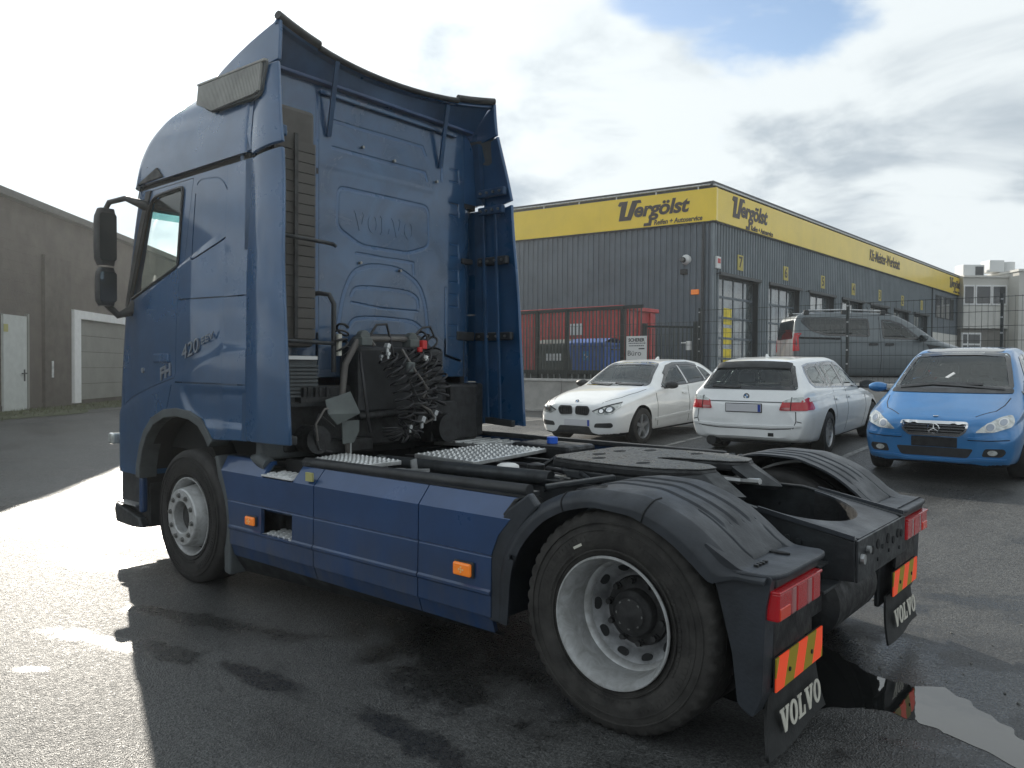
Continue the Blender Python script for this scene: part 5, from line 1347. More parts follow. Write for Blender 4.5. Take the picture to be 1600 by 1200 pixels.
# cross members, axle and underpinnings
def cyl(nm, p, q, r, m, n=18, parent=None): b = MB(); b.cyl(p, q, r, n); return tb(b, nm, m, 40, parent=parent)
for x in (2.0, 1.2, .3): 
    b = MB(); b.b2((x - .06, -.344, .70), (x + .06, .344, .90)); tb(b, 'cross_member', 'black', bevel=.01)
cyl('axle_housing', (0, -.8, .50), (0, .8, .50), .12, 'black'); b = MB(); b.lathe([(-.2, .001), (-.18, .14), (0, .22), (.18, .14), (.2, .001)], (0, 0, .5), 'x', 20); tb(b, 'differential', 'black', 60)
cyl('drive_shaft', (.2, 0, .52), (3.0, 0, .75), .05, 'black'); cyl('front_axle', (3.8, -.9, .45), (3.8, .9, .45), .07, 'black')
b = MB(); b.lathe([(-.17, .001), (-.17, .12), (-.15, .16), (.12, .17), (.17, .13), (.17, .001)], (-.42, .30, .52), 'z', 22); tb(b, 'air_spring', 'black', 50)
b = MB(); b.lathe([(-.17, .001), (-.17, .12), (-.15, .16), (.12, .17), (.17, .13), (.17, .001)], (-.42, -.30, .52), 'z', 22); tb(b, 'air_spring', 'black', 50)
b = MB(); b.lathe([(-.36, .001), (-.35, .12), (-.31, .175), (.31, .175), (.35, .12), (.36, .001)], (-.50, .04, .50), 'y', 28); tb(b, 'air_tank', 'black', 40)
b = MB(); b.b2((-.62, .44, .50), (-.40, .62, .72)); b.b2((-.66, .47, .735), (-.42, .60, .75)); tb(b, 'valve_block', 'black', bevel=.01)
b = MB()
for i in range(7): b.cyl((-.44 - .03 * (i % 4), .445 + .03 * i, .70), (-.44 - .03 * (i % 4), .445 + .03 * i, .79), .012, 6)
tb(b, 'valve_fitting', 'galv', 40)
b = MB(); b.b2((-.70, .43, .64), (-.50, .66, .655)); tb(b, 'bracket_plate', 'frame', bevel=.004)
for y0 in (.47, .53, .59):
    b = MB(); b.tube([(-.45, y0, .78), (-.38, y0 + .02, .84), (-.25, y0, .84), (-.1, y0 - .03, .75)], .012, 6); tb(b, 'air_pipe', 'hose', 60)
# tanks and boxes behind the skirts
for s in (1, -1):
    b = MB(); b.prism(rpoly([(.95, .30), (2.35, .30), (2.35, .88), (.95, .88)], .1), 'y', s * .52, s * 1.12); tb(b, 'fuel_tank' if s < 0 else 'battery_box', 'black', bevel=.02)
b = MB(); b.b2((2.86, .55, .35), (3.2, 1.1, .90)); tb(b, 'battery_box', 'black', bevel=.02)
b = MB(); b.b2((2.50, .5, .30), (2.86, 1.0, .60)); tb(b, 'step_well', 'dark')
# deck clutter: pipes, cable looms, brackets
rnd = random.Random(9)
for i in range(14):
    y = rnd.uniform(-.33, .33); z = rnd.uniform(.86, .97); x0 = rnd.uniform(1.0, 1.4); x1 = rnd.uniform(2.2, 3.0)
    pts = [(x0 + (x1 - x0) * t / 6, y + rnd.uniform(-.05, .05), z + rnd.uniform(-.03, .02)) for t in range(7)]
    b = MB(); b.tube(pts, rnd.uniform(.008, .018), 6); tb(b, 'cable_loom', 'hose', 60)
for i in range(12):
    y = rnd.uniform(.48, 1.05); x0 = rnd.uniform(.65, 1.5); z = rnd.uniform(.80, .93); pts = [(x0 + .14 * t, y + rnd.uniform(-.06, .06), z + rnd.uniform(-.03, .03)) for t in range(6)]
    b = MB(); b.tube(pts, rnd.uniform(.006, .014), 6); tb(b, 'cable_loom', 'hose', 60)
for i in range(26):
    y = rnd.choice([rnd.uniform(.47, 1.08), rnd.uniform(-.32, .32)]); x = rnd.uniform(.75, 3.0); z = .84 + rnd.uniform(0, .07); s_ = rnd.uniform(.03, .08)
    b = MB(); b.box((x, y, z), (s_ * 1.5, s_, s_), Matrix.Rotation(rnd.uniform(-.4, .4), 3, 'Z')); tb(b, 'bracket', rnd.choice(['black', 'frame', 'black']), bevel=.006)
for s in (1,):
    b = MB(); b.tube([(2.55, .47, .955), (1.62, .46, .965), (.98, .455, .975)], .045, 12); tb(b, 'grey_conduit', 'frame', 50)
    b = MB(); b.bar((1.25, .40, .985), (.86, .40, .985), .05, .01); tb(b, 'alu_strip', 'alu')
b = MB(); b.lathe([(0, .001), (0, .075), (.02, .072), (.032, .05), (.036, .001)], (1.43, .33, .985), 'z', 20); tb(b, 'reservoir_cap', 'white', 60)
b = MB(); b.lathe([(0, .06), (.04, .06), (.05, .03), (.05, .001)], (1.30, .20, .97), 'z', 16); b.tube([(1.28, .14, 1.0), (1.22, .1, 1.05), (1.14, .12, 1.0)], .016, 6); tb(b, 'valve', 'black', 50)
b = MB(); b.lathe([(0, .045), (.05, .045), (.055, .03), (.055, .001)], (1.97, -.86, 1.03), 'z', 16); tb(b, 'filler_cap', 'bluecap', 50)
b = MB(); b.b2((1.7, -1.1, .80), (2.3, -.72, 1.028)); tb(b, 'additive_tank', 'black', bevel=.03)
b = MB(); b.lathe([(0, .07), (.018, .07), (.02, .001)], (1.98, .80, .955), 'z', 20); b.bar((1.9, .80, .972), (1.75, .74, .98), .05, .02); tb(b, 'tank_filler', 'galv', 40)
b = MB(); b.bar((2.02, .60, .90), (2.02, .62, 1.02), .05, .012); b.bar((2.42, .52, .92), (2.42, .54, 1.0), .04, .012); tb(b, 'bracket', 'galv')
# right side fairing
b = MB(); b.prism([(3.45, .35), (3.45, 1.03), (.66, 1.03), (.56, .93), (.75, .35)], 'y', -1.235, -1.20); tb(b, 'side_skirt', 'blue2', bevel=.008)
b = MB(); b.bar((3.45, -1.19, 1.035), (.62, -1.19, 1.02), .05, .04); tb(b, 'skirt_rail', 'plastic', bevel=.01)
b = MB(); b.b2((1.3, -1.17, .86), (3.4, -.50, .90)); tb(b, 'tank_top', 'black')
# tread plates
def tread(nm, corners, z, nx_, ny2, side_h=.03):
    "aluminium plate given by four (x, y) corners, with raised studs"
    a, b_, c, d = [Vector(q) for q in corners]
    def P(u, v): return a * (1 - u) * (1 - v) + b_ * u * (1 - v) + c * u * v + d * (1 - u) * v
    mb = MB(); q = [P(0, 0), P(1, 0), P(1, 1), P(0, 1)]
    mb.prism([tuple(k) for k in q], 'z', z - side_h, z); o = tb(mb, nm, 'alu', bevel=.004)
    st = MB()
    for i in range(nx_):
        for j in range(ny2):
            p = P((i + .5 + .22 * (j % 2) - .11) / nx_, (j + .5) / ny2)
            u = Vector((.017, .004)); w_ = Vector((-.003, .013))
            st.add([(p.x - u.x, p.y - u.y, z), (p.x + w_.x, p.y + w_.y, z), (p.x + u.x, p.y + u.y, z), (p.x - w_.x, p.y - w_.y, z), (p.x, p.y, z + .009)], [(0, 1, 4), (1, 2, 4), (2, 3, 4), (3, 0, 4)])
    tag(st.build('tread_studs', M['alu'], o), kind='stuff'); return o
tread('catwalk_plate', [(2.71, .92), (2.16, .92), (2.16, .60), (2.80, .58)], 1.0, 13, 8)
tread('catwalk_plate', [(2.40, .26), (1.75, .32), (1.93, -.76), (2.52, -.70)], 1.0, 11, 18)
pl = tread('catwalk_plate', [(3.08, -.60), (2.52, -.70), (2.55, -1.16), (3.14, -1.14)], .99, 4, 4)
b = MB()
for i in range(5): b.bar((3.08 - i * .11, -.63, .998), (3.10 - i * .11, -1.12, .998), .02, .012)
tb(b, 'plate_ribs', 'alu', parent=pl)
b = MB(); b.bar((1.92, -.78, 1.0), (1.80, -1.12, 1.0), .07, .02); tb(b, 'alu_strip', 'alu')
b = MB(); b.b2((3.2, .45, .93), (4.0, 1.15, .97)); tb(b, 'chassis_cover', 'black', bevel=.01); b = MB(); b.b2((3.0, -1.1, .90), (3.9, -.45, .96)); tb(b, 'chassis_cover', 'black', bevel=.01)

# fifth wheel coupling
fw_ = MB(); top = 1.105
half = [(1.04, 0), (1.04, .36), (.98, .43), (.80, .47), (.45, .49), (.22, .46), (.05, .34), (.02, .22), (.10, .13), (.28, .085), (.46, .065), (.50, .03), (.51, 0)]
ol = half + [(x, -y) for x, y in half[1:-1]][::-1]
fw_.prism(ol, 'z', top - .065, top - .010); fwo = tb(fw_, 'fifth_wheel', 'black', bevel=.015)
b = MB(); b.prism([(.53 + (x - .53) * .985, y * .975) for x, y in ol], 'z', top - .0099, top); tb(b, 'wear_plate', 'grease', bevel=.005, parent=fwo)
for sd in (1, -1):
    b = MB(); vs = [(.24, sd * .44, top - .02), (.06, sd * .33, top - .02), (.03, sd * .21, top - .02), (.12, sd * .13, top - .02), (-.10, sd * .36, top - .13), (-.16, sd * .25, top - .14), (-.05, sd * .14, top - .13), (.10, sd * .46, top - .12)]
    b.add(vs, [(0, 1, 2, 3), (1, 4, 5, 2), (2, 5, 6, 3), (0, 7, 4, 1)]); ro = tb(b, 'ramp', 'frame', 30, parent=fwo); solid(ro, .03)
    b = MB(); b.prism([(.30, .97), (.85, .97), (.72, 1.035), (.42, 1.035)], 'y', sd * .28, sd * .46); tb(b, 'pedestal', 'frame', bevel=.015, parent=fwo)
    b = MB(); b.prism([(.85, top - .11), (.25, top - .14), (.10, top - .12), (.24, top - .06), (.9, top - .06)], 'y', sd * .42, sd * .475); tb(b, 'side_web', 'frame', bevel=.01, parent=fwo)
    for x, y in ((.74, .30), (.86, .12), (.42, .33)):
        b = MB(); b.prism(ell(x, sd * y, .035, .055, 14), 'z', top - .02, top + .0015); tb(b, 'lubrication_pocket', 'dark', parent=fwo)
b = MB(); b.b2((.15, -.50, .962), (1.0, .50, .975)); tb(b, 'mounting_plate', 'frame', bevel=.004)
b = MB(); b.tube([(.75, .47, 1.03), (.60, .60, 1.02), (.55, .70, 1.02)], .014, 6); tb(b, 'release_handle', 'frame', 60, parent=fwo)
b = MB()
for i in range(9): b.cyl((.1 + .1 * i, .455, .975), (.1 + .1 * i, .455, .99), .014, 6)
tb(b, 'bolt', 'nut')
b = MB(); b.tube([(.18, -.10, 1.0), (.05, -.16, .99), (-.08, -.12, 1.0)], .018, 6); b.cyl((.1, -.2, .98), (.04, -.2, 1.02), .03, 8); tb(b, 'locking_bar', 'galv', 40)

# ================================================================ side skirt (left), three panels
def skirt_pt(x, t, xb=None):
    "profile down the skirt face: t 0 top .. 1 bottom"
    prof = [(0, .985, 1.13), (.03, .982, 1.165), (.20, .885, 1.248), (.42, .690, 1.250), (.425, .682, 1.242), (.435, .674, 1.250), (.66, .512, 1.252), (.68, .502, 1.262), (.705, .488, 1.262), (.72, .478, 1.252), (.87, .372, 1.250), (.875, .366, 1.242), (1.0, .285, 1.215)]
    ts = [p[0] for p in prof]; i = 0
    while i < len(ts) - 2 and t > ts[i + 1]: i += 1
    k = (t - ts[i]) / (ts[i + 1] - ts[i]); return prof[i][1] * (1 - k) + prof[i + 1][1] * k, prof[i][2] * (1 - k) + prof[i + 1][2] * k
TS = [0, .03, .08, .14, .20, .30, .42, .425, .435, .5, .58, .66, .68, .705, .72, .80, .87, .875, .93, 1.0]
def skirt(x0, x1, hole=None, cutend=False):
    xs = [x0 + (x1 - x0) * i / 24 for i in range(25)]
    if hole:
        for hx in (hole[0], hole[1]): xs[min(range(25), key=lambda i: abs(xs[i] - hx))] = hx
    mb = MB(); nt_ = len(TS); vs = []
    for x in xs:
        for t in TS:
            z, y = skirt_pt(x, t); xx = x
            if hole:
                xe = pchip([.28, .36, .70, .85, .985], [3.25, 3.25, 3.29, 3.36, 3.43], z); xx = x if x < 2.87 else 2.87 + (xe - 2.87) * (x - 2.87) / (x1 - 2.87)
            if cutend:
                xe = .565 + .19 * max(0, min(1, (.965 - z) / .22)); xx = x0 + (xe - x0) * (x - x0) / (x1 - x0)
            vs.append((xx, y, z))
    fs = []
    for i in range(24):
        for j in range(nt_ - 1):
            cx = (xs[i] + xs[i + 1]) / 2; cz = (skirt_pt(0, TS[j])[0] + skirt_pt(0, TS[j + 1])[0]) / 2
            if hole and hole[0] < cx < hole[1] and (hole[2] < cz < hole[3] or cz > .90): continue
            fs.append((i * nt_ + j, (i + 1) * nt_ + j, (i + 1) * nt_ + j + 1, i * nt_ + j + 1))
    mb.add(vs, fs); o = tb(mb, 'skirt_panel', 'blue2', 30, fix=False)
    # outward facing check
    me = o.data
    if sum(p.normal.y for p in me.polygons) < 0: me.flip_normals()
    solid(o, .025, -1); return o
s1 = skirt(3.43, 2.262, hole=(2.86, 2.48, .50, .66)) if False else None
def skirt_dir(x0, x1, **k): return skirt(x0, x1, **k)
h_ = (2.49, 2.85, .505, .672)
p1 = skirt(2.262, 3.43, hole=h_); p2 = skirt(1.298, 2.254); p3 = skirt(1.29, .60, cutend=True)
# front edge finisher, lower valance
b = MB(); b.prism([(3.437, .985), (3.475, .98), (3.43, .84), (3.375, .70), (3.345, .40), (3.335, .15), (3.255, .14), (3.255, .36), (3.296, .70), (3.366, .85)], 'y', 1.08, 1.248); tb(b, 'skirt_edge', 'greyplastic', bevel=.012)
b = MB(); b.grid(lambda u, v: (3.26 - 2.48 * u, 1.213 - .09 * v + .012 * math.sin(u * 40) * 0, .284 - .135 * v + .09 * u * v), 30, 4); solid(tb(b, 'skirt_valance', 'plastic', 60), .015)
b = MB(); b.tube([(2.50, 1.135, 1.005), (1.5, 1.135, 1.012), (.60, 1.135, 1.02)], .034, 10); b.b2((.60, 1.05, .985), (2.5, 1.16, 1.01)); tb(b, 'skirt_rail', 'plastic', 40)
b = MB(); b.prism([(2.48, .985), (2.40, .985), (2.40, 1.02), (2.46, 1.03)], 'y', 1.06, 1.17); tb(b, 'rail_end', 'plastic', bevel=.01)
for z0, d0 in ((.500, .0), (.905, .0)):
    b = MB(); b.b2((2.492, 1.06 + d0, z0 - .012), (2.848, 1.254, z0)); st = tb(b, 'step', 'tread', bevel=.003)
    g = MB()
    for i in range(11):
        for j in range(4):
            if (i + j) % 2 == 0: g.b2((2.50 + i * .031, 1.08 + j * .042, z0), (2.522 + i * .031, 1.112 + j * .042, z0 + .012))
    tag(g.build('step_teeth', M['tread'], st), kind='stuff')
b = MB(); b.b2((2.48, .98, .48), (2.86, 1.05, .72)); tb(b, 'step_recess', 'dark')
b = MB(); b.b2((2.48, 1.02, .90), (2.86, 1.05, .99)); tb(b, 'step_recess', 'dark')
b = MB(); b.tube([(3.12, 1.15, .99), (2.98, 1.17, .985), (2.88, 1.17, .955)], [.02, .05, .05], 8); tb(b, 'step_guard', 'greyplastic', 50)
b = MB(); b.b2((2.275, 1.236, .91), (2.345, 1.25, .965)); o = tb(b, 'yellow_tag', 'yellowtag')
o.rotation_euler = (0, 0, 0)
for x, z, s_ in ((2.955, .575, 1.0), (.935, .592, 1.15)):
    b = MB(); b.b2((x - .062 * s_, 1.250, z - .036 * s_), (x + .062 * s_, 1.266, z + .036 * s_)); ml = tb(b, 'marker_light', 'plastic', bevel=.008)
    b = MB(); b.b2((x - .054 * s_, 1.262, z - .030 * s_), (x + .054 * s_, 1.284, z + .030 * s_)); tb(b, 'lens', 'orange', bevel=.010, parent=ml)
    for dx, dz in ((0, 0), (.014, 0), (-.014, 0), (0, .012), (0, -.012)):
        b = MB(); b.cyl((x + dx, 1.280, z + dz), (x + dx, 1.2865, z + dz), .0055, 8); tb(b, 'led', 'orange_core', parent=ml)

# ================================================================ rear mudguards
def mudguard(sd):
    root = empty('mudguard', (0, 0, 0), 0, TR)
    # centre line of the arch in (x, z), front foot to shelf
    arcp = [(.735, .36), (.735, .55), (.715, .68), (.66, .80), (.57, .905), (.44, 1.0), (.28, 1.062), (.11, 1.092), (-.06, 1.088), (-.20, 1.052), (-.33, .995), (-.43, .925), (-.505, .865), (-.56, .838), (-.62, .835), (-.67, .835)]
    # resample
    P = [Vector(p) for p in arcp]; L = [0]
    for i in range(1, len(P)): L.append(L[-1] + (P[i] - P[i - 1]).length)
    def at(s): return pchip(L, [p.x for p in P], s), pchip(L, [p.y for p in P], s)
    T = L[-1]; NU = 130; NV = 190
    YI, YO = .62, 1.262
    def surf(u, v):
        s = u * T; x, z = at(s); x2, z2 = at(min(T, s + .01)); x1, z1 = at(max(0, s - .01))
        t = Vector((x2 - x1, z2 - z1)); t.normalize(); nrm = Vector((t.y * -1, t.x)) * -1
        nrm = Vector((-t.y, t.x)) 
        if nrm.y < 0: nrm = -nrm
        if x > .7: nrm = Vector((1, 0))
        y = YI + (YO - YI) * min(1, v / .82); drop = 0
        # rounded shoulder then the outer lip going towards the wheel
        if v > .70:
            k = (v - .70) / .30
            y = YI + (YO - YI) * (.70 / .82) + (YO - YI - (YO - YI) * (.70 / .82)) * math.sin(min(1, k * 1.3) * PI / 2)
            drop = (.115 + .02 * math.sin(u * 9)) * max(0, k - .12) ** 1.25
        shelf = sm((-.50 - x) / .06)
        drop *= (1 - .72 * shelf)
        # moulded ribs along the arch
        rib = 0
        for yc in (.74, .86, .98):
            d = abs(y - yc)
            if .10 < x + .0 < .11: pass
            on_ = sm((x + .40 - .06 * (yc - .86)) / .02) * sm((.30 - x) / .05) if x < .30 else 0
            rib += on_ * (.007 * sm((.030 - d) / .006) - .009 * sm((.042 - d) / .004) * sm((d - .031) / .004))
        for yc in (.70, .82, 1.0):
            d = abs(y - yc); on_ = sm((-.30 - x) / .03) * sm((x + .52) / .04)
            rib += .0 * on_
        # rectangular groove loop low on the back
        if -.58 < x < -.26:
            for yc in (.70, 1.04): rib -= .010 * sm((.011 - abs(y - yc)) / .005) * sm((x + .57) / .02) * sm((-.43 + .16 * (yc > .9) - x) / .02)
            rib -= .010 * sm((.012 - abs(x + .535)) / .005) * (1 if .70 < y < 1.04 else 0)
        dent = .012 * math.exp(-((x - .02) / .14) ** 2 - ((v - .84) / .12) ** 2)
        off = -drop + rib - dent
        return Vector((x + nrm.x * off, y * sd, z + nrm.y * off))
    mb = MB(); mb.grid(surf, NU, NV); o = mb.build('arch_shell', M['fender'], root, 32); solid(o, .012, 1 if sd < 0 else -1)
    # dark hand slot in the front of the crown
    b = MB(); pts = [surf(.47 + .013 * i, .69) for i in range(8)]; wd = (.006, .022, .030, .030, .016, .012, .020, .006)
    b.add([p + Vector((0, sd * wd[i], .004)) for i, p in enumerate(pts)] + [p + Vector((0, -sd * wd[i] * .7, .009)) for i, p in enumerate(pts)], [(i, i + 1, 8 + i + 1, 8 + i) for i in range(7)]); b.build('hand_slot', M['dark'], root)
    # seams between the three moulded pieces
    for u in (.452, .70):
        b = MB(); pts = [surf(u, .66 + .34 * i / 10) + Vector((0, sd * .002, .001)) for i in range(11)]; b.tube(pts, .004, 5); b.build('seam', M['dark'], root)
    # front piece: skirt beside the wheel
    b = MB(); b.prism([(.775, .35), (.79, .62), (.75, .80), (.66, .93), (.52, 1.03), (.46, .97), (.56, .86), (.64, .72), (.675, .58), (.68, .35)], 'y', sd * 1.20, sd * 1.245); b.build('front_flank', M['fender'], root, bevel=.012)
    b = MB(); b.prism([(.80, .70), (.735, .86), (.62, .99), (.58, 1.0), (.70, .84), (.76, .70)], 'y', sd * 1.12, sd * 1.235); b.build('filler', M['plastic'], root, bevel=.01)
    b = MB(); b.bar((.62, sd * .98, 1.02), (.36, sd * .72, 1.07), .05, .025); b.build('support_bar', M['frame'], root, bevel=.006)
    # rear drop: panel carrying lamp and flap
    b = MB(); b.prism(rpoly([(-.69, .832), (-.56, .84), (-.40, .93), (-.47, .72), (-.53, .50), (-.555, .30), (-.62, .26), (-.655, .35), (-.665, .70)], .02), 'y', sd * 1.14, sd * 1.235); b.build('rear_flank', M['fender'], root, bevel=.02)
    b = MB(); b.b2((-.60, sd * .60, .27), (-.57, sd * 1.139, .80)); b.build('back_panel', M['plastic'], root, bevel=.01)
    b = MB(); b.prism(rpoly([(-.56, .62), (-.69, .63), (-.715, .70), (-.715, 1.15), (-.69, 1.235), (-.52, 1.255), (-.52, .62)], .05), 'z', .815, .838)
    b.v = [(x, y * sd, z) for x, y, z in b.v]; b.build('shelf', M['fender'], root, bevel=.008)
    b = MB(); b.b2((-.69, sd * .70, .775), (-.60, sd * 1.19, .814)); b.build('lamp_hood', M['plastic'], root, bevel=.01)
    b = MB(); b.prism(ell(-.56, .845, .055, .018, 14), 'z', .839, .846); b.v = [(x, y * sd, z) for x, y, z in b.v]; b.build('shelf_slot', M['dark'], root)
    b = MB()
    for k in range(4): b.b2((-.60 + .006, sd * (1.14 - .03 * k), .8385), (-.575, sd * (1.125 - .03 * k), .847))
    b.build('clip', M['black'], root)
    # tail lamp
    tl = empty('tail_light', (-.65, sd * .965, .71), 0, root)
    def lens(nm, m, y0, y1, dx=0):
        b = MB(); b.b2((-.062 - dx, y0 * sd, -.058), (.03, y1 * sd, .058)); return b.build(nm, M[m], tl, bevel=.010)
    lens('red_lens', 'red', -.225, -.125); lens('pale_lens', 'pinklens', -.1245, -.065); lens('red_lens', 'red', -.0645, .055); lens('pale_lens', 'pinklens', .0555, .11); lens('red_lens', 'red', .1105, .25)
    b = MB(); b.b2((-.0655, .135 * sd, -.052), (-.058, .242 * sd, -.004)); b.build('amber_lens', M['redorange'], tl, bevel=.004)
    b = MB(); b.b2((-.067, -.23 * sd, .052), (.03, .255 * sd, .064)); b.build('lamp_rim', M['red'], tl, bevel=.004)
    b = MB(); b.b2((.031, -.24 * sd, -.06), (.07, .25 * sd, .06)); b.build('lamp_base', M['plastic'], tl)
    b = MB(); b.prism(rpoly([(.01, -.04), (.05, -.04), (.05, .04), (.01, .04)], .01), 'y', sd * .2505, sd * .262); b.build('side_marker', M['red'], tl, bevel=.004)
    # dirty number plate panel
    b = MB(); b.b2((-.662, sd * .70, .485), (-.645, sd * 1.14, .64)); b.build('backing_plate', M['black'], root, bevel=.004)
    # striped reflective plate
    rp = empty('reflective_plate', (-.672, sd * .87, .415), 0, root)
    hw_, hh = .27, .068
    b = MB(); b.b2((.003, -hw_, -hh), (.010, hw_, hh)); b.build('backing', M['plastic'], rp)
    slope = .11; bw_ = hw_ * 2 / 5
    edges = [-hw_ + i * bw_ for i in range(6)]
    def clip_(poly):
        for a_, lim, sg in ((0, -hw_, 1), (0, hw_, -1)):
            outp = []
            for i in range(len(poly)):
                p, q = poly[i], poly[(i + 1) % len(poly)]
                ip, iq = (p[0] - lim) * sg >= 0, (q[0] - lim) * sg >= 0
                if ip: outp.append(p)
                if ip != iq:
                    t = (lim - p[0]) / (q[0] - p[0]); outp.append((lim, p[1] + (q[1] - p[1]) * t))
            poly = outp
            if not poly: return []
        return poly
    lean = .045
    for i in range(-1, 6):
        y0 = -hw_ + i * bw_ + lean * .5; pl_ = clip_([(y0 - lean, -hh), (y0 + bw_ - lean, -hh), (y0 + bw_ + lean * .2, hh), (y0 + lean * .2, hh)])
        if len(pl_) < 3: continue
        ar = abs(sum(pl_[j][0] * pl_[(j + 1) % len(pl_)][1] - pl_[(j + 1) % len(pl_)][0] * pl_[j][1] for j in range(len(pl_)))) / 2
        if ar < 1e-4: continue
        b = MB(); b.prism([(q * -1 * 1, z) for q, z in pl_], 'x', -.004, .002); b.build('stripe', M['refl_red' if i % 2 == 0 else 'refl_yel'], rp)
    for y in (-.13, .13):
        b = MB(); b.cyl((-.009, y, -.01), (-.003, y, -.01), .010, 8); b.build('rivet', M['black'], rp)
    # mudflap with raised lettering
    mf = empty('mudflap', (-.655, sd * .86, .345), 0, root)
    b = MB()
    def fl(u, v): return (.02 - .035 * v ** 2 + .012 * math.sin(u * 5 + 1) * v, (u - .5) * (.54 + .16 * v), -.255 * v)
    b.grid(fl, 14, 10); so = b.build('sheet', M['flap'], mf, 180); solid(so, .012, 0)
    w_ = slab_word(.098, .003); mt = frame_mtx((-.022, 0, -.135), (0, -1, 0), (.10, 0, 1)); place(w_, mt, 1.05).build('lettering', M['cream'], mf)
    return root
mudguard(1); mudguard(-1)
# ================================================================ wheels
def tyre_mesh(R, W, Rrim, name, m, lugs=0):
    prof = [(-W * .40, Rrim - .005), (-W * .47, Rrim + .03), (-W * .505, (R + Rrim) * .5 - .01), (-W * .50, R - .10), (-W * .475, R - .045), (-W * .44, R - .012), (-W * .36, R), (-W * .22, R + .003), (-W * .215, R - .012), (-W * .195, R - .012), (-W * .19, R + .003), (0, R + .004), (W * .19, R + .003), (W * .195, R - .012), (W * .215, R - .012), (W * .22, R + .003), (W * .36, R), (W * .44, R - .012), (W * .475, R - .045), (W * .50, R - .10), (W * .495, R - .125), (W * .505, (R + Rrim) * .5 - .01), (W * .50, Rrim + .05), (W * .485, Rrim + .045), (W * .47, Rrim + .02), (W * .40, Rrim - .005)]
    n = 144 if lugs else 72
    def mod(i, j, t, r):
        if lugs and j in (5, 6, 17, 16) and i % 3 == 0: r -= .012
        if lugs and j in (4, 18) and i % 3 == 0: r -= .006; 
        return t, r
    b = MB(); b.lathe(prof, (0, 0, 0), 'y', n, closed=False, mod=mod); return b.mesh(name, M[m], 50)
def truck_wheel(x, sd, front):
    R = .505
    w = empty('wheel', (x, sd * (1.13 if front else 1.09), R - .006), 0 if sd > 0 else PI, TR)
    t = bpy.data.objects.new('tyre', truck_wheel.tf if front else truck_wheel.tr); COL.objects.link(t); t.parent = w
    if front:
        b = MB(); b.lathe([(-.12, .27), (.10, .283), (.135, .296), (.148, .296), (.148, .288), (.13, .272), (.05, .262), (.0, .25)], (0, 0, 0), 'y', 64); b.build('rim', M['rim'], w, 40)
        b = MB(); b.lathe([(-.005, .262), (.03, .245), (.10, .232), (.165, .220), (.195, .214), (.204, .205), (.205, .125), (.198, .118), (.12, .112), (.118, .001)], (0, 0, 0), 'y', 64); b.build('disc', M['rim'], w, 30)
        for i in range(10):
            a = 2 * PI * (i + .5) / 10
            nrm = Vector((.55 * math.cos(a), .83, .55 * math.sin(a))).normalized(); c = Vector((.243 * math.cos(a), .045, .243 * math.sin(a)))
            b = MB(); tang = Vector((-math.sin(a), 0, math.cos(a))); rad = nrm.cross(tang)
            vs = [c + nrm * .003 + tang * .036 * math.cos(q) + rad * .024 * math.sin(q) for q in [2 * PI * k / 14 for k in range(14)]]
            b.add(vs + [v - nrm * .01 for v in vs], [tuple(range(14))] + [(k, (k + 1) % 14, 14 + (k + 1) % 14, 14 + k) for k in range(14)]); b.build('hand_hole', M['dark'], w)
        b = MB(); b.lathe([(.10, .112), (.135, .108), (.142, .09), (.15, .06), (.151, .001)], (0, 0, 0), 'y', 32); b.build('hub', M['hub'], w, 40)
        nr, ny0 = .165, .205
    else:
        b = MB(); b.lathe([(.158, .300), (.166, .297), (.166, .290), (.150, .284), (.12, .268), (.06, .262), (.045, .258), (-.005, .256), (-.02, .240), (-.045, .235)], (0, 0, 0), 'y', 72); b.build('rim', M['rim'], w, 40)
        b = MB(); b.lathe([(-.040, .246), (-.045, .226), (-.075, .200), (-.090, .184), (-.096, .178), (-.098, .165), (-.098, .09)], (0, 0, 0), 'y', 72); b.build('disc', M['rim_dirty'], w, 40)
        for i in range(10):
            a = 2 * PI * i / 10
            c = Vector((.212 * math.cos(a), -.058, .212 * math.sin(a))); nrm = Vector((-.45 * math.cos(a), .89, -.45 * math.sin(a))).normalized(); tang = Vector((-math.sin(a), 0, math.cos(a))); rad = nrm.cross(tang); b = MB()
            vs = [c + nrm * .004 + tang * .030 * math.cos(q) + rad * .021 * math.sin(q) for q in [2 * PI * k / 16 for k in range(16)]]
            b.add(vs + [v - nrm * .01 for v in vs], [tuple(range(16))] + [(k, (k + 1) % 16, 16 + (k + 1) % 16, 16 + k) for k in range(16)]); b.build('hand_hole', M['dark'], w)
        b = MB(); b.lathe([(-.10, .165), (-.075, .158), (-.07, .11), (-.03, .108), (-.02, .10), (-.015, .085), (.0, .075), (.005, .05), (.006, .001)], (0, 0, 0), 'y', 40); b.build('hub', M['hub'], w, 40)
        t2 = bpy.data.objects.new('inner_tyre', truck_wheel.tf); COL.objects.link(t2); t2.parent = w; t2.location = (0, -.335, 0)
        for i in range(8):
            a = 2 * PI * i / 8; b = MB(); b.cyl((.066 * math.cos(a), -.012, .066 * math.sin(a)), (.066 * math.cos(a), .002, .066 * math.sin(a)), .007, 6); b.build('hub_bolt', M['nut'], w)
        nr, ny0 = .145, -.070
    for i in range(10):
        a = 2 * PI * (i + .25) / 10; b = MB(); p = Vector((nr * math.cos(a), ny0, nr * math.sin(a)))
        b.cyl(p, p + Vector((0, .008, 0)), .019, 12); b.cyl(p + Vector((0, .009, 0)), p + Vector((0, .018 if front else .028, 0)), .0145, 6); b.build('wheel_nut', M['nut' if front else 'hub'], w, 40)
    sidewall_marks(w, R, 'rubber' if front else 'rubber_rear')
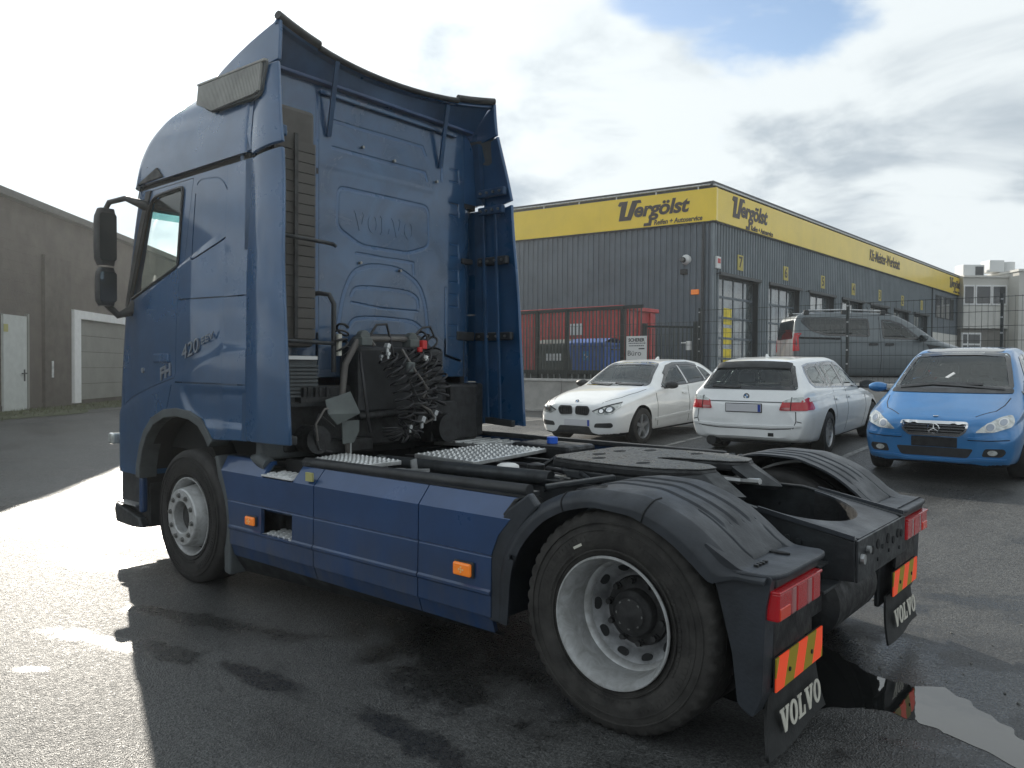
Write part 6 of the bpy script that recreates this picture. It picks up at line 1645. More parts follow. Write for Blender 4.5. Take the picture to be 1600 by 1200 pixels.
    if not front:
        b = MB(); b.b2((-.02, .1605, .36), (.03, .1625, .372)); o = b.build('tyre_label', M['cream'], w); o.rotation_euler = (0, .5, 0)
    return w
def sidewall_marks(w, R0, m):
    "raised moulding blocks and rings on the tyre wall"
    rnd = random.Random(3); b = MB()
    for a0, a1, r0, r1 in ((.3, 1.2, .372, .400), (1.9, 2.6, .372, .395), (3.3, 4.3, .372, .400), (5.0, 5.7, .372, .395), (.1, .9, .340, .352), (2.4, 3.6, .340, .352), (4.4, 5.6, .340, .352)):
        a = a0
        while a < a1:
            da = rnd.uniform(.028, .06)
            vs = [Vector((r * math.cos(q), .1545 + (.0 if r > .36 else .0005), r * math.sin(q))) for q, r in ((a, r0), (a + da, r0), (a + da, r1), (a, r1))]
            b.add(vs + [v + Vector((0, .0028, 0)) for v in vs], [(4, 5, 6, 7), (0, 1, 5, 4), (1, 2, 6, 5), (2, 3, 7, 6), (3, 0, 4, 7)]); a += da + rnd.uniform(.010, .02)
    tag(b.build('sidewall_moulding', M[m], w), kind='stuff')
    for r in (.325, .415, .448):
        b = MB(); b.lathe([(.150, r - .004), (.1575, r - .002), (.1575, r + .002), (.150, r + .004)], (0, 0, 0), 'y', 72); b.build('sidewall_ring', M[m], w, 60)
truck_wheel.tf = tyre_mesh(.505, .305, .288, 'tyre', 'rubber'); truck_wheel.tr = tyre_mesh(.505, .31, .292, 'tyre', 'rubber_rear', 1)
for sd in (1, -1): truck_wheel(3.80, sd, True); truck_wheel(.04, sd, False)
for w in TR.children:
    if w.name.startswith('wheel') and w.type == 'EMPTY' and w.location.x > 3: w.rotation_euler[2] += 0.0

# ================================================================ hoses and cables behind the cab
mb = MB(); mb.b2((2.86, -.50, 1.28), (3.08, .42, 1.80)); mb.prism(rpoly([(-.53, 1.28), (.43, 1.28), (.43, 1.72), (.30, 1.90), (-.36, 1.92), (-.53, 1.78)], .06), 'x', 2.98, 3.085); tb(mb, 'tunnel_cover', 'plastic', bevel=.03)
mb = MB(); mb.b2((2.95, -1.10, 1.02), (3.08, 1.0, 1.50)); tb(mb, 'cab_crossbeam', 'black', bevel=.02)
mb = MB(); mb.b2((2.90, -.98, 1.0), (3.06, -.62, 1.50)); tb(mb, 'expansion_box', 'black', bevel=.03)
mb = MB(); mb.tube([(2.76, .50, 1.85), (2.76, .1, 1.86), (2.76, -.10, 1.86)], .022, 8); mb.tube([(2.76, .42, 1.88), (2.74, .36, 1.80)], .014, 6); tb(mb, 'hose_bar', 'hose_grey', 50)
for y in (.46, -.02):
    mb = MB(); mb.b2((2.70, y - .05, 1.80), (2.80, y + .05, 1.86)); mb.cyl((2.72, y, 1.87), (2.78, y, 1.87), .045, 14); tb(mb, 'hose_clamp', 'greymetal', bevel=.006)
mb = MB(); mb.tube([(2.76, .50, 1.84), (2.78, .60, 1.66), (2.79, .62, 1.45), (2.79, .60, 1.2), (2.80, .55, 1.0)], .024, 8); tb(mb, 'support_tube', 'hose_grey', 60); mb = MB(); mb.tube([(2.76, -.10, 1.84), (2.76, -.17, 1.72), (2.77, -.21, 1.5), (2.78, -.21, 1.2)], .018, 8); tb(mb, 'support_tube', 'hose_grey', 60)
def coil(path, r, turns, wire=.009, m='hose'):
    P = [Vector(p) for p in path]; L = [0]
    for i in range(1, len(P)): L.append(L[-1] + (P[i] - P[i - 1]).length)
    N = int(turns * 24); pts = []
    for i in range(N + 1):
        s = L[-1] * i / N
        c = Vector([pchip(L, [p[k] for p in P], s) for k in range(3)]); c2 = Vector([pchip(L, [p[k] for p in P], min(L[-1], s + .01)) for k in range(3)]); c1 = Vector([pchip(L, [p[k] for p in P], max(0, s - .01)) for k in range(3)])
        t = (c2 - c1).normalized(); u = t.cross(Vector((0, 1, .3))).normalized(); v = t.cross(u)
        a = 2 * PI * turns * i / N; k = min(1, i / 18, (N - i) / 18); pts.append(c + (u * math.cos(a) + v * math.sin(a)) * r * k)
    b = MB(); b.tube(pts, wire, 6); return tb(b, 'coil_hose', m, 80)
coil([(2.74, .28, 1.76), (2.68, .22, 1.62), (2.64, .16, 1.42), (2.66, .10, 1.24), (2.72, .06, 1.14)], .066, 10)
coil([(2.74, .20, 1.74), (2.66, .08, 1.60), (2.60, .03, 1.40), (2.62, .06, 1.22), (2.70, .16, 1.12)], .060, 11)
coil([(2.74, .02, 1.78), (2.66, -.06, 1.62), (2.62, -.10, 1.42), (2.64, -.10, 1.24)], .062, 9)
coil([(2.74, -.06, 1.76), (2.70, -.20, 1.66), (2.66, -.28, 1.48), (2.66, -.22, 1.34), (2.70, -.14, 1.22)], .064, 10)
coil([(2.80, -.10, 1.88), (2.80, -.28, 1.84), (2.80, -.33, 1.70), (2.76, -.33, 1.50), (2.72, -.30, 1.40)], .062, 8)
coil([(2.84, .55, 1.96), (2.82, .62, 1.84), (2.82, .56, 1.72)], .05, 5)
# fans of loose loops at the bottom
rnd = random.Random(5)
mb = MB()
for i in range(16):
    a = PI * (.05 + .9 * i / 15); r = .19
    p = Vector((2.66, .12, 1.14)); q = p + Vector((rnd.uniform(-.06, .06), r * math.cos(a), -r * .75 * math.sin(a) + .06)); m_ = p.lerp(q, .6) + Vector((-.04, 0, .015))
    mb.tube([p, m_, q, q + Vector((.03, 0, .0)), m_ + Vector((.05, 0, -.01))], .0075, 5)
tb(mb, 'coil_hose', 'hose', 80)
for pts, r, m in (([(2.76, .40, 1.86), (2.74, .34, 1.96), (2.74, .24, 1.97), (2.75, .20, 1.88), (2.72, .18, 1.7)], .010, 'hose'), ([(2.76, -.02, 1.86), (2.74, -.14, 1.96), (2.74, -.22, 1.97), (2.76, -.28, 1.90), (2.78, -.20, 1.85)], .010, 'hose'),
                  ([(2.70, .12, 1.78), (2.62, .06, 1.62), (2.60, -.02, 1.52), (2.62, -.08, 1.47), (2.62, -.03, 1.40)], .011, 'hose_grey'), ([(2.70, .05, 1.55), (2.60, .03, 1.38), (2.58, -.05, 1.34), (2.60, -.10, 1.38), (2.62, -.05, 1.44)], .009, 'hose'),
                  ([(2.62, .02, 1.36), (2.56, -.06, 1.30), (2.58, -.12, 1.24), (2.62, -.05, 1.20)], .009, 'hose_grey'), ([(2.78, .70, 1.20), (2.74, .86, 1.30), (2.72, .92, 1.20), (2.74, .86, 1.05), (2.78, .72, 1.02)], .010, 'hose'),
                  ([(2.78, .72, 1.34), (2.70, .84, 1.34), (2.68, .93, 1.24), (2.70, .90, 1.12)], .008, 'hose_grey'), ([(2.80, .45, 1.75), (2.70, .50, 1.55), (2.70, .46, 1.30), (2.74, .40, 1.15)], .012, 'hose')):
    b = MB(); b.tube(pts, r, 6); tb(b, 'air_hose', m, 80)
for p, s_, m in (((2.66, .30, 1.80), .032, 'alu'), ((2.64, .31, 1.74), .022, 'alu'), ((2.66, .36, 1.72), .018, 'galv'), ((2.66, -.10, 1.72), .022, 'white'), ((2.67, -.13, 1.70), .02, 'galv'), ((2.60, .0, 1.235), .04, 'galv'), ((2.60, -.14, 1.28), .035, 'galv'), ((2.60, .12, 1.18), .025, 'galv')):
    b = MB(); b.box(p, (s_ * 1.4, s_, s_ * 1.2), Matrix.Rotation(.4, 3, 'X')); b.cyl(Vector(p) + Vector((0, 0, -s_ * 1.8)), p, s_ * .4, 8); tb(b, 'coupling_head', m, bevel=.005)
b = MB(); b.box((2.70, -.10, 1.82), (.06, .05, .07)); b.box((2.69, -.06, 1.78), (.03, .04, .04)); tb(b, 'coupling_head', 'redplastic', bevel=.008)
b = MB(); b.b2((2.62, .05, 1.60), (2.66, .12, 1.68)); tb(b, 'socket', 'greymetal', bevel=.008)
# bent grey plate and plate on a rod
b = MB(); b.add([(2.78, .78, 1.40), (2.70, .62, 1.46), (2.66, .56, 1.30), (2.72, .72, 1.22), (2.72, .80, 1.30)], [(0, 1, 2, 3, 4)]); o = tb(b, 'bent_plate', 'greymetal'); solid(o, .012)
b = MB(); b.prism([(.66, 1.245), (.50, 1.245), (.50, 1.16), (.55, 1.08), (.65, 1.075)], 'x', 2.74, 2.752); tb(b, 'hanging_plate', 'greymetal', bevel=.003)
b = MB(); b.cyl((2.745, .575, 1.0), (2.745, .575, 1.08), .006, 6); tb(b, 'plate_rod', 'galv')
b = MB(); b.lathe([(-.09, .001), (-.09, .12), (.06, .12), (.09, .09), (.09, .001)], (2.80, -.42, 1.14), 'x', 24); tb(b, 'filter_housing', 'black', 40); b = MB(); b.lathe([(-.08, .001), (-.08, .10), (.08, .10), (.08, .001)], (2.82, .86, 1.12), 'x', 20); tb(b, 'filter_housing', 'black', 40)
b = MB(); b.b2((2.80, -.60, 1.02), (2.95, -.30, 1.36)); b.b2((2.82, .30, 1.0), (2.98, .80, 1.10)); b.tube([(2.82, .45, 1.26), (2.80, .1, 1.28), (2.80, -.2, 1.26)], .03, 8); tb(b, 'bracket_frame', 'black', bevel=.012)
# ================================================================ cars
def car_body(name, root, st, m, axles, wr, arch_y=.55):
    """st rows: x, z_under, z_sill, hw_sill, z_mid, hw_mid, z_belt, hw_belt, z_edge, hw_edge, z_top"""
    st = sorted(st); xs = [r[0] for r in st]; cols = list(zip(*st))
    def at(x): return [pchip(xs, cols[k], x) for k in range(1, 11)]
    NX = 150; X = [xs[0] + (xs[-1] - xs[0]) * (.5 - .5 * math.cos(PI * i / (NX - 1))) * 1.0 for i in range(NX)]
    def half(x):
        zu, zs, hs, zm, hm, zb, hb, ze, he, zt = at(x)
        return [(0, zu), (hs * .85, zu), (hs, zs), (hm, zm), (hb + (hm - hb) * .35, zm + (zb - zm) * .72), (hb, zb), (he, ze), (he * .62, ze + (zt - ze) * .78), (0, zt)]
    def cr(P):
        o = []; n = len(P)
        for i in range(n - 1):
            p0 = P[max(i - 1, 0)] if i > 0 else (-P[1][0], P[1][1]); p1, p2 = P[i], P[i + 1]; p3 = P[i + 2] if i + 2 < n else (-P[n - 2][0], P[n - 2][1])
            K = 5
            for j in range(K):
                t = j / K
                o.append(tuple(.5 * (2 * p1[k] + (-p0[k] + p2[k]) * t * .9 + (2 * p0[k] - 5 * p1[k] + 4 * p2[k] - p3[k]) * t * t * .9 + (-p0[k] + 3 * p1[k] - 3 * p2[k] + p3[k]) * t ** 3 * .9 + (0 if False else (p2[k] - p1[k]) * .1 * 2 * t)) for k in range(2)))
        o.append(P[-1]); return o
    def lin(P, K=5):
        "Catmull-Rom with reduced tension"
        o = []; n = len(P)
        for i in range(n - 1):
            p1, p2 = Vector(P[i]), Vector(P[i + 1])
            p0 = Vector(P[i - 1]) if i > 0 else Vector((-P[1][0], P[1][1])); p3 = Vector(P[i + 2]) if i + 2 < n else Vector((-P[n - 2][0], P[n - 2][1]))
            m1 = (p2 - p0) * .5; m2 = (p3 - p1) * .5; L = (p2 - p1).length
            for mm in (m1, m2):
                if mm.length > L * 1.1: mm *= L * 1.1 / mm.length
            for j in range(K):
                t = j / K; q = p1 * (1 + 2 * t) * (1 - t) ** 2 + m1 * t * (1 - t) ** 2 + p2 * t * t * (3 - 2 * t) + m2 * t * t * (t - 1); o.append((q.x, q.y))
        o.append(tuple(P[-1])); return o
    vs = []; NR = 0
    for x in X:
        h = lin(half(x), 9); ring = [(x, y, z) for y, z in h] + [(x, -y, z) for y, z in h[-2:0:-1]]; NR = len(ring); vs += ring
    fs = [(i * NR + j, i * NR + (j + 1) % NR, (i + 1) * NR + (j + 1) % NR, (i + 1) * NR + j) for i in range(NX - 1) for j in range(NR)] + [tuple(range(NR)), tuple((NX - 1) * NR + j for j in range(NR))]
    mb = MB(); mb.add(vs, fs); b = mb.build('body', [m, M['dark']], root)
    bvh = bvh_of(b.data)
    c = MB()
    for ax in axles:
        for sd in (1, -1): c.cyl((ax, sd * arch_y, wr + .005), (ax, sd * 1.4, wr + .005), wr + .045, 36)
    boolean(b, c.build('cut', M['dark']))
    me = b.data
    if len(me.materials) < 2: me.materials.append(M['dark'])
    for p in me.polygons:
        k = 0
        for ax in axles:
            q = p.center; d = math.hypot(q.x - ax, q.z - wr - .005)
            if (d < wr + .0445 and abs(q.y) < arch_y + .01) or (d < wr + .047 and abs(p.normal.y) < .25 and abs(q.y) > arch_y - .01): k = 1
        if p.center.z < .24 and p.normal.z < -.5: k = 1
        p.material_index = k
    me.shade_smooth(); me.set_sharp_from_angle(angle=math.radians(40))
    return b, bvh
def car_wheel(root, x, y, r, w, spokes, style='alloy'):
    sd = 1 if y > 0 else -1
    o = empty('wheel', (x, y, r), 0 if sd > 0 else PI, root)
    ri = r * .68
    b = MB(); b.lathe([(-w / 2, ri), (-w * .52, r * .85), (-w * .45, r * .97), (-w * .3, r), (w * .3, r), (w * .45, r * .97), (w * .52, r * .85), (w / 2, ri), (w * .42, ri - .01)], (0, 0, 0), 'y', 44); b.build('tyre', M['rubber'], o, 50)
    b = MB(); b.lathe([(w * .42, ri + .004), (w * .46, ri + .004), (w * .46, ri - .012), (w * .36, ri - .02), (-w * .3, ri - .03), (-w * .35, .001)], (0, 0, 0), 'y', 40); b.build('rim', [M['alloy']], o, 40)
    b = MB(); b.lathe([(-w * .34, .001), (-w * .30, ri - .035), (-w * .29, ri - .035)], (0, 0, 0), 'y', 24); b.build('brake_disc', M['dark'], o)
    b = MB(); b.lathe([(w * .1, .07), (w * .34, .06), (w * .36, .03), (w * .36, .001)], (0, 0, 0), 'y', 18); b.build('hub', M['alloy'], o, 50)
    k = len(spokes) if isinstance(spokes, list) else spokes
    s = MB(); s.add([(-.035, w * .34, .03), (.035, w * .34, .03), (.026, w * .38, ri - .012), (-.026, w * .38, ri - .012), (-.04, w * .15, .03), (.04, w * .15, .03), (.03, w * .2, ri - .012), (-.03, w * .2, ri - .012)], [(0, 1, 2, 3), (0, 4, 5, 1), (3, 2, 6, 7), (0, 3, 7, 4), (1, 5, 6, 2)]); sm__ = s.mesh('spoke', M['alloy'])
    for i in range(k):
        q = bpy.data.objects.new('spoke', sm__); COL.objects.link(q); q.parent = o; q.rotation_euler = (0, 2 * PI * i / k, 0)
    return o
def star(parent, bvh_pt, xd, r, kind):
    pass
def plate_obj(root, c, nx, w=.52, h=.11, tilt=0):
    b = MB(); b.b2((-.006, -w / 2, -h / 2), (.006, w / 2, h / 2)); o = b.build('number_plate', M['plate'], root, bevel=.003); o.location = c; o.rotation_euler = (0, tilt, 0 if nx > 0 else PI)
    b = MB(); b.b2((.0065, w / 2 - .045, -h / 2 + .004), (.008, w / 2 - .004, h / 2 - .004)); b.build('plate_band', M['plateblue'], o)
    b = MB(); b.b2((-.012, -w / 2 - .012, -h / 2 - .012), (-.0065, w / 2 + .012, h / 2 + .012)); b.build('plate_holder', M['plastic'], o)
    return o
def mirror(root, x, y, z, m, s=1.0, m2=None):
    sd = 1 if y > 0 else -1
    b = MB(); R_ = []
    for i in range(9):
        a = i / 8; k = math.sin(PI * min(1, .12 + a * .80)) ** .5
        R_.append([(x + .075 * s * k * math.cos(q) * (1 if math.cos(q) > 0 else .6), y + sd * (-.12 + .24 * a) * s, z + .075 * s * k * math.sin(q)) for q in [2 * PI * j / 14 for j in range(14)]])
    b.add([v for r in R_ for v in r], [(i * 14 + j, i * 14 + (j + 1) % 14, (i + 1) * 14 + (j + 1) % 14, (i + 1) * 14 + j) for i in range(8) for j in range(14)] + [tuple(range(14)), tuple(8 * 14 + j for j in range(14))]); o = b.build('wing_mirror', m, root, 60)
    b = MB(); b.bar((x + .01, y - sd * .18 * s, z - .06 * s), (x, y - sd * .05 * s, z - .05 * s), .05, .035); b.build('stalk', M['plastic'], o)
    b = MB(); b.prism(ell(y, z, .09 * s, .055 * s, 16), 'x', x - .052 * s, x - .046 * s); b.build('mirror_glass', M['carglass'], o)
    return o
GLASS = {}
def C(nm, outline, axis, side, bvh, m, root, **k):
    if nm in ('windscreen', 'side_window', 'rear_window', 'quarter_window'):
        GLASS.setdefault(root.name, []).append((outline, axis, side))
        g = decal(nm, outline, axis, side, bvh, M['cg1' if m == 'carglass' else 'cg2'], root, th=.004, res=.07, depth=-.002, smooth=180)
        inn = shrink(outline, .012); decal('window_frit', buf(dens(inn + inn[:2], .05), .05), axis, side, bvh, M['carglass2'], g, th=.006, res=.035, depth=.006)
        return g
    return decal(nm, outline, axis, side, bvh, M[m], root, **k)
def open_glass(body, root):
    "take the shell away behind every pane and furnish the cabin"
    bm = bmesh.new(); bm.from_mesh(body.data); bm.faces.ensure_lookup_table(); kill = []
    for f in bm.faces:
        for ol, ax, sd in GLASS[root.name]:
            n = f.normal
            if ax == 'y':
                if n.y * sd < .2: continue
                ok = all(pip((v.co.x, v.co.z), ol) for v in f.verts)
            else:
                if n.x * sd < .1: continue
                ok = all(pip((v.co.y, v.co.z), ol) for v in f.verts)
            if ok: kill.append(f); break
    bmesh.ops.delete(bm, geom=kill, context='FACES'); bm.to_mesh(body.data); bm.free()
def cabin(root, xf, xr, xd, zb, w=.74, up=0.0):
    for x, ys in ((xf, (.36, -.36)), (xr, (.42, 0, -.42))):
        for y in ys:
            b = MB(); ww = .25 if x == xf else .20
            b.add([(x + .05, y - ww, .55), (x + .05, y + ww, .55), (x - .12, y + ww * .85, 1.02 + up), (x - .12, y - ww * .85, 1.02 + up), (x - .08, y - ww, .55), (x - .08, y + ww, .55), (x - .22, y + ww * .85, 1.02 + up), (x - .22, y - ww * .85, 1.02 + up)], [(0, 1, 2, 3), (7, 6, 5, 4), (0, 4, 5, 1), (3, 2, 6, 7), (1, 5, 6, 2), (0, 3, 7, 4)]); st = b.build('seat', M['seatgrey'], root, bevel=.04)
            b = MB(); b.b2((x - .23, y - .13, 1.06 + up), (x - .14, y + .13, 1.23 + up)); b.build('headrest', M['seatgrey'], st, bevel=.035)
    b = MB(); b.b2((xd - .30, -w, zb - .30), (xd + .12, w, zb - .035)); b.build('dashboard', M['dark'], root, bevel=.05)
    b = MB(); b.tube([(xd - .42 + .07 * math.sin(t), .36 + .18 * math.cos(t), zb - .06 + .16 * math.sin(t)) for t in [2 * PI * i / 20 for i in range(21)]], .014, 6, cap=False); b.build('steering_wheel', M['dark'], root, 60)
    b = MB(); b.b2((xr - .5, -w, .42), (xd, w, .5)); b.build('cabin_floor', M['dark'], root)
    for sd in (1, -1):
        b = MB(); b.b2((xr - .35, sd * (w + .02), .5), (xd - .1, sd * (w + .05), zb - .06)); b.build('door_lining', M['seatgrey'], root)
def seam(root, pl, axis, side, bvh, w=.012, nm='panel_seam', m='dark', th=.0015, res=.05): return C(nm, buf(dens(pl), w), axis, side, bvh, m, root, th=th, res=res, depth=.006)
def dens(pl, d=.08):
    o = []
    for i in range(len(pl) - 1):
        a, b = Vector(pl[i]), Vector(pl[i + 1]); k = max(1, int((b - a).length / d))
        o += [tuple(a.lerp(b, j / k)) for j in range(k)]
    return o + [tuple(pl[-1])]
def wiper(root, bvh, pts, axis, side, w=.022): return C('wiper', buf(dens(pts), w), axis, side, bvh, 'plastic', root, th=.02, res=.05, depth=.0)
def roundel(root, p, n, r):
    "round badge: black ring with quartered centre"
    n = Vector(n).normalized(); xd = Vector((0, 0, 1)).cross(n).normalized(); yd = n.cross(xd)
    o = empty('badge', (0, 0, 0), 0, root); mt = frame_mtx(p, xd, yd)
    b = MB(); b.lathe([(0, .001), (0, r), (.006, r * .96), (.007, r * .66)], (0, 0, 0), 'z', 24); place(b, mt); b.build('ring', M['plastic'], o, 40)
    for q in range(4):
        b = MB(); pl = [(0, 0)] + [(r * .62 * math.cos(PI / 2 * q + PI / 2 * j / 6), r * .62 * math.sin(PI / 2 * q + PI / 2 * j / 6)) for j in range(7)]
        b.prism(pl, 'z', .004, .009); place(b, mt); b.build('quarter', M['carblue' if q % 2 else 'white'], o)
    b = MB(); b.tube([(r * math.cos(2 * PI * j / 24), r * math.sin(2 * PI * j / 24), .004) for j in range(25)], r * .07, 5, cap=False); place(b, mt); b.build('rim', M['chrome'], o, 80)

# ---- white hatchback, nose towards the truck
def park(root, x, y, rz, fr, re):
    "stand a car on the sloping ground: fr and re are its axle positions along x"
    c, s_ = math.cos(rz), math.sin(rz); zf = gz(x + c * fr, y + s_ * fr); zr = gz(x + c * re, y + s_ * re)
    p = math.atan2(zf - zr, fr - re); root.rotation_euler = (0, -p, rz); root.location = (x, y, zr - re * math.tan(p))
def hatchback(loc, rz):
    R = tag(empty('parked_car', loc, rz), 'white hatchback with black kidney grilles parked nose first toward the truck', 'car')
    st = [(2.16, .24, .30, .42, .48, .44, .60, .40, .66, .30, .665), (2.12, .21, .27, .58, .48, .64, .63, .56, .70, .44, .715), (2.02, .19, .25, .72, .50, .775, .67, .70, .745, .54, .765), (1.82, .18, .24, .79, .53, .85, .72, .79, .80, .60, .825),
          (1.5, .18, .24, .81, .56, .88, .79, .83, .87, .64, .90), (1.1, .18, .24, .81, .58, .88, .86, .84, .93, .66, .96), (.84, .18, .24, .81, .60, .88, .90, .84, .965, .68, .995), (.45, .18, .24, .81, .60, .88, .925, .83, 1.16, .64, 1.19),
          (.05, .18, .24, .81, .60, .88, .945, .83, 1.335, .58, 1.37), (-.25, .18, .24, .81, .60, .88, .96, .83, 1.375, .565, 1.41), (-.8, .18, .24, .81, .60, .88, .985, .83, 1.375, .56, 1.42), (-1.35, .18, .24, .81, .62, .88, 1.01, .82, 1.325, .555, 1.385),
          (-1.72, .20, .26, .80, .62, .86, 1.02, .79, 1.24, .54, 1.32), (-1.90, .22, .28, .78, .62, .84, .99, .76, 1.10, .56, 1.14), (-2.04, .24, .30, .74, .62, .80, .90, .72, .97, .54, .985), (-2.16, .28, .34, .60, .60, .66, .80, .58, .85, .42, .86)]
    b, bv = car_body('body', R, st, M['carwhite'], (1.37, -1.32), .315)
    for x in (1.37, -1.32):
        for y in (.79, -.79): car_wheel(R, x, y, .315, .205, 5)
    C('windscreen', rpoly([(-.66, .985), (.66, .985), (.58, 1.16), (.50, 1.345), (.2, 1.372), (-.2, 1.372), (-.50, 1.345), (-.58, 1.16)], .05), 'x', 1, bv, 'carglass', R, th=.010, res=.05)
    for sd in (1, -1):
        C('side_window', rpoly([(.56, .965), (.30, 1.14), (.06, 1.275), (-.22, 1.322), (-.30, 1.322), (-.34, .985)], .03), 'y', sd, bv, 'carglass', R, th=.006, res=.05)
        C('side_window', rpoly([(-.42, .99), (-.38, 1.322), (-.80, 1.318), (-1.08, 1.285), (-1.10, 1.02)], .03), 'y', sd, bv, 'carglass2', R, th=.006, res=.05)
        C('side_window', rpoly([(-1.17, 1.02), (-1.15, 1.268), (-1.38, 1.205), (-1.50, 1.06)], .04), 'y', sd, bv, 'carglass2', R, th=.006, res=.05)
        C('wind_deflector', buf(dens([(.30, 1.165), (.06, 1.298), (-.22, 1.345), (-.80, 1.342), (-1.12, 1.300)]), .05), 'y', sd, bv, 'carglass2', R, th=.014, res=.05)
        C('window_trim', buf(dens([(.60, .950), (-.34, .972), (-1.10, 1.004), (-1.52, 1.045)]), .018), 'y', sd, bv, 'plastic', R, th=.006)
        seam(R, [(.86, .90), (.84, .55), (.78, .28)], 'y', sd, bv); seam(R, [(-.36, .97), (-.36, .55), (-.38, .28)], 'y', sd, bv); seam(R, [(-1.2, .99), (-1.12, .62), (-.98, .40)], 'y', sd, bv)
        for x in (-.2, -1.02): C('door_handle', rpoly([(x - .1, .80), (x + .1, .80), (x + .1, .835), (x - .1, .835)], .012), 'y', sd, bv, 'carwhite', R, th=.03)
        seam(R, [(.9, .40), (-.9, .46)], 'y', sd, bv, .05, 'sill_crease', 'carwhite', .010)
        hl = C('headlight', rpoly([(sd * .37, .600), (sd * .56, .670), (sd * .745, .740), (sd * .785, .68), (sd * .71, .565), (sd * .50, .545)], .02), 'x', 1, bv, 'clearlens', R, th=.010, res=.04)
        C('headlight_bezel', buf(dens([(sd * .38, .606), (sd * .56, .678), (sd * .75, .742)]), .02), 'x', 1, bv, 'plastic', hl, th=.013, res=.04)
        for yy, zz, r_ in ((.655, .635, .055), (.535, .612, .044)):
            C('lamp_ring', ell(sd * yy, zz, r_ * 1.3, r_, 18), 'x', 1, bv, 'greyplastic', hl, th=.013, res=.03); C('lamp_lens', ell(sd * yy, zz, r_ * .8, r_ * .7, 14), 'x', 1, bv, 'chrome', hl, th=.018, res=.03)
        C('kidney_grille', rpoly([(sd * .03, .545), (sd * .04, .685), (sd * .29, .685), (sd * .325, .625), (sd * .285, .530)], .045), 'x', 1, bv, 'plastic', R, th=.016, res=.04)
        g = C('grille_recess', rpoly([(sd * .055, .56), (sd * .06, .667), (sd * .275, .667), (sd * .298, .62), (sd * .268, .55)], .035), 'x', 1, bv, 'dark', R, th=.018, res=.04)
        for k in range(5): C('grille_bar', buf([(sd * (.085 + .042 * k), .562), (sd * (.085 + .042 * k), .660)], .009), 'x', 1, bv, 'black', g, th=.024, res=.03)
        C('air_intake', rpoly([(sd * .40, .335), (sd * .43, .405), (sd * .70, .42), (sd * .72, .37), (sd * .69, .335)], .03), 'x', 1, bv, 'plastic', R, th=.006, res=.05)
        C('tail_light', rpoly([(sd * .50, .72), (sd * .50, .86), (sd * .72, .90), (sd * .80, .80), (sd * .78, .72)], .03), 'x', -1, bv, 'red', R, th=.01, res=.05)
        mirror(R, .50, sd * .97, .985, M['plastic'], .95)
        C('bonnet_seam', buf(dens([(2.05, sd * .50), (1.7, sd * .66), (1.3, sd * .72), (1.0, sd * .735)]), .010), 'z', 1, bv, 'dark', R, th=.0015, depth=.005)
    C('lower_grille', rpoly([(-.36, .25), (-.30, .345), (.30, .345), (.36, .25), (.44, .225), (-.44, .225)], .03), 'x', 1, bv, 'plastic', R, th=.010, res=.05)
    plate_obj(R, (2.165, .06, .405), 1)
    roundel(R, bv.ray_cast(Vector((2.06, 0, 3)), Vector((0, 0, -1)))[0] + Vector((.0, 0, .002)), (.75, 0, .66), .04)
    C('rear_window', rpoly([(-.58, 1.02), (.58, 1.02), (.50, 1.26), (-.50, 1.26)], .06), 'x', -1, bv, 'carglass', R, th=.010, res=.05)
    wiper(R, bv, [(.56, .99), (.1, 1.0), (-.02, 1.02)], 'x', 1); wiper(R, bv, [(-.05, .985), (-.5, 1.0), (-.58, 1.02)], 'x', 1)
    open_glass(b, R); cabin(R, -.15, -1.0, .80, .95)
    fn = MB(); fn.prism([(-.78, 1.41), (-.62, 1.41), (-.74, 1.47), (-.77, 1.47)], 'y', -.012, .012); fn.build('roof_fin', M['carwhite'], R, bevel=.005)
    return R
def gcar(x, y): return (x, y, gz(x, y) + .0)
park(hatchback((0, 0, 0), 0), 5.86, -8.75, math.radians(90.5), 1.37, -1.32)

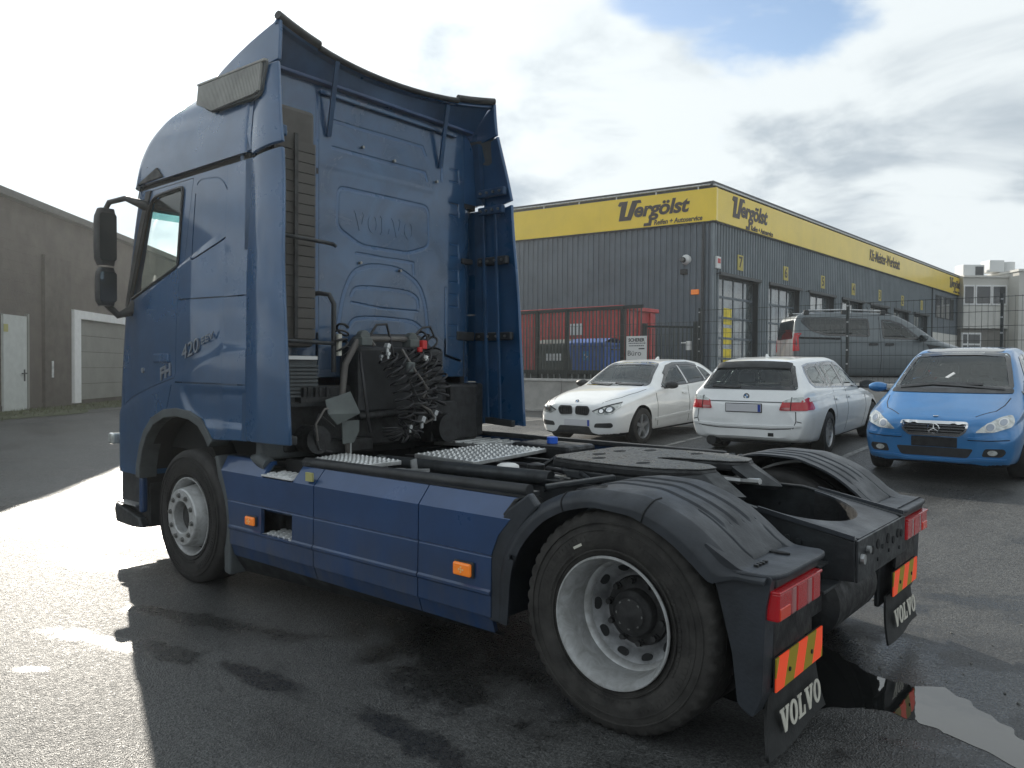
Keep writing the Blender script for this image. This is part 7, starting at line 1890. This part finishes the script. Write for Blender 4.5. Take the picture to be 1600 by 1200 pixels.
# ---- white estate car, tail towards the truck
def estate(loc, rz):
    R = tag(empty('parked_car', loc, rz), 'white estate car with wide rear window parked tail toward the truck', 'car')
    st = [(2.42, .26, .32, .45, .50, .50, .60, .45, .64, .32, .65), (2.36, .22, .28, .66, .50, .72, .63, .64, .68, .46, .69), (2.2, .20, .26, .79, .52, .85, .68, .78, .74, .56, .755), (1.7, .19, .25, .84, .56, .915, .78, .85, .86, .64, .885), (1.2, .19, .25, .85, .60, .92, .86, .87, .93, .68, .955),
          (.98, .19, .25, .85, .60, .92, .895, .87, .965, .70, .99), (.55, .19, .25, .85, .62, .92, .925, .86, 1.18, .66, 1.21), (.12, .19, .25, .85, .62, .92, .945, .86, 1.385, .60, 1.42), (-.3, .19, .25, .85, .62, .92, .96, .86, 1.425, .58, 1.465), (-1.0, .19, .25, .85, .62, .92, .98, .86, 1.425, .575, 1.475),
          (-1.6, .20, .26, .85, .64, .92, .995, .85, 1.40, .57, 1.455), (-1.93, .21, .27, .84, .64, .91, 1.0, .84, 1.365, .565, 1.415), (-2.03, .22, .28, .83, .64, .90, 1.0, .83, 1.32, .57, 1.365), (-2.2, .24, .30, .82, .64, .885, .985, .81, 1.10, .62, 1.125), (-2.29, .26, .32, .80, .62, .865, .95, .785, .99, .62, .995), (-2.37, .28, .34, .77, .56, .82, .80, .74, .86, .60, .865), (-2.42, .32, .38, .64, .54, .70, .70, .62, .78, .50, .785)]
    b, bv = car_body('body', R, st, M['carwhite'], (1.55, -1.33), .325); b_ = b
    for x in (1.55, -1.33):
        for y in (.80, -.80): car_wheel(R, x, y, .325, .225, 7)
    C('rear_window', rpoly([(-.70, 1.01), (.70, 1.01), (.66, 1.12), (.575, 1.335), (-.575, 1.335), (-.66, 1.12)], .03), 'x', -1, bv, 'carglass', R, th=.010, res=.05)
    C('roof_spoiler', rpoly([(-2.085, -.55), (-2.085, .55), (-1.98, .56), (-1.98, -.56)], .02), 'z', 1, bv, 'plastic', R, th=.02, res=.08)
    wiper(R, bv, [(.55, 1.045), (.2, 1.03), (.12, 1.04)], 'x', -1, .03)
    C('windscreen', rpoly([(-.68, 1.0), (.68, 1.0), (.60, 1.2), (.52, 1.385), (-.52, 1.385), (-.60, 1.2)], .05), 'x', 1, bv, 'carglass', R, th=.010, res=.05)
    for sd in (1, -1):
        outl = buf(dens([(.74, .955), (.12, .975), (-1.0, 1.01), (-1.82, 1.035), (-1.93, 1.10), (-1.86, 1.24), (-1.75, 1.335), (-1.5, 1.365), (-.3, 1.392), (.02, 1.365), (.30, 1.24), (.74, .955)], .06), .022)
        C('window_trim', outl, 'y', sd, bv, 'chrome_dull', R, th=.006, res=.05)
        for q in ([(.68, .972), (.30, 1.205), (.03, 1.345), (-.20, 1.372), (-.24, .995)], [(-.31, .995), (-.28, 1.374), (-.85, 1.372), (-.98, 1.01)], [(-1.02, 1.012), (-.92, 1.37), (-1.12, 1.365), (-1.22, 1.018)], [(-1.28, 1.022), (-1.18, 1.36), (-1.5, 1.348), (-1.72, 1.318), (-1.84, 1.22), (-1.89, 1.10), (-1.80, 1.052)]):
            C('side_window', rpoly(q, .03), 'y', sd, bv, 'carglass', R, th=.006, res=.05)
        seam(R, [(.98, .90), (.95, .55), (.88, .29)], 'y', sd, bv); seam(R, [(-.27, .97), (-.26, .55), (-.28, .29)], 'y', sd, bv); seam(R, [(-1.02, .99), (-1.0, .75), (-.92, .50)], 'y', sd, bv)
        seam(R, [(1.9, .80), (.9, .84), (-1.0, .90), (-2.2, .86)], 'y', sd, bv, .05, 'shoulder_crease', 'carwhite', .010)
        for x in (-.08, -.86): C('door_handle', rpoly([(x - .11, .80), (x + .11, .80), (x + .11, .835), (x - .11, .835)], .012), 'y', sd, bv, 'carwhite', R, th=.03)
        tl = C('tail_light', rpoly([(sd * .50, .715), (sd * .54, .84), (sd * .66, .885), (sd * .80, .90), (sd * .865, .74), (sd * .86, .712)], .02), 'x', -1, bv, 'red', R, th=.012, res=.05)
        C('clear_lens', rpoly([(sd * .545, .825), (sd * .56, .85), (sd * .66, .892), (sd * .80, .905), (sd * .82, .835)], .012), 'x', -1, bv, 'clearlens', tl, th=.015, res=.05)
        C('reverse_lens', rpoly([(sd * .515, .725), (sd * .525, .755), (sd * .645, .755), (sd * .645, .725)], .01), 'x', -1, bv, 'pinklens', tl, th=.015, res=.05)
        side = C('side_lens', rpoly([(-2.10, .72), (-2.06, .74), (-2.13, .86), (-2.20, .90), (-2.30, .87), (-2.40, .72)], .02), 'y', sd, bv, 'red', tl, th=.010, res=.05)
        seam(tl, [(sd * .655, .71), (sd * .655, .90)], 'x', -1, bv, .010, 'lamp_seam', th=.017)
        mirror(R, .66, sd * 1.0, 1.0, M['plastic'], 1.0)
        C('headlight', rpoly([(sd * .45, .60), (sd * .78, .70), (sd * .76, .60)], .02), 'x', 1, bv, 'clearlens', R, th=.01, res=.05)
    seam(R, [(-.72, .70), (-.73, .56), (-.69, .46), (-.4, .435), (.4, .435), (.69, .46), (.73, .56), (.72, .70)], 'x', -1, bv, .012, 'tailgate_seam')
    seam(R, [(-.55, .825), (.55, .825)], 'x', -1, bv, .014, 'tailgate_crease', 'greyplastic', .003)
    seam(R, [(-.80, .545), (-.74, .56)], 'x', -1, bv); seam(R, [(.80, .545), (.74, .56)], 'x', -1, bv)
    C('bumper_lip', buf(dens([(-.80, .50), (-.4, .475), (.4, .475), (.80, .50)]), .03), 'x', -1, bv, 'carwhite', R, th=.02, res=.06)
    h = bv.ray_cast(Vector((-5, .02, .73)), Vector((1, 0, 0)))[0]; plate_obj(R, (h.x - .012, .02, .735), -1)
    h = bv.ray_cast(Vector((-5, .0, .90)), Vector((1, 0, 0)))[0]; roundel(R, h + Vector((-.004, 0, 0)), (-.95, 0, .2), .045)
    C('tow_cover', rpoly([(-.42, .335), (-.34, .335), (-.34, .385), (-.42, .385)], .005), 'x', -1, bv, 'dark', R, th=.004, res=.04)
    b = MB(); b.cyl((-2.40, .52, .235), (-2.05, .52, .235), .075, 18); b.build('exhaust', M['black'], R, 40)
    b = MB(); b.b2((-2.2, -.6, .2), (-1.2, .6, .32)); b.build('floor_pan', M['dark'], R)
    open_glass(b_, R); cabin(R, -.1, -1.0, .92, .96)
    fn = MB(); fn.prism([(-1.5, 1.46), (-1.36, 1.465), (-1.46, 1.515), (-1.49, 1.515)], 'y', -.012, .012); fn.build('roof_fin', M['carwhite'], R, bevel=.005)
    return R
park(estate((0, 0, 0), 0), 3.00, -9.10, math.atan2(-.998, .06), 1.55, -1.33)

# ---- bright blue compact, nose towards the truck
def compact(loc, rz):
    R = tag(empty('parked_car', loc, rz), 'bright blue compact car with chrome barred grille parked facing the truck', 'car')
    st = [(1.92, .25, .31, .42, .47, .46, .62, .42, .70, .32, .71), (1.87, .22, .28, .64, .48, .70, .66, .61, .74, .46, .76), (1.74, .20, .26, .77, .52, .82, .72, .76, .80, .58, .83), (1.5, .19, .25, .81, .56, .87, .80, .82, .88, .63, .915), (1.2, .19, .25, .82, .58, .88, .88, .83, .975, .66, 1.01), (.98, .19, .25, .82, .60, .88, .93, .83, 1.05, .68, 1.085),
          (.6, .19, .25, .82, .62, .88, .97, .825, 1.27, .65, 1.31), (.22, .19, .25, .82, .62, .88, 1.0, .82, 1.47, .60, 1.515), (-.1, .19, .25, .82, .62, .88, 1.015, .82, 1.53, .58, 1.575), (-.6, .19, .25, .82, .62, .88, 1.03, .82, 1.535, .57, 1.59), (-1.15, .19, .25, .82, .64, .88, 1.05, .81, 1.49, .565, 1.555), (-1.5, .21, .27, .81, .64, .87, 1.06, .79, 1.42, .56, 1.49), (-1.7, .23, .29, .79, .64, .85, 1.03, .76, 1.18, .60, 1.22), (-1.84, .25, .31, .74, .62, .80, .92, .72, .99, .58, 1.0), (-1.92, .29, .35, .60, .58, .66, .80, .58, .86, .46, .865)]
    b, bv = car_body('body', R, st, M['carblue'], (1.12, -1.45), .31); b_ = b
    for x in (1.12, -1.45):
        for y in (.78, -.78): car_wheel(R, x, y, .31, .195, 9)
    C('windscreen', rpoly([(-.68, 1.075), (.68, 1.075), (.62, 1.28), (.545, 1.50), (.2, 1.53), (-.2, 1.53), (-.545, 1.50), (-.62, 1.28)], .05), 'x', 1, bv, 'carglass', R, th=.010, res=.05)
    C('cowl_panel', rpoly([(-.70, 1.03), (.70, 1.03), (.69, 1.08), (-.69, 1.08)], .02), 'x', 1, bv, 'plastic', R, th=.008, res=.06)
    wiper(R, bv, [(.60, 1.075), (.1, 1.11), (-.35, 1.13)], 'x', 1, .02); wiper(R, bv, [(.35, 1.13), (-.2, 1.13), (-.6, 1.085)], 'x', 1, .026)
    C('paper_note', rpoly([(-.11, 1.21), (-.07, 1.20), (.0, 1.26), (-.03, 1.275)], .005), 'x', 1, bv, 'white', R, th=.006, res=.04)
    for sd in (1, -1):
        for q in ([(.52, 1.03), (.20, 1.335), (.02, 1.452), (-.30, 1.475), (-.32, 1.06)], [(-.40, 1.065), (-.38, 1.475), (-1.0, 1.455), (-1.08, 1.10)], [(-1.15, 1.10), (-1.08, 1.445), (-1.4, 1.36), (-1.5, 1.14)]): C('side_window', rpoly(q, .03), 'y', sd, bv, 'carglass', R, th=.006, res=.05)
        C('quarter_window', rpoly([(.86, 1.01), (.60, 1.03), (.47, 1.15)], .02), 'y', sd, bv, 'carglass', R, th=.004, res=.05)
        seam(R, [(.84, .97), (.82, .55), (.75, .30)], 'y', sd, bv); seam(R, [(-.36, 1.04), (-.36, .6), (-.38, .30)], 'y', sd, bv)
        C('side_moulding', buf(dens([(.72, .56), (-1.0, .60)]), .05), 'y', sd, bv, 'carblue', R, th=.015)
        for x in (-.2, -1.0): C('door_handle', rpoly([(x - .1, .88), (x + .1, .88), (x + .1, .915), (x - .1, .915)], .012), 'y', sd, bv, 'carblue', R, th=.03)
        hl = C('headlight', rpoly([(sd * .43, .615), (sd * .52, .70), (sd * .66, .79), (sd * .76, .815), (sd * .80, .75), (sd * .78, .685), (sd * .62, .625)], .03), 'x', 1, bv, 'clearlens', R, th=.012, res=.04)
        for yy, zz, r_ in ((.58, .680, .052), (.70, .735, .046)):
            C('lamp_ring', ell(sd * yy, zz, r_ * 1.05, r_, 20), 'x', 1, bv, 'white', hl, th=.016, res=.03); C('lamp_lens', ell(sd * yy, zz, r_ * .75, r_ * .72, 16), 'x', 1, bv, 'chrome_dull', hl, th=.020, res=.03)
        fg = C('fog_recess', rpoly([(sd * .50, .335), (sd * .53, .43), (sd * .72, .435), (sd * .74, .39), (sd * .70, .335)], .03), 'x', 1, bv, 'plastic', R, th=.004, res=.05)
        C('fog_lamp', ell(sd * .61, .385, .05, .032, 16), 'x', 1, bv, 'clearlens', fg, th=.014, res=.03)
        C('bumper_strip', buf(dens([(sd * .36, .545), (sd * .55, .545), (sd * .77, .56)]), .026), 'x', 1, bv, 'carblue', R, th=.022, res=.05)
        C('bumper_gap', buf(dens([(sd * .36, .525), (sd * .55, .523), (sd * .77, .535)]), .008), 'x', 1, bv, 'dark', R, th=.004, res=.05)
        C('bonnet_seam', buf(dens([(1.80, sd * .42), (1.6, sd * .60), (1.4, sd * .66), (1.15, sd * .69)]), .010), 'z', 1, bv, 'dark', R, th=.0015, depth=.005)
        mirror(R, .62, sd * .98, 1.06, M['carblue'], .95)
        C('tail_light', rpoly([(sd * .56, .8), (sd * .60, 1.1), (sd * .72, 1.1), (sd * .80, .8)], .03), 'x', -1, bv, 'red', R, th=.01, res=.06)
    g = C('grille', rpoly([(-.355, .715), (.355, .715), (.33, .63), (.26, .575), (-.26, .575), (-.33, .63)], .03), 'x', 1, bv, 'dark', R, th=.016, res=.035)
    C('grille_frame', buf(dens(rpoly([(-.36, .720), (.36, .720), (.335, .625), (.265, .570), (-.265, .570), (-.335, .625)], .03) + [(-.33, .72)], .05), .024), 'x', 1, bv, 'chrome', g, th=.028, res=.03)
    for z, w in ((.69, .335), (.657, .325), (.622, .305), (.592, .27)):
        C('grille_bar', buf(dens([(-w, z), (w, z)]), .011), 'x', 1, bv, 'chrome', g, th=.028, res=.03)
    h = bv.ray_cast(Vector((5, 0, .648)), Vector((-1, 0, 0)))[0]; c = h + Vector((.03, 0, 0)); r = .062
    b = MB(); b.tube([c + Vector((0, r * math.cos(2 * PI * i / 28), r * math.sin(2 * PI * i / 28))) for i in range(29)], .0075, 6, cap=False)
    for a in (90, 210, 330):
        t = math.radians(a); b.tube([c, c + Vector((0, r * math.cos(t), r * math.sin(t)))], [.010, .004], 6)
    b.build('star_badge', M['chrome'], g, 60)
    b = MB(); b.cyl(c - Vector((.02, 0, 0)), c - Vector((.008, 0, 0)), r, 24); b.build('badge_back', M['dark'], g)
    h = bv.ray_cast(Vector((1.82, 0, 5)), Vector((0, 0, -1)))[0]; b = MB(); b.lathe([(0, .001), (.006, .02), (.004, .028), (0, .03)], h, 'z', 16); b.build('bonnet_badge', M['chrome'], R, 60)
    h = bv.ray_cast(Vector((5, 0, .49)), Vector((-1, 0, 0)))[0]
    b = MB(); b.b2((h.x - .02, -.25, .425), (h.x + .012, .25, .545)); b.build('plate_holder', M['black'], R, bevel=.008)
    C('lower_grille', rpoly([(-.36, .31), (.36, .31), (.42, .42), (-.42, .42)], .03), 'x', 1, bv, 'plastic', R, th=.004, res=.06)
    C('bumper_fin', buf(dens([(-.74, .295), (-.45, .30), (-.28, .275), (.28, .275), (.45, .30), (.74, .295)]), .03), 'x', 1, bv, 'carblue', R, th=.02, res=.06)
    open_glass(b_, R); cabin(R, -.1, -.95, .95, 1.03, .72, .10)
    C('roof_panel', rpoly([(-.2, -.45), (.12, -.47), (.12, .47), (-.2, .45)], .04), 'z', 1, bv, 'carglass2', R, th=.004, res=.09)
    return R
park(compact((0, 0, 0), 0), .30, -8.25, math.radians(90), 1.12, -1.45)

# ---- grey leisure van on the yard behind the fence
def van(loc, rz):
    R = tag(empty('parked_van', loc, rz), 'grey high roofed van with silver roof rails standing behind the mesh fence', 'van')
    st = [(2.18, .28, .34, .45, .50, .52, .66, .46, .74, .36, .75), (2.12, .24, .30, .68, .52, .74, .72, .66, .80, .50, .82), (1.95, .22, .28, .79, .56, .84, .80, .78, .90, .60, .925), (1.6, .21, .27, .83, .60, .87, .92, .84, 1.02, .66, 1.05), (1.25, .21, .27, .84, .62, .88, 1.02, .85, 1.13, .70, 1.165), (1.0, .21, .27, .84, .64, .88, 1.06, .85, 1.28, .70, 1.32), (.6, .21, .27, .84, .64, .88, 1.09, .84, 1.54, .66, 1.585),
          (.25, .21, .27, .84, .66, .88, 1.11, .84, 1.69, .64, 1.735), (-.2, .21, .27, .84, .66, .88, 1.13, .84, 1.745, .635, 1.79), (-1.0, .21, .27, .84, .66, .88, 1.15, .84, 1.755, .64, 1.805), (-1.7, .22, .28, .84, .66, .88, 1.16, .84, 1.74, .64, 1.785), (-2.02, .24, .30, .83, .66, .87, 1.16, .82, 1.70, .63, 1.735), (-2.12, .26, .32, .81, .66, .85, 1.14, .79, 1.58, .62, 1.61), (-2.18, .30, .36, .74, .62, .78, 1.05, .72, 1.30, .60, 1.32)]
    b, bv = car_body('body', R, st, M['cargrey'], (1.38, -1.43), .315)
    for x in (1.38, -1.43):
        for y in (.78, -.78): car_wheel(R, x, y, .315, .2, 6)
    for sd in (1, -1):
        C('side_window', rpoly([(.82, 1.13), (.40, 1.50), (.12, 1.60), (-.08, 1.61), (-.08, 1.16)], .04), 'y', sd, bv, 'carglass', R, th=.006, res=.05)
        C('side_window', rpoly([(-.40, 1.20), (-.40, 1.63), (-1.95, 1.66), (-2.0, 1.56), (-1.78, 1.34), (-1.45, 1.23)], .06), 'y', sd, bv, 'carglass2', R, th=.006, res=.05)
        seam(R, [(.86, 1.08), (.84, .6), (.76, .32)], 'y', sd, bv); seam(R, [(-.14, 1.70), (-.14, .6), (-.16, .32)], 'y', sd, bv); seam(R, [(-1.08, 1.20), (-1.08, .5), (-1.0, .34)], 'y', sd, bv)
        C('slide_rail', buf(dens([(-1.1, 1.14), (-2.08, 1.16)]), .05), 'y', sd, bv, 'dark', R, th=.006)
        for x in (.06, -.32): C('door_handle', rpoly([(x - .1, .98), (x + .1, .98), (x + .1, 1.04), (x - .1, 1.04)], .02), 'y', sd, bv, 'plastic', R, th=.03)
        C('tail_light', rpoly([(-2.12, .84), (-2.075, .85), (-2.09, 1.26), (-2.13, 1.28)], .01), 'y', sd, bv, 'red', R, th=.012, res=.05)
        rr_ = MB(); rr_.tube([(.05, sd * .60, 1.75), (-.05, sd * .62, 1.83), (-.9, sd * .63, 1.86), (-1.8, sd * .63, 1.84), (-1.95, sd * .62, 1.77)], .02, 8); rl = rr_.build('roof_rail', M['galv'], R, 60)
        for x in (-.02, -.95, -1.85): q = MB(); q.b2((x - .06, sd * .60, 1.74), (x + .06, sd * .65, 1.85)); q.build('rail_foot', M['plastic'], rl, bevel=.01)
        q = MB(); q.prism([(.22, 1.76), (-.04, 1.84), (-.02, 1.78)], 'y', sd * .60, sd * .64); q.build('rail_cap', M['plastic'], rl)
        mirror(R, .80, sd * 1.0, 1.17, M['cargrey'], 1.2)
        C('headlight', rpoly([(sd * .50, .70), (sd * .58, .86), (sd * .76, .88), (sd * .78, .74)], .03), 'x', 1, bv, 'clearlens', R, th=.01, res=.06)
        C('cheek_trim', rpoly([(1.0, .90), (.92, 1.02), (1.28, .96)], .02), 'y', sd, bv, 'plastic', R, th=.006, res=.06)
        C('tail_light', rpoly([(sd * .70, .84), (sd * .70, 1.28), (sd * .79, 1.28), (sd * .84, .84)], .02), 'x', -1, bv, 'red', R, th=.010, res=.06)
    C('windscreen', rpoly([(-.70, 1.17), (.70, 1.17), (.62, 1.5), (.56, 1.70), (-.56, 1.70), (-.62, 1.5)], .06), 'x', 1, bv, 'carglass', R, th=.010, res=.05)
    C('rear_window', rpoly([(-.62, 1.16), (.62, 1.16), (.58, 1.60), (-.58, 1.60)], .06), 'x', -1, bv, 'carglass2', R, th=.006, res=.05)
    C('grille', rpoly([(-.42, .60), (.42, .60), (.40, .74), (-.40, .74)], .03), 'x', 1, bv, 'plastic', R, th=.006)
    C('bumper', rpoly([(-.72, .32), (.72, .32), (.74, .52), (-.74, .52)], .04), 'x', 1, bv, 'plastic', R, th=.01)
    open_glass(b, R); cabin(R, -.1, -1.0, 1.15, 1.10, .74, .15)
    an = MB(); an.tube([(-.05, .0, 1.79), (-.16, .0, 1.98)], .006, 5); an.build('antenna', M['plastic'], R)
    return R
van((3.85, -16.7, YZ), math.radians(-143))
bpy.context.view_layer.update()

# ---------------------------------------------------------------- haze volume added to imitate lens glare
mb = MB(); mb.b2((-1000, -1000, -1.2), (1000, 1000, 11.0))
hz = bpy.data.materials.new('haze'); hz.use_nodes = True
nt = hz.node_tree; nt.nodes.clear()
o_ = nt.nodes.new('ShaderNodeOutputMaterial'); v_ = nt.nodes.new('ShaderNodeVolumePrincipled')
v_.inputs['Color'].default_value = (0.93, 0.97, 0.98, 1); v_.inputs['Density'].default_value = 0.0012; v_.inputs['Anisotropy'].default_value = 0.6
nt.links.new(v_.outputs[0], o_.inputs['Volume'])
tag(mb.build('haze', hz), 'thin added haze in the backlit air over the whole yard', 'haze', kind='stuff')
bpy.context.view_layer.update()
